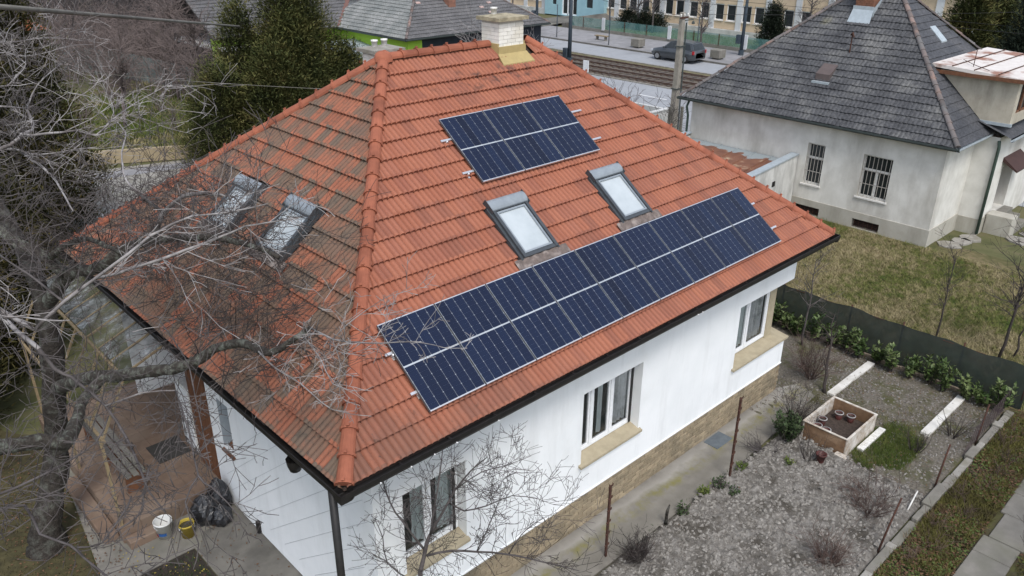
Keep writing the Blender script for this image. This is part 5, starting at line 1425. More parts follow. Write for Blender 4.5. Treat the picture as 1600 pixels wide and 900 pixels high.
# the car: dark hatchback heading left
def paint(name, c_): 
    m = M(name, c_, None, 2, .3, spec=.6); b = m.node_tree.nodes['Principled BSDF']; b.inputs['Coat Weight'].default_value = .6; b.inputs['Coat Roughness'].default_value = .06; return m
MAT['car_paint'] = paint('dark_grey_car_paint', (.040, .046, .052))
MAT['tyre'] = M('tyre_rubber', (.02, .02, .02), None, 4, .9); MAT['rim'] = M('wheel_rim', (.35, .36, .37), None, 4, .4, metal=.6)
MAT['tail'] = M('red_tail_light', (.35, .02, .025), None, 4, .3); MAT['head'] = M('head_light', (.6, .62, .65), None, 4, .2)
def car(cx_, cy_, label, coat='car_paint'):
    t_ = thing('car', label, 'car', (cx_, cy_, -.01))
    Y = lambda y: cy_ + y
    # body shell: lofted sections from tail (-2.1) to nose (+2.1)
    st = [(-2.12, .42, .80, .55), (-2.08, .30, .98, .82), (-1.6, .24, 1.00, .88), (-.6, .22, .98, .90), (.6, .22, .96, .90), (1.35, .24, .93, .88), (1.85, .28, .82, .82), (2.10, .36, .66, .62)]
    m_ = MB(); vs = []
    for y, zb, zt, hw in st:
        for x, z in ((-hw * .92, zb), (-hw, zb + .12), (-hw, zb + (zt - zb) * .62), (-hw * .90, zt), (hw * .90, zt), (hw, zb + (zt - zb) * .62), (hw, zb + .12), (hw * .92, zb)): vs.append((cx_ + x, Y(y), z))
    n = 8; fs = [(i * n + j, i * n + (j + 1) % n, (i + 1) * n + (j + 1) % n, (i + 1) * n + j) for i in range(len(st) - 1) for j in range(n)] + [tuple(range(n)), tuple(range(len(vs) - 1, len(vs) - n - 1, -1))]
    m_.add(vs, fs); m_.build('body', MAT[coat], t_, True)
    m_ = MB(); lo = [(-2.05, .97, .80), (.95, .95, .80)]; hi = [(-1.75, 1.52, .62), (-.2, 1.60, .64), (.25, 1.52, .62)]
    a = [(cx_ + s * w_, Y(y), z) for y, z, w_ in lo for s in (-1, 1)]; b2 = [(cx_ + s * w_, Y(y), z) for y, z, w_ in hi for s in (-1, 1)]
    m_.add(a + b2, [(4, 5, 7, 6), (6, 7, 9, 8), (0, 1, 5, 4), (3, 2, 8, 9), (0, 4, 6, 8, 2), (1, 3, 9, 7, 5)]); m_.build('cabin', MAT[coat], t_)
    def quad_on(name, pts, mat): q = MB(); q.poly([(cx_ + x, Y(y), z) for x, y, z in pts]); q.build(name, mat, t_)
    for s in (-1, 1):
        X = lambda w_: s * (w_ + .012)
        o1 = [(X(.785), -.15, 1.03), (X(.785), .70, 1.03), (X(.66), .22, 1.45), (X(.655), -.15, 1.48)]; o2 = [(X(.785), -.22, 1.03), (X(.655), -.22, 1.48), (X(.655), -1.0, 1.48), (X(.785), -1.0, 1.03)]; o3 = [(X(.785), -1.08, 1.03), (X(.66), -1.08, 1.47), (X(.66), -1.55, 1.44), (X(.79), -1.75, 1.05)]
        for q in (o1, o2, o3): quad_on('side_window', q if s > 0 else q[::-1], MAT['glass_dark'])
        for y in (-1.30, 1.32):
            m_ = MB(); vs = []
            w = MB(); w.lathe([(.001, -.11), (.2, -.11), (.31, -.09), (.33, -.04), (.33, .04), (.31, .09), (.2, .11), (.001, .11)], 16)
            mw = T(cx_ + s * .80, Y(y), .32) @ Matrix.Rotation(math.pi / 2, 4, 'Y')
            wh = w.build('wheel', MAT['tyre'], t_, True, mw); r_ = MB(); r_.lathe([(.001, s * .112), (.19, s * .113), (.21, s * .10)], 14); r_.build('rim', MAT['rim'], wh, False, mw)
        m_ = MB(); m_.box(cx_ + s * .80 - .07, Y(-2.10), .74, cx_ + s * .80 + .07, Y(-1.95), .99); m_.build('tail_light', MAT['tail'], t_)
        m_ = MB(); m_.box(cx_ + s * .62 - .16, Y(1.88), .62, cx_ + s * .62 + .14, Y(2.06), .75); m_.build('headlight', MAT['head'], t_)
        m_ = MB(); m_.cbox(cx_ + s * .93 - .07, Y(.62), .98, cx_ + s * .93 + .07, Y(.78), 1.1, .02); m_.build('mirror', MAT[coat], t_)
    quad_on('rear_window', [(-.66, -2.03, 1.05), (.66, -2.03, 1.05), (.56, -1.80, 1.46), (-.56, -1.80, 1.46)], MAT['glass_dark'])
    quad_on('windscreen', [(.72, .86, 1.03), (-.72, .86, 1.03), (-.58, .32, 1.48), (.58, .32, 1.48)], MAT['glass_dark'])
car(51.15, 31.55, 'dark grey car driving left on the far lane past the tram tracks')

# school building
MAT['school'] = M('peach_school_render', (.56, .44, .31), (.50, .39, .27), 1.5, .9, .15, 40)
MAT['school_pil'] = M('pale_school_pilaster', (.58, .59, .60), (.50, .51, .52), 1.2, .85, c3=(.44, .45, .46), s3=.5)
MAT['school_blue'] = M('pale_blue_entrance', (.30, .47, .52), (.26, .42, .47), 1.2, .8)
MAT['school_pl'] = M('grey_white_plinth', (.50, .50, .48), (.40, .40, .385), 1.0, .9, c3=(.33, .33, .31), s3=.7)
sc = thing('school', 'long peach building with white pilasters and pale blue entrance across the street', 'building', (70, 45, 0))
SX = 66.0
def school_bays(y0, nb, bay=2.95):
    for i in range(nb):
        a = y0 + i * bay
        m_ = MB(); ys_ = [a, a + .42, a + 1.42, a + 1.72, a + 2.72, a + bay]
        wall_panel(m_, ys_, [.62, 1.38, 2.88, 5.2], {(1, 1), (3, 1)}, lambda y, z, d: (SX + d, y, z), .2); m_.build('wall', MAT['school'], sc)
        m_ = MB(); m_.box(SX - .12, a - .28, .02, SX + .1, a + .28, 5.2); m_.build('pilaster', MAT['school_pil'], sc)
        for w0 in (a + .42, a + 1.72):
            m_ = MB(); f = .09; x = SX + .1
            m_.box(x, w0, 1.38, x + .06, w0 + f, 2.88); m_.box(x, w0 + 1 - f, 1.38, x + .06, w0 + 1, 2.88); m_.box(x, w0 + f, 1.38, x + .06, w0 + 1 - f, 1.38 + f); m_.box(x, w0 + f, 2.88 - f, x + .06, w0 + 1 - f, 2.88)
            w_ = m_.build('window', MAT['white_pvc'], sc)
            q = MB(); q.box(x + .03, w0 + f, 1.38 + f, x + .04, w0 + 1 - f, 2.88 - f); q.build('pane', MAT['glass_dark'], w_)
            q = MB(); q.box(SX - .08, w0 - .05, 1.32, SX + .1, w0 + 1.05, 1.375); q.build('window_sill', MAT['white_paint'], sc)
school_bays(35.45 - 2.95 * 7, 13); school_bays(61.0, 5)
m_ = MB(); m_.box(SX - .35, 10, .0, SX + .05, 51.5, .60); m_.box(SX - .35, 60.5, 0, SX + .05, 78, .6); m_.build('plinth', MAT['school_pl'], sc)
m_ = MB(); m_.box(SX + .25, 8, 0, SX + 12, 80, 5.3); m_.build('core', MAT['dark_in'], sc)
m_ = MB(); m_.box(SX - .4, 8, 5.2, SX + 12.5, 80, 5.5); m_.build('parapet', MAT['school_pil'], sc)
m_ = MB(); wall_panel(m_, [51.6, 53.2, 54.2, 55.5, 57.8, 58.6, 59.3, 60.4], [.1, .2, 1.2, 2.6, 5.2], {(3, 1), (3, 2), (1, 2), (5, 2)}, lambda y, z, d: (SX - .5 + d, y, z), .3); m_.quad((SX - .5, 51.6, .1), (SX + .2, 51.6, .1), (SX + .2, 51.6, 5.2), (SX - .5, 51.6, 5.2)); m_.build('entrance_wall', MAT['school_blue'], sc)
m_ = MB()
for y in (55.5, 56.2, 56.9, 57.68): m_.box(SX - .35, y, .2, SX - .28, y + .12, 2.6)
m_.box(SX - .35, 55.62, 2.45, SX - .28, 57.68, 2.6); m_.box(SX - .35, 55.62, .2, SX - .28, 57.68, .35); d_ = m_.build('door', MAT['white_pvc'], sc)
m_ = MB(); m_.box(SX - .27, 55.5, .2, SX - .25, 57.8, 2.6); m_.build('pane', MAT['glass_dark'], d_)
for y0, y1 in ((53.2, 54.2), (58.6, 59.3)): m_ = MB(); m_.box(SX - .3, y0, 1.2, SX - .25, y1, 2.6); m_.build('pane', MAT['glass_dark'], sc)
# steps and ramp walls up to the entrance
if True: ss = thing('school_steps', 'broad concrete steps leading to the pale blue entrance', 'steps', (60, 57, 0))
for i in range(7): m_ = MB(); m_.cbox(57.0 + i * .4, 52.5, -.05, 65.5, 56.5, .10 + i * .0 + .02 * i, .01); m_.build('step', MAT['concrete'] if i % 2 else MAT['concrete_dark'], ss)
m_ = MB(); m_.prism([(58.6, 50.6), (65.4, 50.6), (65.4, 51.2), (58.6, 51.2)], 0, .5); m_.build('ramp_wall', MAT['concrete_dark'], ss)
m_ = MB(); m_.add([(58.4, 49.0, 0), (65.4, 49.0, 0), (65.4, 51.2, .9), (60, 51.2, .9)], [(0, 1, 2, 3)]); m_.build('ramp', MAT['concrete_dark'], ss)
# teal fence on a low wall
tf = thing('mesh_fence', 'teal wire fence with pale posts along the school lawn', 'fence', (58.4, 35, 0))
m_ = MB(); m_.box(58.35, 5, .0, 58.5, 50, .38); m_.build('base_wall', MAT['concrete'], tf)
def teal():
    m, t, b = nt('teal_fence_mesh'); b.inputs['Base Color'].default_value = (.09, .21, .19, 1)
    tr = t.nodes.new('ShaderNodeBsdfTransparent'); mx = node(t, 'ShaderNodeMixShader', Fac=.62); t.links.new(tr.outputs[0], mx.inputs[1]); t.links.new(b.outputs[0], mx.inputs[2]); t.links.new(mx.outputs[0], t.nodes['Material Output'].inputs['Surface']); 
    t.links.new(ramp(t, [(.4, (.07, .18, .165)), (.6, (.14, .25, .235))], noise(t, 1.5, 3)).outputs[0], b.inputs['Base Color']); return m
m_ = MB(); m_.quad((58.42, 50, .38), (58.42, 5, .38), (58.42, 5, 1.3), (58.42, 50, 1.3)); m_.build('mesh', teal(), tf)
for i, y in enumerate(np.arange(6.5, 50, 2.6)):
    m_ = MB(); big = i % 3 == 0
    w_ = .16 if big else .03
    m_.box(58.36 - w_ / 2, y - w_, .3, 58.36 + w_ / 2, y + w_, 1.45 if big else 1.32); m_.build('post', MAT['school_pil'] if big else MAT['rust'], tf)

# ------------------------------------------------------------------ houses behind on the left
MAT['lime'] = M('lime_green_render', (.33, .52, .06), (.29, .47, .05), 2, .85)
MAT['navy_wall'] = M('dark_navy_wall', (.022, .027, .035), None, 2, .8)
MAT['grey_roof_sunlit'] = grey_tile('weathered_roof_tile_sunlit', ((.13, .14, .135), (.19, .195, .185), (.26, .26, .25)), True)  # sun-lit face of the green house: light put into a paler tile colour
MAT['grey_roof_c'] = grey_tile('weathered_roof_tile_dark', ((.07, .068, .07), (.10, .097, .098), (.135, .13, .13)), False)  # on the green house, same tiles darkened for the face off the sun
MAT['valley'] = M('brown_valley', (.16, .085, .07), (.12, .07, .06), 5, .9)
gh = thing('house', 'lime green house with grey tiled hip roof behind the ridge', 'house', (31, 42, 0))
GZ, gs_ = 3.4, .62
gx, gy, gd = 27.3, 35.3, 7.8
def course_face(name, P0, e1, e2, U, a0, b0, S, mat, parent, g=.34):
    """courses of a sloping face: lower edge runs U from P0 along e1, sides drift inward by a0, b0 over slope length S"""
    F = frame(P0, e1, e2); k = 0
    while k * g < S - .02:
        s0, s1 = k * g, min((k + 1) * g + .03, S)
        l0, h0, l1, h1 = a0 * s0 / S, U - b0 * s0 / S, a0 * s1 / S, U - b0 * s1 / S
        if h0 - l0 < .05: break
        m_ = MB(); n = max(1, int((h0 - l0) / .9)); vs = []
        for i in range(n + 1):
            q = i / n; w_ = .012 * math.sin(i * 2.3 + k)
            vs += [(l0 + (h0 - l0) * q, s0, 0.0), (l0 + (h0 - l0) * q, s0 + w_, .05 + w_ * .6), (l1 + (h1 - l1) * q, s1, .008)]
        m_.add(vs, [(3 * i, 3 * i + 3, 3 * i + 4, 3 * i + 1) for i in range(n)] + [(3 * i + 1, 3 * i + 4, 3 * i + 5, 3 * i + 2) for i in range(n)])
        m_.build(name, mat, parent, False, F); k += 1
cg = 1 / math.hypot(1, gs_)
# main block: corner at (gx, gy); west face facing -x from gy to gy+gd, south face facing -y
m_ = MB(); gL, gK = 13.0, 5.5
m_.add([(gx, gy, GZ - .03), (gx + gL, gy, GZ - .03), (gx + gL, gy + 2 * gK, GZ - .03), (gx, gy + 2 * gK, GZ - .03), (gx + gK, gy + gK, GZ + gK * gs_ - .05), (gx + gL - gK, gy + gK, GZ + gK * gs_ - .05)], [(3, 0, 4), (0, 1, 5, 4), (1, 2, 5), (2, 3, 4, 5), (3, 2, 1, 0)])
gr = m_.build('roof', MAT['grey_roof_c'], gh)
SLg = gK / cg
course_face('tile_course', (gx, gy + 2 * gK, GZ), (0, -1, 0), (cg, 0, gs_ * cg), 2 * gK, gK, gK, SLg, MAT['grey_roof_sunlit'], gr)
course_face('tile_course', (gx, gy, GZ), (1, 0, 0), (0, cg, gs_ * cg), gL, gK, gK, SLg, MAT['grey_roof_c'], gr)
hip_run((gx, gy, GZ), (gx + gK, gy + gK, GZ + gK * gs_), gr, .38)
hip_run((gx + gL, gy, GZ), (gx + gL - gK, gy + gK, GZ + gK * gs_), gr, .38)
# wing to the left, ridge running along x; south slope meets the west face in a valley
wy = gy + gd
course_face('tile_course', (gx - 9, wy, GZ + .02), (1, 0, 0), (0, cg, gs_ * cg), 9 + 0.0, 0, -4.0, 4.0 / cg, MAT['grey_roof_c'], gr)
m_ = MB(); m_.add([(gx - 9, wy, GZ - .02), (gx + .0, wy, GZ - .02), (gx + 4, wy + 4, GZ + 4 * gs_ - .02), (gx - 9, wy + 4, GZ + 4 * gs_ - .02), (gx - 9, wy + 8, GZ - .02), (gx + 4, wy + 8, GZ - .02)], [(0, 1, 2, 3), (3, 2, 5, 4)]); m_.build('wing_roof', MAT['grey_roof_c'], gh)
m_ = MB(); m_.bar((gx, wy, GZ + .06), (gx + 4, wy + 4, GZ + 4 * gs_ + .06), .5, .03); m_.build('valley_gutter', MAT['valley'], gr)
m_ = MB(); e = .45
m_.quad((gx + e, wy + e, 0), (gx + e, gy + e, 0), (gx + e, gy + e, GZ), (gx + e, wy + e, GZ)); m_.quad((gx - 9, wy + e, 0), (gx + e, wy + e, 0), (gx + e, wy + e, GZ), (gx - 9, wy + e, GZ))
m_.quad((gx + e, gy + e, 0), (gx + 1.6, gy + e, 0), (gx + 1.6, gy + e, GZ), (gx + e, gy + e, GZ)); m_.build('wall', MAT['lime'], gh)
m_ = MB(); m_.quad((gx + 1.6, gy + e, 0), (gx + gL - e, gy + e, 0), (gx + gL - e, gy + e, GZ), (gx + 1.6, gy + e, GZ)); m_.build('dark_wall', MAT['navy_wall'], gh)
sweep('gutter', GP2, (gx, wy, GZ), (gx, gy - .1, GZ), (-1, 0, 0), MAT['dark_gutter'], gh); sweep('gutter', GP2, (gx - .1, gy, GZ), (gx + gL, gy, GZ), (0, -1, 0), MAT['dark_gutter'], gh)
m_ = MB(); m_.box(gx + 5.35, gy + 2.2, GZ + 1.0, gx + 5.95, gy + 2.75, GZ + 3.4); m_.build('chimney', M('worn_red_brick', (.26, .125, .085), (.18, .09, .065), 5, .9, .5, 20), gh)
for i, (u, s) in enumerate(((8.3, 1.6), (8.9, 2.6), (7.9, 2.2), (3.0, 3.2))):
    m_ = MB(); m_.box(u, s, .05, u + .35, s + .2, .075); m_.build('patched_tile', M('pale_tile_%d' % i, (.42, .3, .27), None, 4, .9), gr, False, frame((gx, gy, GZ), (1, 0, 0), (0, cg, gs_ * cg)))
m_ = MB(); m_.box(4.6, 3.4, .05, 5.3, 3.8, .075); m_.build('patched_tile', M('pink_tile', (.34, .19, .17), None, 4, .9), gr, False, frame((gx, gy + 2 * gK, GZ), (0, -1, 0), (cg, 0, gs_ * cg)))
# white kiosk with a painted front before the green house
kx, ky = 24.6, 38.9
kz = thing('kiosk', 'small white hut with grey metal roof and bright painted shapes', 'hut', (kx + 1.5, ky + 1, 0))
m_ = MB(); m_.box(kx, ky, 0, kx + 3.2, ky + 2.6, 2.35); m_.build('wall', MAT['white_paint'], kz)
m_ = MB(); m_.add([(kx - .3, ky - .4, 2.35), (kx + 3.5, ky - .4, 2.35), (kx + 3.5, ky + 3, 2.75), (kx - .3, ky + 3, 2.75), (kx - .3, ky - .4, 2.27), (kx + 3.5, ky - .4, 2.27)], [(0, 1, 2, 3), (0, 4, 5, 1)]); m_.build('roof', MAT['zinc'], kz)
m_ = MB(); m_.box(kx + 1.3, ky - .02, 1.2, kx + 1.9, ky - .01, 1.9); m_.build('painted_shape', M('red_paint', (.40, .03, .04), None, 3, .6), kz)
m_ = MB(); m_.poly([(kx + .8, ky - .025, 1.5), (kx + 1.6, ky - .025, .7), (kx + 1.9, ky - .025, 1.0), (kx + 1.3, ky - .025, 1.6)]); m_.build('painted_shape', M('navy_paint', (.03, .035, .09), None, 3, .6), kz)
for i, (y, c_) in enumerate(((ky + .3, (.60, .52, .02)), (ky + .75, (.02, .02, .03)), (ky + 1.1, (.60, .52, .02)))):
    m_ = MB(); m_.box(kx - .02, y, .3, kx - .01, y + .3, 1.6); m_.build('painted_stripe', M('stripe_%d' % i, c_, None, 3, .6), kz)
# white flat-roofed shed
ws = thing('flat_shed', 'low shed with flat white roof beyond the big conifer', 'shed', (21, 46, 0))
m_ = MB(); m_.prism([(18.4, 49.6), (18.7, 42.7), (24.5, 44.5), (24.2, 51.5)], 2.65, 2.85); m_.build('roof', M('white_membrane', (.62, .61, .60), (.54, .53, .52), 1.5, .8), ws)
m_ = MB(); m_.prism([(18.6, 49.4), (18.9, 43.0), (24.3, 44.8), (24.0, 51.2)], 0, 2.65); m_.build('wall', M('dark_shed_wall', (.05, .045, .045), None, 3, .9), ws)
# shingled gable and dark roof behind the conifer
sg = thing('shingled_house', 'old house with pale shingled gable beyond the conifer', 'house', (29, 61, 0))
m_ = MB(); m_.add([(25.6, 59.0, 0), (30.2, 59.0, 0), (30.2, 59.0, 3.6), (28.9, 59.0, 7.2), (26.6, 59.0, 7.2), (25.6, 59.0, 3.6)], [(0, 1, 2, 3, 4, 5)]); gw = m_.build('gable_wall', MAT['concrete_dark'], sg)
for r in range(14):
    z = 2.2 + r * .36; 
    lo = 25.6 if z < 3.6 else 25.6 + (z - 3.6) / 3.6; hi = 30.2 if z < 3.6 else 30.2 - (z - 3.6) * 1.3 / 3.6
    n = int((hi - lo) / .5)
    for j in range(n):
        a = lo + (hi - lo) * j / n; m_ = MB(); m_.box(a + .03, 58.93, z + .03, a + (hi - lo) / n - .03, 58.99, z + .33); m_.build('shingle', MAT['concrete_light'], gw)
for x in (26.4, 27.6): m_ = MB(); m_.box(x, 58.9, 1.3, x + .5, 58.95, 2.1); m_.build('window', MAT['glass_dark'], sg)
m_ = MB(); m_.add([(30.0, 57.5, 3.6), (42, 57.5, 3.6), (42, 62, 7.0), (29, 62, 7.0), (30.0, 57.5, 3.5), (42, 57.5, 3.5)], [(0, 1, 2, 3), (0, 4, 5, 1)]); m_.build('roof', MAT['grey_roof_c'], sg)
m_ = MB(); m_.quad((30.2, 58.4, 0), (42, 58.4, 0), (42, 58.4, 3.6), (30.2, 58.4, 3.6)); m_.build('wall', MAT['wall_white'], sg)
m_ = MB(); m_.box(25.2, 56.2, 1.2, 29.8, 58.9, 1.3); m_.build('porch_roof', MAT['zinc'], sg)
# orange hut roof at the far left
oh = thing('orange_hut', 'small hut with orange tiled roof at the far left edge', 'hut', (13.4, 63, 0))
m_ = MB(); m_.add([(12.6, 61.5, 2.6), (14.0, 61.5, 2.6), (14.0, 65.5, 2.6), (12.6, 65.5, 2.6), (13.3, 63.0, 3.2), (13.3, 64.0, 3.2)], [(0, 1, 4), (1, 2, 5, 4), (2, 3, 5), (3, 0, 4, 5)]); m_.build('roof', M('orange_tile', (.45, .14, .06), (.38, .12, .05), 5, .8), oh)
m_ = MB(); m_.box(12.7, 61.7, 0, 13.9, 65.3, 2.5); m_.build('wall', MAT['wall_white'], oh)
# grey-green panel fence behind the thicket
pf = thing('panel_fence', 'old grey-green board fence behind the bare thicket', 'fence', (16, 50, 0))
MAT['pfence'] = M('grey_green_boards', (.20, .24, .235), (.15, .185, .18), 1.5, .9, c3=(.11, .12, .11), s3=.8)
fp = [(13.6, 60.5), (15.0, 55.2), (16.1, 51.5), (16.7, 46.5), (17.2, 42.0), (18.4, 39.5)]
for (xa, ya), (xb, yb) in zip(fp[:-1], fp[1:]):
    n = max(1, int(math.hypot(xb - xa, yb - ya) / .9))
    for i in range(n):
        p, q = i / n, (i + 1) / n - .01
        m_ = MB(); m_.bar((xa + (xb - xa) * p, ya + (yb - ya) * p, .9), (xa + (xb - xa) * q, ya + (yb - ya) * q, .9), .04, 1.75 + rng.uniform(-.05, .05)); m_.build('board', MAT['pfence'], pf)
# beige wall, drive and pavement seen left beyond the roof
sheet('drive', [(3.0, 24.0), (9.5, 24.0), (13.0, 28.8), (11.0, 30.2), (6.6, 31.4), (3.0, 33.0)], -.012, MAT['concrete_light'])
sheet('drive_gutter', [(6.0, 29.9), (10.8, 28.9), (11.3, 29.7), (6.4, 30.9)], -.007, MAT['pavement'])
mb = MB(); mb.add([(6.2, 32.6, 0), (11.6, 29.9, 0), (11.6, 30.15, 0), (6.2, 32.85, 0), (6.2, 32.6, .62), (11.6, 29.9, .62), (11.6, 30.15, .62), (6.2, 32.85, .62)], [(0, 1, 5, 4), (1, 2, 6, 5), (2, 3, 7, 6), (3, 0, 4, 7), (4, 5, 6, 7)])
tag(mb.build('low_wall', M('ochre_low_wall', (.34, .275, .175), (.28, .225, .145), 3, .9)), 'low ochre wall along the drive below the big conifer', 'wall')
MAT['red_paint'] = paint('dark_red_car_paint', (.10, .018, .022))
car(4.9, 20.8, 'dark red parked car half hidden behind the roof edge and branches', 'red_paint')
# cables across the left
wire('cable_bundle', (-1.88, 4.74, 9.79), (23.53, 45.1, 3.4), .0, .040, 'thick bundled cable sloping across the upper left', mat=MAT['concrete_dark'])
wire('overhead_wire', (7.5, 10.6, 6.6), (2.0, 40.0, 5.0), .3, .008, 'thin wire from the red roof across the big conifer', mat=MAT['concrete'])
# ------------------------------------------------------------------ trees, shrubs and the left terrace
def roof_z(x, y):
    if 0 < x < L and 0 < y < D:
        return ZE + min(x * H / A1, (L - x) * H / A2, y * 2 * H / D, (D - y) * 2 * H / D)
    return -9
def clear(p):
    """False where a twig would enter the house"""
    if p.z < roof_z(p.x, p.y) + .09 and p.z > ZE - .3: return False
    if -.25 < p.x < L + .2 and -.25 < p.y < D + .2 and ZE - .3 < p.z < ZE + .12: return False
    if p.x > XL - .1 and p.y > YF - .1 and p.x < XR and p.y < D - .4 and p.z < ZE: return False
    return p.z > .02
def rv(r):
    return Vector((r.gauss(0, 1), r.gauss(0, 1), r.gauss(0, 1))).normalized()
def grow(mb_, r, p, d, ln, rad, lvl, kids, kink=.22, upb=.05, test=None, nseg=4, rmin=.0032, sides=3):
    pts, rads = [p.copy()], [rad]
    cur = p.copy(); d = d.normalized()
    for i in range(nseg):
        d = (d + rv(r) * kink + Vector((0, 0, upb))).normalized()
        nx = cur + d * (ln / nseg) * r.uniform(.8, 1.2)
        if test and not test(nx): break
        cur = nx; pts.append(cur.copy()); rads.append(max(rmin, rad * (1 - .7 * (i + 1) / nseg)))
    if len(pts) < 2: return
    mb_.tube(pts, rads, sides if rad < .02 else 5, False)
    if lvl >= len(kids): return
    n = kids[lvl]; n = int(n) + (r.random() < n - int(n))
    for k in range(n):
        q = r.uniform(.15, 1.0) * (len(pts) - 1); i = min(int(q), len(pts) - 2)
        b = pts[i].lerp(pts[i + 1], q - i)
        dd = (pts[i + 1] - pts[i]).normalized()
        side = rv(r); side = (side - dd * side.dot(dd)).normalized()
        a = r.uniform(.5, 1.15)
        grow(mb_, r, b, dd * math.cos(a) + side * math.sin(a), ln * r.uniform(.38, .7), max(rmin, rads[i] * .62), lvl + 1, kids, kink, upb, test, max(2, nseg - 1), rmin, sides)
def smooth_limb(pts, r, jit=.012):
    """Catmull-Rom resample of (x, y, z, radius) points with small kinks"""
    P = [Vector(q[:3]) for q in pts]; Rr = [q[3] for q in pts]; out, rad = [], []
    for i in range(len(P) - 1):
        p0, p1, p2, p3 = P[max(i - 1, 0)], P[i], P[i + 1], P[min(i + 2, len(P) - 1)]
        n = max(2, int((p2 - p1).length / .22))
        for k in range(n):
            t_ = k / n
            q = .5 * ((2 * p1) + (p2 - p0) * t_ + (2 * p0 - 5 * p1 + 4 * p2 - p3) * t_ ** 2 + (3 * p1 - p0 - 3 * p2 + p3) * t_ ** 3)
            w_ = Rr[i] + (Rr[i + 1] - Rr[i]) * t_
            out.append(q + rv(r) * min(jit, w_ * .5)); rad.append(w_ * r.uniform(.9, 1.12))
    out.append(P[-1]); rad.append(Rr[-1])
    return out, rad
def limb_tree(name, label, loc, limbs, seed, mat_limb, twig_sets, test, thick=lambda li: 1.0):
    """twig_sets: function(limb index, radius) -> (density per metre, length range, material key)"""
    r = random.Random(seed)
    t_ = thing(name, label, 'tree', loc)
    tw = {}
    for li, lb in enumerate(limbs):
        lb = [q[:3] + (q[3] * thick(li),) for q in lb]
        pts, rad = smooth_limb(lb, r)
        m_ = MB(); m_.tube(pts, rad, 10 if max(rad) > .08 else 6, True)
        m_.build('trunk' if li == 0 else 'limb', mat_limb(li, max(rad)), t_, True)
        for i in range(len(pts) - 1):
            ln = (pts[i + 1] - pts[i]).length
            dens, (l0, l1), key, kids = twig_sets(li, rad[i])
            n = dens * ln; n = int(n) + (r.random() < n - int(n))
            for _ in range(n):
                dd = (pts[i + 1] - pts[i]).normalized(); s = rv(r); s = (s - dd * s.dot(dd)).normalized()
                a = r.uniform(.5, 1.3)
                grow(tw.setdefault(key, MB()), r, pts[i], dd * math.cos(a) + s * math.sin(a), r.uniform(l0, l1), min(rad[i] * .5, r.uniform(.005, .0085)), 0, kids, .25, .03, test)
    for key, m_ in tw.items():
        tag(m_.build('twigs', MAT[key], t_), kind='stuff')
    return t_
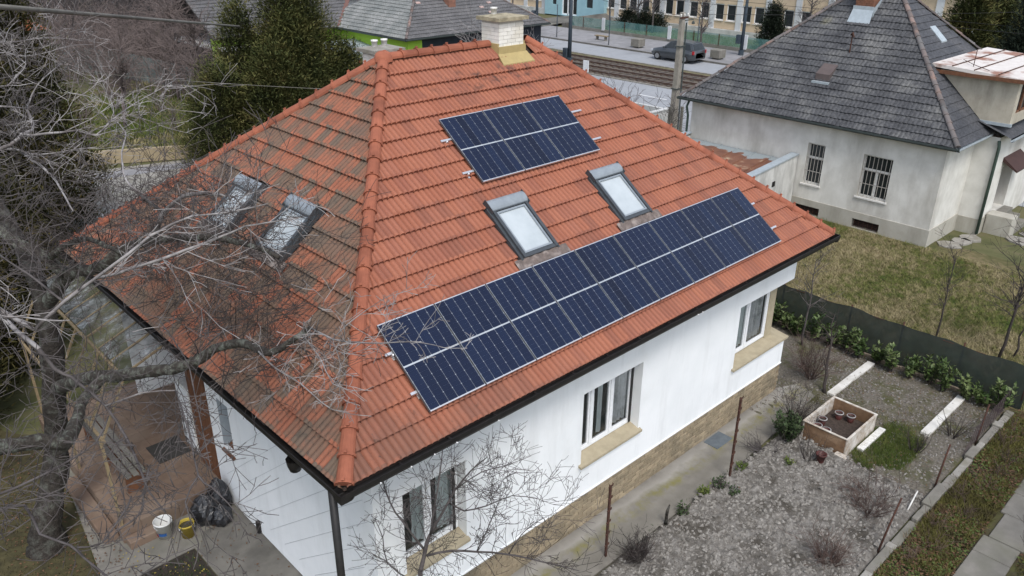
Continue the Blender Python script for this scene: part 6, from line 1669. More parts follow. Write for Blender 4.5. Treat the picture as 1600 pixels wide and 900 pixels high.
LIMBS=[
  [(-2.34,6.98,0.0,0.34),(-1.87,7.12,1.6,0.29),(-1.69,6.8,3.0,0.26),(-1.54,6.74,4.0,0.24),(-1.45,6.92,5.0,0.2),(-1.46,7.89,6.0,0.15),(-1.56,9.25,6.8,0.1)] ,
  [(-1.66,6.76,3.2,0.17),(-1.48,5.34,4.0,0.14),(-1.19,3.9,4.6,0.125),(-0.85,2.69,5.1,0.11),(-0.67,2.36,5.3,0.1),(-0.52,2.15,5.5,0.09),(-0.38,1.52,5.8,0.08),(-0.4,0.79,5.95,0.065),(-0.27,0.51,6.15,0.05),(-0.09,0.25,6.4,0.03)] ,
  [(-3.5,2.75,4.9,0.15),(-3.08,3.0,4.7,0.145),(-2.64,3.15,4.5,0.14),(-2.36,3.12,4.35,0.14),(-2.1,3.54,4.3,0.12),(-1.76,4.2,4.3,0.105),(-1.36,4.44,4.4,0.09)] ,
  [(-1.42,6.9,4.7,0.15),(-1.18,6.05,5.5,0.15),(-1.03,5.27,5.8,0.12),(-0.9,4.85,6.0,0.11),(-0.63,4.7,6.2,0.1),(-0.34,4.25,6.4,0.085),(-0.17,2.54,6.9,0.06),(-0.04,1.69,7.0,0.045),(-0.07,0.88,7.1,0.03)] ,
  [(-1.18,6.05,5.5,0.14),(-1.43,6.01,5.9,0.13),(-1.68,6.36,6.1,0.12),(-1.93,7.08,6.5,0.1)] ,
  [(-1.41,5.91,5.9,0.075),(-1.25,5.48,6.2,0.065),(-1.14,4.72,6.5,0.055),(-1.15,3.72,6.7,0.045),(-1.24,2.78,6.9,0.03)] ,
  [(-0.34,4.25,6.4,0.05),(-0.32,3.91,6.8,0.05),(-0.22,3.79,7.0,0.045),(-0.09,3.52,7.2,0.04),(-0.03,2.85,7.4,0.03),(-0.12,2.01,7.6,0.018)] ,
  [(-0.24,4.01,6.9,0.04),(-0.41,3.95,7.1,0.035),(-0.57,3.86,7.3,0.028),(-0.6,4.05,7.4,0.02)] ,
  [(-2.7,1.07,7.0,0.032),(-2.43,0.83,7.3,0.03),(-2.16,0.72,7.5,0.028),(-1.85,0.4,7.8,0.026),(-1.62,0.45,7.9,0.024),(-1.43,0.36,8.0,0.021),(-1.26,0.18,8.1,0.018),(-1.07,-0.22,8.2,0.014),(-0.79,-0.51,8.3,0.008)] ,
  [(-2.06,0.97,7.4,0.024),(-1.75,0.5,7.6,0.024),(-1.43,0.11,7.8,0.022),(-1.18,-0.05,7.9,0.02),(-0.9,-0.18,8.0,0.016),(-0.8,-0.49,8.1,0.013),(-0.63,-0.82,8.2,0.008)] ,
  [(-1.9,6.03,7.6,0.05),(-1.56,5.66,7.8,0.045),(-1.37,5.74,7.9,0.04),(-1.19,5.88,7.9,0.036),(-1.13,6.07,8.0,0.032),(-1.08,6.45,8.1,0.03),(-0.92,6.91,8.1,0.022),(-0.78,6.91,8.3,0.018),(-0.58,7.14,8.4,0.014),(-0.14,7.69,8.5,0.009)] ,
  [(-1.39,5.66,7.9,0.032),(-1.15,5.28,7.95,0.028),(-0.85,4.98,8.0,0.025),(-0.74,4.54,8.0,0.022),(-0.45,4.78,8.1,0.019),(0.01,5.15,8.2,0.014),(0.44,5.35,8.3,0.01),(0.93,5.65,8.4,0.006)] ,
  [(-0.35,4.9,8.1,0.016),(-0.38,4.42,8.0,0.018),(-0.68,3.79,7.9,0.019),(-0.9,3.17,7.8,0.02),(-0.95,2.84,7.7,0.016),(-0.83,2.69,7.6,0.01)] ,
  [(-0.35,4.9,8.1,0.013),(-0.19,5.34,8.2,0.011),(-0.04,5.98,8.3,0.008),(0.13,6.64,8.3,0.005)] ,
  [(-1.68,6.73,7.5,0.03),(-1.44,6.22,7.6,0.03),(-1.41,5.36,7.6,0.03),(-1.45,4.36,7.6,0.024),(-1.56,3.54,7.6,0.02),(-1.7,2.69,7.6,0.012)] ,
  [(-1.44,6.22,7.6,0.024),(-1.42,5.33,7.7,0.02),(-1.3,4.74,7.8,0.018),(-1.04,4.77,7.8,0.014),(-0.84,4.28,7.9,0.009)] ,
  [(-1.08,6.45,8.1,0.02),(-1.36,6.33,8.2,0.024),(-1.56,6.56,8.2,0.026)] ,
  [(-0.23,12.04,8.4,0.02),(-0.05,10.85,8.5,0.018),(0.27,10.29,8.6,0.015),(0.38,9.25,8.7,0.01),(0.57,8.66,8.7,0.006)] ,
  [(-0.64,10.29,8.4,0.016),(-0.48,9.58,8.5,0.016),(-0.34,8.91,8.5,0.014),(-0.02,8.51,8.6,0.01),(0.23,8.26,8.7,0.007),(0.54,8.09,8.7,0.005)] ,
  [(-0.95,7.95,8.2,0.016),(-0.61,8.43,8.3,0.016),(-0.41,8.73,8.4,0.013),(-0.45,9.28,8.5,0.01)] ,
  [(-0.27,10.61,8.5,0.012),(0.24,12.12,8.6,0.011),(0.62,12.79,8.7,0.008)] ,
  [(-2.86,0.2,7.2,0.03),(-2.79,0.13,7.0,0.028),(-2.7,0.04,6.9,0.025),(-2.63,-0.12,6.8,0.022),(-2.56,-0.34,6.7,0.02),(-2.52,-0.61,6.5,0.02),(-2.55,-0.93,6.4,0.018),(-2.6,-1.26,6.3,0.016),(-2.57,-1.52,6.2,0.01)] ,
  [(-2.49,-1.01,6.35,0.018),(-2.61,-1.14,6.2,0.016),(-2.69,-1.25,6.1,0.014),(-2.86,-1.2,6.0,0.012),(-3.04,-1.2,5.9,0.008)] ,
  [(-2.08,-0.85,6.9,0.012),(-2.23,-1.46,6.8,0.014),(-2.38,-1.91,6.7,0.014),(-2.34,-2.04,6.65,0.012),(-2.31,-2.25,6.6,0.008),(-2.28,-2.49,6.5,0.005)] ,
  [(-2.38,-1.91,6.7,0.011),(-2.55,-2.02,6.6,0.01),(-2.64,-2.42,6.5,0.008),(-2.75,-2.54,6.4,0.006)] ,
  [(-3.76,-1.49,7.0,0.02),(-3.65,-1.52,7.0,0.019),(-3.43,-1.5,7.0,0.017),(-3.15,-1.45,7.0,0.013),(-2.95,-1.49,7.1,0.012),(-2.79,-1.36,7.2,0.01)] ,
  [(-3.74,-1.38,6.8,0.02),(-3.52,-1.49,6.8,0.017),(-3.53,-1.89,6.8,0.015),(-3.41,-2.17,6.8,0.014),(-3.38,-2.35,6.8,0.013),(-3.33,-2.62,6.8,0.012),(-3.29,-2.91,6.8,0.01)] ,
  [(-3.38,-2.22,6.8,0.012),(-3.24,-2.29,6.8,0.011),(-2.99,-2.15,6.9,0.012),(-2.93,-2.06,6.9,0.01)] ,
  [(-2.13,-1.51,6.4,0.006),(-1.75,-0.34,6.6,0.012),(-1.65,0.01,6.7,0.01),(-1.63,0.63,6.9,0.008)] ,
  [(-2.43,0.83,7.3,0.02),(-2.51,1.3,7.4,0.02),(-2.61,1.52,7.5,0.018),(-2.7,1.79,7.6,0.014)] ,
  [(-3.11,0.72,7.4,0.018),(-2.88,0.57,7.4,0.016),(-2.71,0.31,7.4,0.014),(-2.56,0.17,7.4,0.008)] ,
  [(-0.09,0.25,6.4,0.02),(-0.23,-0.49,6.6,0.016),(-0.26,-1.06,6.8,0.014),(-0.28,-1.56,7.0,0.011),(-0.14,-1.9,7.1,0.009),(-0.11,-2.36,7.2,0.005)] ,
  [(-0.15,0.39,6.3,0.014),(-0.3,-0.29,6.3,0.012),(-0.49,-0.86,6.3,0.009),(-0.46,-1.31,6.4,0.006)] ,
  [(-0.23,-0.49,6.6,0.01),(-0.1,-0.63,6.8,0.009),(0.08,-0.81,7.0,0.007),(0.28,-1.02,7.2,0.004)] ,
  [(-0.42,1.08,5.9,0.02),(-0.55,0.34,6.0,0.016),(-0.59,-0.33,6.1,0.012),(-0.61,-1.0,6.1,0.009),(-0.46,-1.51,6.2,0.005)] ,
]
LIMBS[0] = [(-2.42, 6.95, -.15, .56), (-2.37, 6.97, .12, .43)] + [LIMBS[0][0][:2] + (.45, .35)] + LIMBS[0][1:]
LIMBS += [
  [(-1.93,7.08,6.5,.07),(-2.5,4.2,6.9,.055),(-2.9,1.9,7.1,.045),(-2.86,.2,7.2,.03)],
  [(-2.9,1.9,7.1,.04),(-2.7,1.07,7.0,.032)],
  [(-3.5,2.75,4.9,.12),(-4.1,1.2,5.7,.07),(-4.0,-.4,6.5,.04),(-3.76,-1.49,7.0,.02)],
  [(-4.0,-.4,6.5,.03),(-3.9,-1.0,6.7,.024),(-3.74,-1.38,6.8,.02)],
  [(-4.1,1.2,5.7,.04),(-3.6,.9,6.7,.026),(-3.11,.72,7.4,.018)],
  [(-1.56,9.25,6.8,.08),(-.9,11.0,7.7,.04),(-.23,12.04,8.4,.02)],
  [(-1.56,9.25,6.8,.06),(-1.1,10.0,7.7,.03),(-.64,10.29,8.4,.016)],
  [(-1.93,7.08,6.5,.08),(-2.0,6.5,7.1,.06),(-1.9,6.03,7.6,.05)],
  [(-1.93,7.08,6.5,.05),(-1.8,6.9,7.0,.04),(-1.68,6.73,7.5,.03)],
  [(-2.0,6.5,7.1,.04),(-1.8,6.6,7.8,.03),(-1.56,6.56,8.2,.026)],
  [(-2.56,-.34,6.7,.016),(-2.3,-.6,6.85,.014),(-2.08,-.85,6.9,.012)],
]
DARK = {0, 1, 2, 3, 4, 5, 6, 7}  # dark twigs over the roof; higher twigs have their light painted as paleness
def left_twigs(li, r_):
    if r_ > .1: return 1.2, (.3, 1.0), 'twig_grey', (3, 2)
    if li in DARK: return (11.0 if r_ < .06 else 7.0), (.35, 1.3), ('twig_dark' if li % 2 else 'twig_grey'), (4, 2.6)
    if li < 21: return 7.0, (.25, .95), ('twig_pale' if li % 2 else 'twig_grey'), (3.4, 2.2)
    if li < 30: return 6.0, (.2, .8), 'twig_grey', (3.2, 2.2)
    if li > 34: return 4.0, (.3, .9), 'twig_grey', (3, 2)
    return 6.0, (.15, .6), 'twig_pale', (2.6, 1.8)
limb_tree('old_fruit_tree', 'old bare lichen-covered tree spreading its branches over the left of the roof', (-2.34, 6.98, 0), LIMBS, 4,
          lambda li, r_: MAT['bark_dark'] if li == 0 else (MAT['bark'] if r_ > .045 else (MAT['twig_grey'] if 21 <= li < 30 else MAT['twig_pale'])), left_twigs, clear, lambda li: .74 if li < 8 else .6)
# extra fine dark sprays over the mossy slope
rr = random.Random(8)
xt = MB()
for i in range(150):
    s = rr.uniform(.2, 3.1) * rr.uniform(.5, 1); y = rr.uniform(2.2, 8.8); x = s * math.cos(PH)
    p = Vector((x - rr.uniform(.2, .9), y, roof_z(x, y) + rr.uniform(.15, .9)))
    if not clear(p): continue
    grow(xt, rr, p, Vector((rr.uniform(.2, 1), rr.uniform(-1, .2), rr.uniform(-.1, .5))), rr.uniform(.5, 1.2), .009, 0, (3.5, 2.2), .28, .02, clear)
tree0 = bpy.data.objects['old_fruit_tree']
tag(xt.build('twigs', MAT['twig_dark'], tree0), kind='stuff')

LIMBS2 = [
  [(0.49,-0.66,0.3,0.07),(0.94,-0.22,1.8,0.06),(1.11,-0.12,2.35,0.05),(1.26,-0.08,2.65,0.042)] ,
  [(1.26,-0.08,2.65,0.036),(1.5,-0.09,2.95,0.03),(1.71,-0.14,3.25,0.024),(1.95,-0.2,3.5,0.018),(2.15,-0.33,3.7,0.01)] ,
  [(1.16,-0.09,2.4,0.03),(0.99,-0.0,2.8,0.026),(0.82,0.11,3.2,0.02),(0.77,0.23,3.5,0.015),(0.79,0.35,3.75,0.008)] ,
  [(1.14,-0.15,2.38,0.03),(1.38,-0.41,2.5,0.028),(1.6,-0.72,2.55,0.025),(1.86,-1.11,2.6,0.022),(2.12,-1.56,2.6,0.018),(2.35,-2.01,2.6,0.01)] ,
  [(1.64,-0.04,3.0,0.022),(1.62,-0.43,3.1,0.018),(1.84,-0.66,3.2,0.015),(2.17,-0.84,3.3,0.012),(2.39,-1.14,3.3,0.007)] ,
  [(1.26,-0.08,2.65,0.026),(1.32,-0.11,3.05,0.022),(1.42,-0.1,3.45,0.018),(1.54,-0.05,3.8,0.013),(1.7,0.07,4.1,0.007)] ,
  [(0.84,-0.11,2.1,0.02),(0.53,-0.03,2.55,0.016),(0.54,0.05,2.95,0.012),(0.53,0.21,3.2,0.006)] ,
  [(1.71,-0.14,3.25,0.016),(1.95,-0.43,3.6,0.013),(2.13,-0.75,3.8,0.01),(2.46,-0.93,3.9,0.006)] ,
  [(1.86,-1.11,2.6,0.016),(2.04,-1.18,2.9,0.012),(2.26,-1.27,3.05,0.008),(2.56,-1.36,3.1,0.005)] ,
  [(1.6,-0.72,2.55,0.016),(1.72,-0.8,2.9,0.013),(1.9,-0.8,3.2,0.01),(2.16,-0.72,3.4,0.006)] ,
]
LIMBS2[0] = [(.95, -.75, -.05, .085)] + LIMBS2[0]
LIMBS2[0][1] = (.97, -.62, .5, .075)
limb_tree('young_fruit_tree', 'small bare grey tree standing in front of the nearest window', (.95, -.75, 0), LIMBS2, 12,
          lambda li, r_: MAT['twig_grey'], lambda li, r_: (0 if r_ > .055 else 11.0, (.2, .75), 'twig_dark' if li % 3 == 0 else 'twig_grey', (3.6, 2.4)), clear, lambda li: .62)

def bare_shrub(name, label, x, y, h, spread, nst, kids, mat, seed, r0=.012, cat='shrub', group=None, z0_=0.0, kink=.2, upb=.06, rmin=.003):
    r = random.Random(seed)
    t_ = thing(name, label, cat, (x, y, z0_), group)
    m_ = MB()
    for i in range(nst):
        a = r.uniform(0, 6.28); s = spread * r.uniform(.2, 1)
        d = Vector((math.cos(a) * s, math.sin(a) * s, h))
        grow(m_, r, Vector((x + math.cos(a) * .06, y + math.sin(a) * .06, z0_ - .02)), d, d.length * r.uniform(.7, 1.05), r0 * r.uniform(.7, 1.2), 0, kids, kink, upb, clear, 5, rmin)
    tag(m_.build('branches', MAT[mat], t_), kind='stuff')
    return t_
def sapling(name, label, x, y, h, lean, mat, seed, r0=.03, group=None, kids=(3, 2), dens=14):
    r = random.Random(seed)
    t_ = thing(name, label, 'tree', (x, y, 0), group)
    pts = []; n = 8
    for i in range(n + 1):
        q = i / n; pts.append(Vector((x + lean[0] * q + r.gauss(0, .02) * (i > 0), y + lean[1] * q + r.gauss(0, .02) * (i > 0), h * q - .05)))
    m_ = MB(); m_.tube(pts, [r0 * (1 - .8 * i / n) for i in range(n + 1)], 6); m_.build('trunk', MAT[mat], t_, True)
    m_ = MB()
    for k in range(dens):
        q = r.uniform(.3, 1) * (n - .01); i = int(q); a = r.uniform(0, 6.28)
        grow(m_, r, pts[i].lerp(pts[i + 1], q - i), Vector((math.cos(a), math.sin(a), r.uniform(.4, 1.4))), h * r.uniform(.14, .34), r0 * .35, 0, kids, .2, .05, clear, 4, .0035)
    tag(m_.build('branches', MAT[mat], t_), kind='stuff')
    return t_
# garden shrubs
bare_shrub('dead_shrub', 'dark dead shrub at the corner of the raised bed nearest the house', 11.55, -.62, .75, .5, 26, (3, 2), 'twig_dark', 21)
bare_shrub('rose_bush', 'reddish bare rose bush near the house corner', 13.7, .15, .85, .75, 34, (4, 2), 'twig_brown', 22)
bare_shrub('dead_perennial', 'withered brown clump by the kerb, beside the white stick', 9.75, -3.2, .35, .7, 40, (3, 2), 'twig_brown', 23)
bare_shrub('dead_perennial', 'withered dark clump on the dug soil at the bottom of the picture', 7.8, -3.3, .55, .55, 46, (3, 1), 'twig_brown', 24)
bare_shrub('dead_perennial', 'low withered brown mat on the soil below the green patch', 10.4, -3.0, .2, .8, 40, (3, 2), 'twig_brown', 25)
bare_shrub('currant_bush', 'thin bare bush on the soil at the end of the grass patch', 12.5, -3.0, .6, .4, 12, (2, 1), 'twig_dark', 26)
bare_shrub('currant_bush', 'thin bare bush by the wire mesh and kerb', 13.7, -3.35, .65, .4, 12, (2, 1), 'twig_dark', 27)
bare_shrub('currant_bush', 'thin bare bush standing in the soil before the raised bed', 10.45, -1.55, .7, .35, 10, (2, 1), 'twig_dark', 28)
bare_shrub('cut_shrub', 'rounded grey cut-back shrub at the path edge by the rusty post', 5.35, -.85, .38, .42, 60, (3, 2), 'twig_dark', 29)
bare_shrub('lavender', 'low grey-brown heap of stems between path and green bush', 10.0, -.75, .22, .6, 50, (3, 1), 'twig_grey', 30)
sapling('sapling', 'dark leaning sapling behind the raised bed', 13.3, -.45, 1.9, (.55, .35, 0), 'twig_dark', 31, .045, dens=8)
sapling('sapling', 'slim bare tree at the house corner in front of the laurels', 15.15, 1.15, 2.6, (.1, .1, 0), 'twig_grey', 32, .035)
sapling('sapling', 'slim bare tree in the dry lawn behind the net fence', 18.3, -1.2, 2.6, (.3, .1, 0), 'twig_dark', 33, .03)
sapling('sapling', 'taller twin-stemmed bare tree in the dry lawn at the right edge', 18.4, -2.8, 3.8, (.3, -.1, 0), 'twig_dark', 34, .045, dens=34)
sapling('sapling', 'bare shoot close beside the twin-stemmed tree at the right edge', 18.75, -3.05, 2.7, (.1, -.2, 0), 'twig_dark', 35, .03, dens=18)
for i, (x, y, h, lab) in enumerate(((9.6, -6.6, 1.5, 'dark bare bush at the bottom right corner'), (11.3, -6.3, 1.7, 'dark bare bush at the right edge beyond the slab path'), (12.7, -5.9, 1.3, 'thin bare bush where the slab path leaves the picture'))):
    bare_shrub('bare_bush', lab, x, y, h, .7, 16, (4, 2), 'twig_dark', 36 + i, .016, group='bare bushes beyond the slab path')
for i in range(10):
    x = 9 + i * .65; bare_shrub('weed_stalks', 'dry brown weed stalks in the verge, %s along the kerb from the bottom' % ['first', 'second', 'third', 'fourth', 'fifth', 'sixth', 'seventh', 'eighth', 'ninth', 'tenth'][i], x, -4.45 + rng.uniform(-.25, .25), .4, .25, 9, (2, 1), 'twig_brown', 50 + i, .006, 'weeds', 'weed stalks in the verge')
leafy_plant('evergreen_bush', 'dense dark green bush between the path and raised bed', 'shrub', 10.75, -.85, .70, 60, .45, 22, .8, MAT['herb'], None, 61)
for i, (x, y, h, lab) in enumerate(((7.0, -.67, .22, 'green tuft at the path edge beyond the vine stump'), (7.82, -.64, .2, 'green tuft at the path edge before the tall rusty post'), (8.2, -.75, .24, 'green tuft at the foot of the tall rusty post'), (9.1, -.72, .2, 'green tuft past the tall rusty post'), (8.3, -1.0, .14, 'small green tuft out on the soil by the tall rusty post'), (10.0, -1.3, .16, 'small green tuft on the soil before the evergreen bush'))):
    leafy_plant('herb_tuft', lab, 'plant', x, y, h, 14, .18, 9, .55, MAT['grass_green'] if i % 2 else MAT['herb'], 'green tufts by the path', 70 + i)

# conifers of feathery sprays
SPRAY = np.array([[0, 0, 0], [.015, .05, .004], [0, .135, -.006], [-.015, .05, .004]])
def conifer(name, label, loc, spires, n, size, mat, seed, trunk_r=.2, droop=.0, branches=True):
    rs_ = np.random.RandomState(seed)
    t_ = thing(name, label, 'tree', loc)
    tot = sum(h * r for _, _, h, r in spires); Vs = []
    for (x, y, h, r) in spires:
        k = int(n * h * r / tot); nc = max(30, k // 26)
        hz = rs_.beta(1.15, 1.5, nc); a = rs_.uniform(0, 6.28, nc)
        lob = .80 + .26 * np.sin(a * 3 + hz * 9 + seed) * rs_.uniform(.5, 1, nc) + rs_.normal(0, .10, nc)
        prof_ = (1 - hz) ** .68 * (.55 + .45 * np.minimum(1, hz * 5))
        rad = r * prof_ * lob * rs_.uniform(.72, 1.0, nc) + .04
        C = np.stack([x + np.cos(a) * rad, y + np.sin(a) * rad, loc[2] + .15 + h * hz], -1)
        out = np.stack([np.cos(a), np.sin(a), np.full(nc, .75 - droop)], -1)
        m_ = 26
        P = np.repeat(C, m_, 0) + rs_.normal(0, .16 + .05 * r, (nc * m_, 3)) * np.array([1, 1, 1.1])
        Dn = np.repeat(out, m_, 0) + rs_.normal(0, .55, (nc * m_, 3))
        Vs.append(leaf_quads(P, Dn, size, rs_, SPRAY))
    inst('crown', tri_mesh('crown', np.concatenate(Vs), mat, 4), t_)
    m_ = MB()
    for (x, y, h, r) in spires: m_.tube([(x, y, loc[2] - .05), (x, y, loc[2] + h * .5), (x, y, loc[2] + h * .92)], [trunk_r * h / 8, trunk_r * h / 14, .015], 6)
    m_.build('trunk', MAT['bark_dark'], t_)
    if branches:
        b_ = MB(); r = random.Random(seed)
        for (x, y, h, rad) in spires:
            for k in range(40):
                q = r.uniform(.05, .85); a = r.uniform(0, 6.28); ln = rad * (1 - q) ** .62 * .85
                b_.tube([(x, y, loc[2] + h * q), (x + math.cos(a) * ln, y + math.sin(a) * ln, loc[2] + h * q + ln * .5)], [.03, .008], 3, False)
        b_.build('branches', MAT['bark_dark'], t_)
    return t_
conifer('thuja', 'big dark olive conifer beside the left end of the ridge', (13.6, 28.6, 0),
        [(15.6, 28.2, 8.7, 3.4), (13.4, 29.4, 6.9, 1.9), (17.6, 27.4, 4.9, 2.6), (11.6, 28.2, 4.3, 2.4), (13.7, 26.8, 5.2, 2.9), (16.6, 30.2, 6.4, 2.6), (14.9, 27.2, 6.4, 2.6)], 230000, 1.6, MAT['conifer'], 5)
conifer('conifer_tree', 'dark brownish conifer filling the left edge behind the old tree', (.6, 21, 0), [(.8, 21.5, 10.5, 2.5), (-1.6, 18.5, 9.5, 2.5), (3.0, 24.0, 8.8, 2.1), (-3.6, 15.6, 8.0, 2.2)], 120000, 1.7, MAT['conifer_dark'], 6)
conifer('conifer_tree', 'lower dark conifer at the left edge beside the terrace', (-1.6, 13.6, 0), [(-1.7, 14.2, 6.0, 1.7), (-3.2, 12.4, 5.6, 1.8), (-.4, 15.4, 5.2, 1.4), (-4.4, 10.6, 4.4, 1.5)], 80000, 1.3, MAT['conifer_dark'], 7)
conifer('yew', 'bronze-green conifer behind the grey roof, top right', (49, 9.5, 0), [(48.5, 9.6, 7.0, 2.4), (50.5, 8.6, 6.0, 2.0)], 40000, 2.4, MAT['conifer'], 8)
conifer('dark_conifer', 'blackish conifer at the top right corner', (42, 4.2, 0), [(44.5, 5.2, 7.5, 2.2), (44.5, 2.8, 8.0, 2.6)], 40000, 2.4, MAT['fir'], 9)
conifer('small_fir', 'small dark fir on the school lawn by the grey roof', (61.4, 29.3, 0), [(61.4, 29.3, 3.6, 1.3)], 9000, 2.2, MAT['fir'], 10, .12)
conifer('school_hedge', 'dark evergreen bush in front of the peach school wall', (63.5, 45.2, 0), [(63.5, 46.6, 1.6, 1.2), (63.5, 44.6, 1.7, 1.3), (63.6, 43.0, 1.4, 1.1)], 9000, 2.0, MAT['fir'], 11, .08)
# street and school trees
for i, (x, y, h, lab) in enumerate(((62.5, 48.2, 6, 'bare tree beside the school ramp'), (62.3, 42.6, 6, 'pale bare tree before the school windows'), (63.0, 45.0, 5, 'slim bare tree rising from the dark evergreen bush'), (57.2, 33.5, 4, 'slim bare tree on the pavement behind the car'), (61.5, 26.0, 6, 'bare tree before the school, behind the grey roof hip'), (60.5, 23.0, 6, 'bare tree before the school, touching the grey roof hip'), (62.0, 62.0, 6, 'bare tree before the school beside the chimney top'))):
    sapling('street_tree', lab, x, y, h, (.2, .3, 0), 'twig_grey', 80 + i, .10, 'bare trees along the school', (4, 3), 26)
for i, (x, y) in enumerate(((30.2, 19.9), (31.0, 21.4), (30.6, 23.0), (31.3, 24.8), (30.5, 17.2), (30.9, 26.8))):
    bare_shrub('roadside_shrub', 'bare roadside shrub behind the red roof hip, %s from the utility pole' % ['second', 'third', 'fourth', 'fifth', 'nearest', 'sixth'][i], x, y, 1.9, .7, 10, (4, 2), 'twig_grey', 90 + i, .016, group='bare shrubs along the near road', rmin=.008)
for i, (x, y) in enumerate(((33.2, 33.8), (36.5, 33.0), (31.2, 33.0))):
    bare_shrub('garden_shrub', ['bare whitish shrub rising behind the ridge by the chimney', 'bare grey shrub right of the chimney', 'thin bare shrub behind the middle of the ridge'][i], x, y, [4.2, 3.2, 3.6][i], 1.0, 7, (4, 3), 'twig_pale', 97 + i, .02, rmin=.01)
# thicket at the upper left: stuff, plus the trees that stand out
th = MB(); r = random.Random(40)
for i in range(150):
    q = r.random(); sgn = -1 if i % 3 == 0 else 1; x = 13.6 + q * 4.8 + r.gauss(0, .8) + (1.3 if sgn > 0 else -1.5); y = 60.5 - q * 17 + sgn * (2.2 + abs(r.gauss(0, 1.6)))
    for k in range(4):
        d = Vector((r.gauss(0, .35), r.gauss(0, .35), 1))
        grow(th, r, Vector((x + r.gauss(0, .3), y + r.gauss(0, .3), 0)), d, r.uniform(1.8, 3.9), .022, 0, (4.2, 2.6), .16, .05, None, 4, .009)
tag(th.build('bare_thicket', MAT['twig_thicket']), 'tangled red-brown bare thicket along the board fence', 'thicket', kind='stuff')
th2 = MB()
for i in range(90):
    x = r.uniform(12, 30); y = r.uniform(64, 84)
    for k in range(4):
        grow(th2, r, Vector((x + r.gauss(0, .5), y, 0)), Vector((r.gauss(0, .35), r.gauss(0, .35), 1)), r.uniform(3.5, 7), .05, 0, (5, 3), .16, .05, None, 4, .016)
tag(th2.build('bare_wood', MAT['twig_grey']), 'grey mass of bare trees at the top left', 'wood', kind='stuff')
for i, (x, y, h, lab) in enumerate(((17.2, 47.5, 7.5, 'ivy-stemmed bare tree rising above the thicket, right of the board fence gap'), (15.5, 43.0, 5.5, 'bare tree in the green clearing before the board fence'), (14.3, 37.2, 5.0, 'bare tree at the near side of the clearing, against the big conifer'), (10.6, 38.5, 4.2, 'bare tree at the left of the clearing'), (20.5, 54.0, 8.0, 'bare tree behind the white flat roof'))):
    sapling('garden_tree', lab, x, y, h, (.3, -.2, 0), 'twig_thicket', 120 + i, .11, 'bare trees in the back garden', (5, 4), 40)
for i, (x, y) in enumerate(((11.8, 43.0), (13.4, 40.5), (9.4, 41.5), (12.2, 35.6), (8.2, 37.0), (15.8, 40.0))):
    bare_shrub('garden_bush', 'bare brown bush in the back garden clearing, %s' % ['far middle', 'centre right', 'far left', 'nearest the low wall', 'left by the conifer', 'right by the board fence'][i], x, y, 1.6, .8, 12, (3, 2), 'twig_thicket', 130 + i, .018, group='bare bushes in the clearing', rmin=.006)
P = scatter(6, 32.5, 18, 48, 40000, rs, .35, .36)
stuff('clearing_grass', blades(P, .08, .28, .03, rs, .9), MAT['grass_green'], 'green grass of the clearing in the back garden', 'grass')
P = scatter(6, 32.5, 18, 50, 22000, rs, .5, .40)
stuff('clearing_dry_grass', blades(P, .08, .3, .03, rs, .9), MAT['lawn_dry'], 'dry yellowish grass in the back garden', 'grass')
# ------------------------------------------------------------------ terrace, pergola and yard on the left
mb = MB(); mb.prism([(-1.45, 5.05), (-.42, 5.05), (-.42, -3), (.70, -3), (.70, 7), (.70, 11.5), (-1.2, 11.5), (-1.2, 10.2), (-1.5, 9.0), (-1.95, 5.5), (-2.3, 3.2), (-1.9, 3.0)], -.05, -.002)
struct('yard_concrete', mb, MAT['concrete'])
mb = MB(); mb.prism([(-.40, -3), (.69, -3), (.69, 5.35), (-.1, 5.35), (-.40, 4.9)], -.03, .003); struct('yard_damp_strip', mb, MAT['concrete_dark'])
sheet('tree_bed', [(-3.2, 3), (-1.98, 5.4), (-1.53, 9.0), (-1.25, 10.4), (-2.2, 12), (-3.4, 8)], .0, MAT['moss_ground'])
sheet('flower_pit', [(-1.43, 5.03), (-1.88, 3.02), (-1.7, 0), (-.44, 0), (-.44, 5.03)], .0, M('pit_soil', (.045, .037, .03), (.03, .025, .02), 9, 1, .8, 40, .02))
P = scatter(-1.6, 1.5, -.5, 4.95, 1500, rs); stuff('pit_weeds', blades(P, .03, .12, .008, rs), MAT['herb'], 'dark leafy weeds in the small flower bed by the yard', 'weeds')
rq = np.random.RandomState(14); P = np.concatenate([scatter(-1.4, 4.2, -.5, 4.95, 60, rq), scatter(-1.6, 5.0, -.6, 5.9, 30, rq)]); P[:, 2] = rq.uniform(.01, .08, len(P))
stuff('yellow_leaves', litter(P, .38, rq), M('yellow_leaf', (.34, .27, .05), (.24, .18, .04), 20, .7), 'scattered yellow leaves in the small yard bed and on the concrete', 'leaves', 4)
P = np.concatenate([scatter(-8, -2, -2.1, 18, 3200, rq), scatter(-3.0, 4, -1.4, 11, 900, rq), scatter(-1.9, 3, .6, 5.5, 160, rq)]); P[:, 2] = rq.uniform(.006, .04, len(P))
stuff('fallen_leaves', litter(P, .45, rq), bpy.data.materials['leaf_litter'], 'brown leaves lying under the old tree and on the yard', 'leaves', 4)
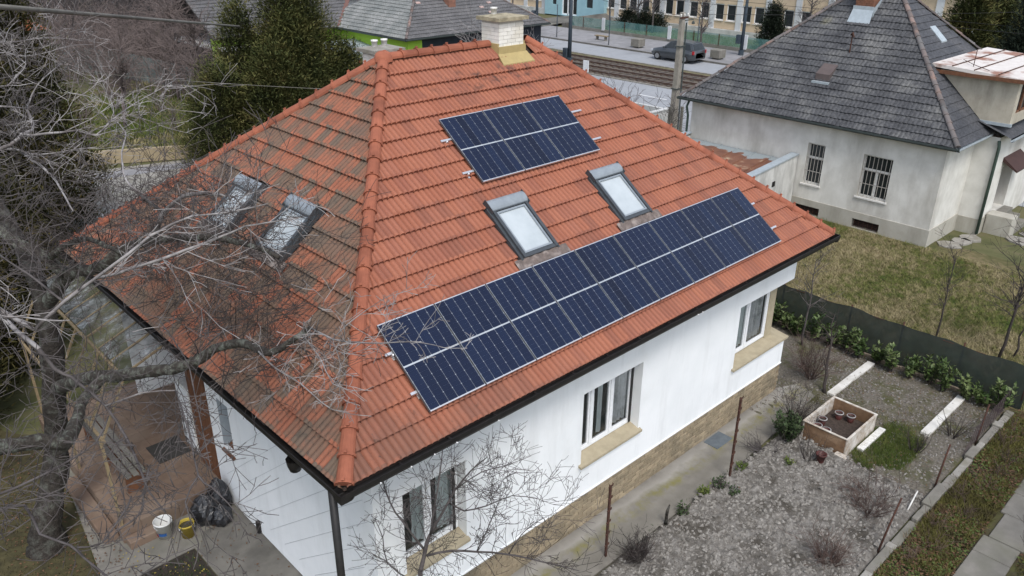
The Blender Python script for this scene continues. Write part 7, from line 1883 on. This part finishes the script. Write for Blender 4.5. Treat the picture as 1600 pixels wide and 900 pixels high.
# brown tiled terrace
MAT['terrace'] = M('brown_terrace_tile', (.20, .138, .10), (.155, .108, .08), 4, .75, .15, 40, c3=(.22, .165, .125), s3=1.1, rnd=.08)
MAT['terrace_grout'] = M('terrace_grout', (.16, .11, .08), None, 6, .9)
te = thing('terrace', 'raised terrace of brown tiles beside the porch', 'terrace', (-.3, 8.5, 0))
m_ = MB(); m_.box(-1.32, 6.06, -.02, 2.6, 11.2, .335); m_.build('base', MAT['terrace_grout'], te)
tt = .36
for i in range(11):
    for j in range(14):
        x, y = -1.33 + i * tt, 6.05 + j * tt
        if x + tt > 2.6: continue
        k = MB(); k.box(x + .004, y + .004, .335, x + tt - .004, y + tt - .004, .348); k.build('tile', MAT['terrace'], te)
for j in range(14):
    y = 6.05 + j * tt; k = MB(); k.box(-1.335, y + .004, .0, -1.32, y + tt - .004, .33); k.build('riser_tile', MAT['terrace'], te)
for i in range(11):
    x = -1.33 + i * tt; k = MB(); k.box(x + .004, 6.045, .0, x + tt - .004, 6.06, .33); k.build('riser_tile', MAT['terrace'], te)
for a in ((-1.62, 6.25, .0, -1.345, 8.6, .16), (-1.3, 5.78, 0, -.72, 6.03, .16)):
    k = MB(); k.cbox(*a, .012); k.build('step', MAT['terrace'], te)
k = MB(); k.box(-.02, 7.5, .35, .66, 8.25, .362); tag(k.build('door_mat', M('dark_grey_mat', (.055, .052, .048), None, 9, .95, .5, 60)), 'dark grey mat lying on the brown terrace', 'mat')
# porch: brown timber panel, back wall, white door leaf
m_ = MB(); m_.box(XL, 6.13, .36, XL + .08, 7.02, 3.9)
pn = m_.build('porch_panel', MAT['brown_wood'], house)
for i in range(6):
    k = MB(); k.box(XL - .015, 6.14 + i * .147, .37, XL - .001, 6.14 + i * .147 + .138, 3.88); k.build('plank', MAT['brown_wood'], pn)
m_ = MB(); m_.box(2.55, 6.2, .36, 2.62, D - .5, 3.9); m_.box(XL + .05, 6.12, .36, 2.6, 6.2, 3.9); m_.build('porch_wall', M('porch_wall', (.15, .095, .065), (.11, .07, .05), 3, .85), house)
for y0 in (7.35, 8.6):
    m_ = MB(); m_.box(2.49, y0, .4, 2.55, y0 + .95, 2.5); d_ = m_.build('porch_door', MAT['white_paint'], house)
    k = MB(); k.box(2.475, y0 + .15, 1.2, 2.49, y0 + .8, 2.3); k.build('pane', MAT['glass_dark'], d_)
cb = thing('cupboard', 'tall white cupboard standing on the terrace against the brown panel', 'cupboard', (.95, 7.9, .35))
m_ = MB(); m_.cbox(.72, 7.25, .40, 1.25, 7.85, 1.95, .01); m_.build('carcass', MAT['white_paint'], cb)
for y0 in (7.26, 7.56): k = MB(); k.cbox(.70, y0, .45, .72, y0 + .28, 1.9, .004); k.build('door', MAT['white_pvc'], cb)
# bench rails and clutter
bn = thing('bench', 'long low grey bench along the edge of the terrace', 'bench', (-.75, 8.2, .35))
for x, z in ((-.80, .80), (-.66, .80), (-.52, .80)):
    k = MB(); k.cbox(x - .055, 6.85, z - .03, x + .055, 9.6, z, .006); k.build('slat', MAT['concrete_dark'] if x < -.7 else MAT['concrete'], bn)
for y in (7.0, 8.2, 9.4):
    k = MB(); k.box(-.84, y - .03, .35, -.48, y + .03, .77); k.build('leg', MAT['brown_wood'], bn)
# pergola of thin yellow battens with dirty sheets
pg = thing('pergola', 'lean-to pergola of thin yellow battens with dirty clear sheets under the left eave', 'pergola', (-1, 8.3, .35))
def sheet_dirt():
    m, t, b = nt('dirty_clear_sheet')
    c_ = ramp(t, [(.38, (.03, .03, .03)), (.49, (.10, .105, .10)), (.58, (.20, .21, .21)), (.68, (.50, .52, .54))], noise(t, 3.6, 7, .75)).outputs[0]
    t.links.new(c_, b.inputs['Base Color']); b.inputs['Roughness'].default_value = .7
    tr = t.nodes.new('ShaderNodeBsdfTransparent'); mx = t.nodes.new('ShaderNodeMixShader')
    f = ramp(t, [(.42, (.15, .15, .15)), (.6, (.8, .8, .8))], noise(t, 1.5, 5)).outputs[0]
    t.links.new(f, mx.inputs[0]); t.links.new(tr.outputs[0], mx.inputs[1]); t.links.new(b.outputs[0], mx.inputs[2]); t.links.new(mx.outputs[0], t.nodes['Material Output'].inputs['Surface'])
    return m
MAT['sheet_dirt'] = sheet_dirt()
ybs = [5.9 + i * .62 for i in range(9)]
for y in ybs:
    k = MB(); k.bar((.12, y, 3.86), (-.72, y, 3.52), .032, .035); k.build('rafter', MAT['batten'], pg)
    k = MB(); k.bar((-.72, y, 3.50), (-1.28, y, 2.45), .032, .035); k.build('rafter', MAT['batten'], pg)
for a, b2 in zip(ybs[:-1], ybs[1:]):
    k = MB(); k.quad((.12, a + .03, 3.87), (.12, b2 - .03, 3.87), (-.72, b2 - .03, 3.54), (-.72, a + .03, 3.54)); k.build('sheet', MAT['sheet_dirt'], pg)
for x, z in ((-.74, 3.47), (-1.3, 2.42)):
    k = MB(); k.bar((x, 5.8, z), (x, 10.95, z), .045, .045); k.build('beam', MAT['batten'], pg)
for y in (6.15, 8.5, 10.8):
    k = MB(); k.bar((-1.28, y, .35), (-1.28, y, 2.4), .05, .05, (1, 0, 0)); k.build('post', MAT['batten'], pg)
# buckets and bags
def bucket(x, y, r, h, mat, label, fill=None, logo=False):
    t_ = thing('bucket', label, 'bucket', (x, y, 0))
    m_ = MB(); m_.lathe([(.001, .004), (r * .78, .004), (r * .80, 0), (r, h), (r * 1.05, h), (r * 1.05, h - .03), (r * 1.02, h - .035)], 24, (x, y, 0)); m_.build('body', mat, t_, True)
    m_ = MB(); m_.lathe([(r * .97, h - .002), (r * .78, .02), (.001, .018)], 24, (x, y, 0)); m_.build('inside', mat, t_, True)
    m_ = MB(); pts = [(x + r * 1.06 * math.cos(a), y + r * 1.06 * math.sin(a) * .3 - r * .95 * math.sin(a), h - .05 - .12 * math.sin(a)) for a in np.linspace(0, math.pi, 11)]; m_.tube(pts, .005, 5); m_.build('handle', MAT['alu'], t_, True)
    if fill: m_ = MB(); m_.lathe([(r * .93, h * .8), (.001, h * .84)], 20, (x, y, 0)); m_.build('contents', fill, t_)
    if logo:
        for a0, a1, z0_, z1, mt in ((3.6, 4.6, .08, .15, 'logo_blue'), (3.1, 3.5, .06, .13, 'logo_red')):
            m_ = MB(); rr_ = lambda z: (r * (.80 + .2 * z / h)) + .003
            for q in range(6):
                u, v = a0 + (a1 - a0) * q / 6, a0 + (a1 - a0) * (q + 1) / 6
                m_.quad(*[(x + rr_(z) * math.cos(w_), y + rr_(z) * math.sin(w_), z) for w_, z in ((u, z0_), (v, z0_), (v, z1), (u, z1))])
            m_.build('print', MAT[mt], t_)
MAT['logo_blue'] = M('blue_print', (.03, .10, .28), None, 3, .5); MAT['logo_red'] = M('red_print', (.25, .03, .05), None, 3, .5)
bucket(-.68, 5.75, .165, .36, M('white_plastic', (.72, .72, .70), (.66, .66, .64), 6, .45), 'white plastic bucket with blue print by the terrace step', None, True)
bucket(-.36, 5.45, .14, .30, M('yellow_plastic', (.48, .36, .06), (.40, .30, .05), 6, .5), 'yellow plastic bucket of debris beside the white one', MAT['moss_ground'])
def bag(x, y, rx, ry, h, seed, label):
    r = np.random.RandomState(seed); m_ = MB(); n, mrows = 26, 14; vs = []
    for i in range(mrows):
        q = i / (mrows - 1); rad = (math.sin(math.pi * min(1, .22 + q * .78)) ** .7) if q < .85 else .32 * (1 - (q - .85) / .15) + .10
        for k in range(n):
            a = 2 * math.pi * k / n
            w_ = 1 + .10 * math.sin(a * 5 + q * 7 + seed) + .07 * math.sin(a * 9 - q * 11) + r.normal(0, .025)
            vs.append((x + rx * rad * w_ * math.cos(a), y + ry * rad * w_ * math.sin(a), max(.0, h * q + r.normal(0, .008))))
    m_.add(vs, [(i * n + k, i * n + (k + 1) % n, (i + 1) * n + (k + 1) % n, (i + 1) * n + k) for i in range(mrows - 1) for k in range(n)] + [tuple(range((mrows - 1) * n, mrows * n))])
    tag(m_.build('rubbish_bag', M('black_bin_bag_%d' % seed, (.012, .012, .014), (.02, .02, .023), 6, .28, .5, 18, .03, spec=.6)), label, 'bag', 'black bags by the white wall')
bag(.08, 5.62, .25, .27, .62, 2, 'black rubbish bag in front, beside the yellow bucket')
bag(.45, 5.78, .22, .24, .72, 3, 'black rubbish bag standing against the white wall')
bag(.28, 5.35, .2, .2, .42, 4, 'low black rubbish bag nearest the damp concrete')
m_ = MB(); m_.tube([(XL - .03, 4.55, .06), (XL - .03, 4.55, .3)], .05, 8); tag(m_.build('drain_pipe_stub', MAT['black_metal']), 'short black pipe stub at the foot of the white side wall', 'pipe')
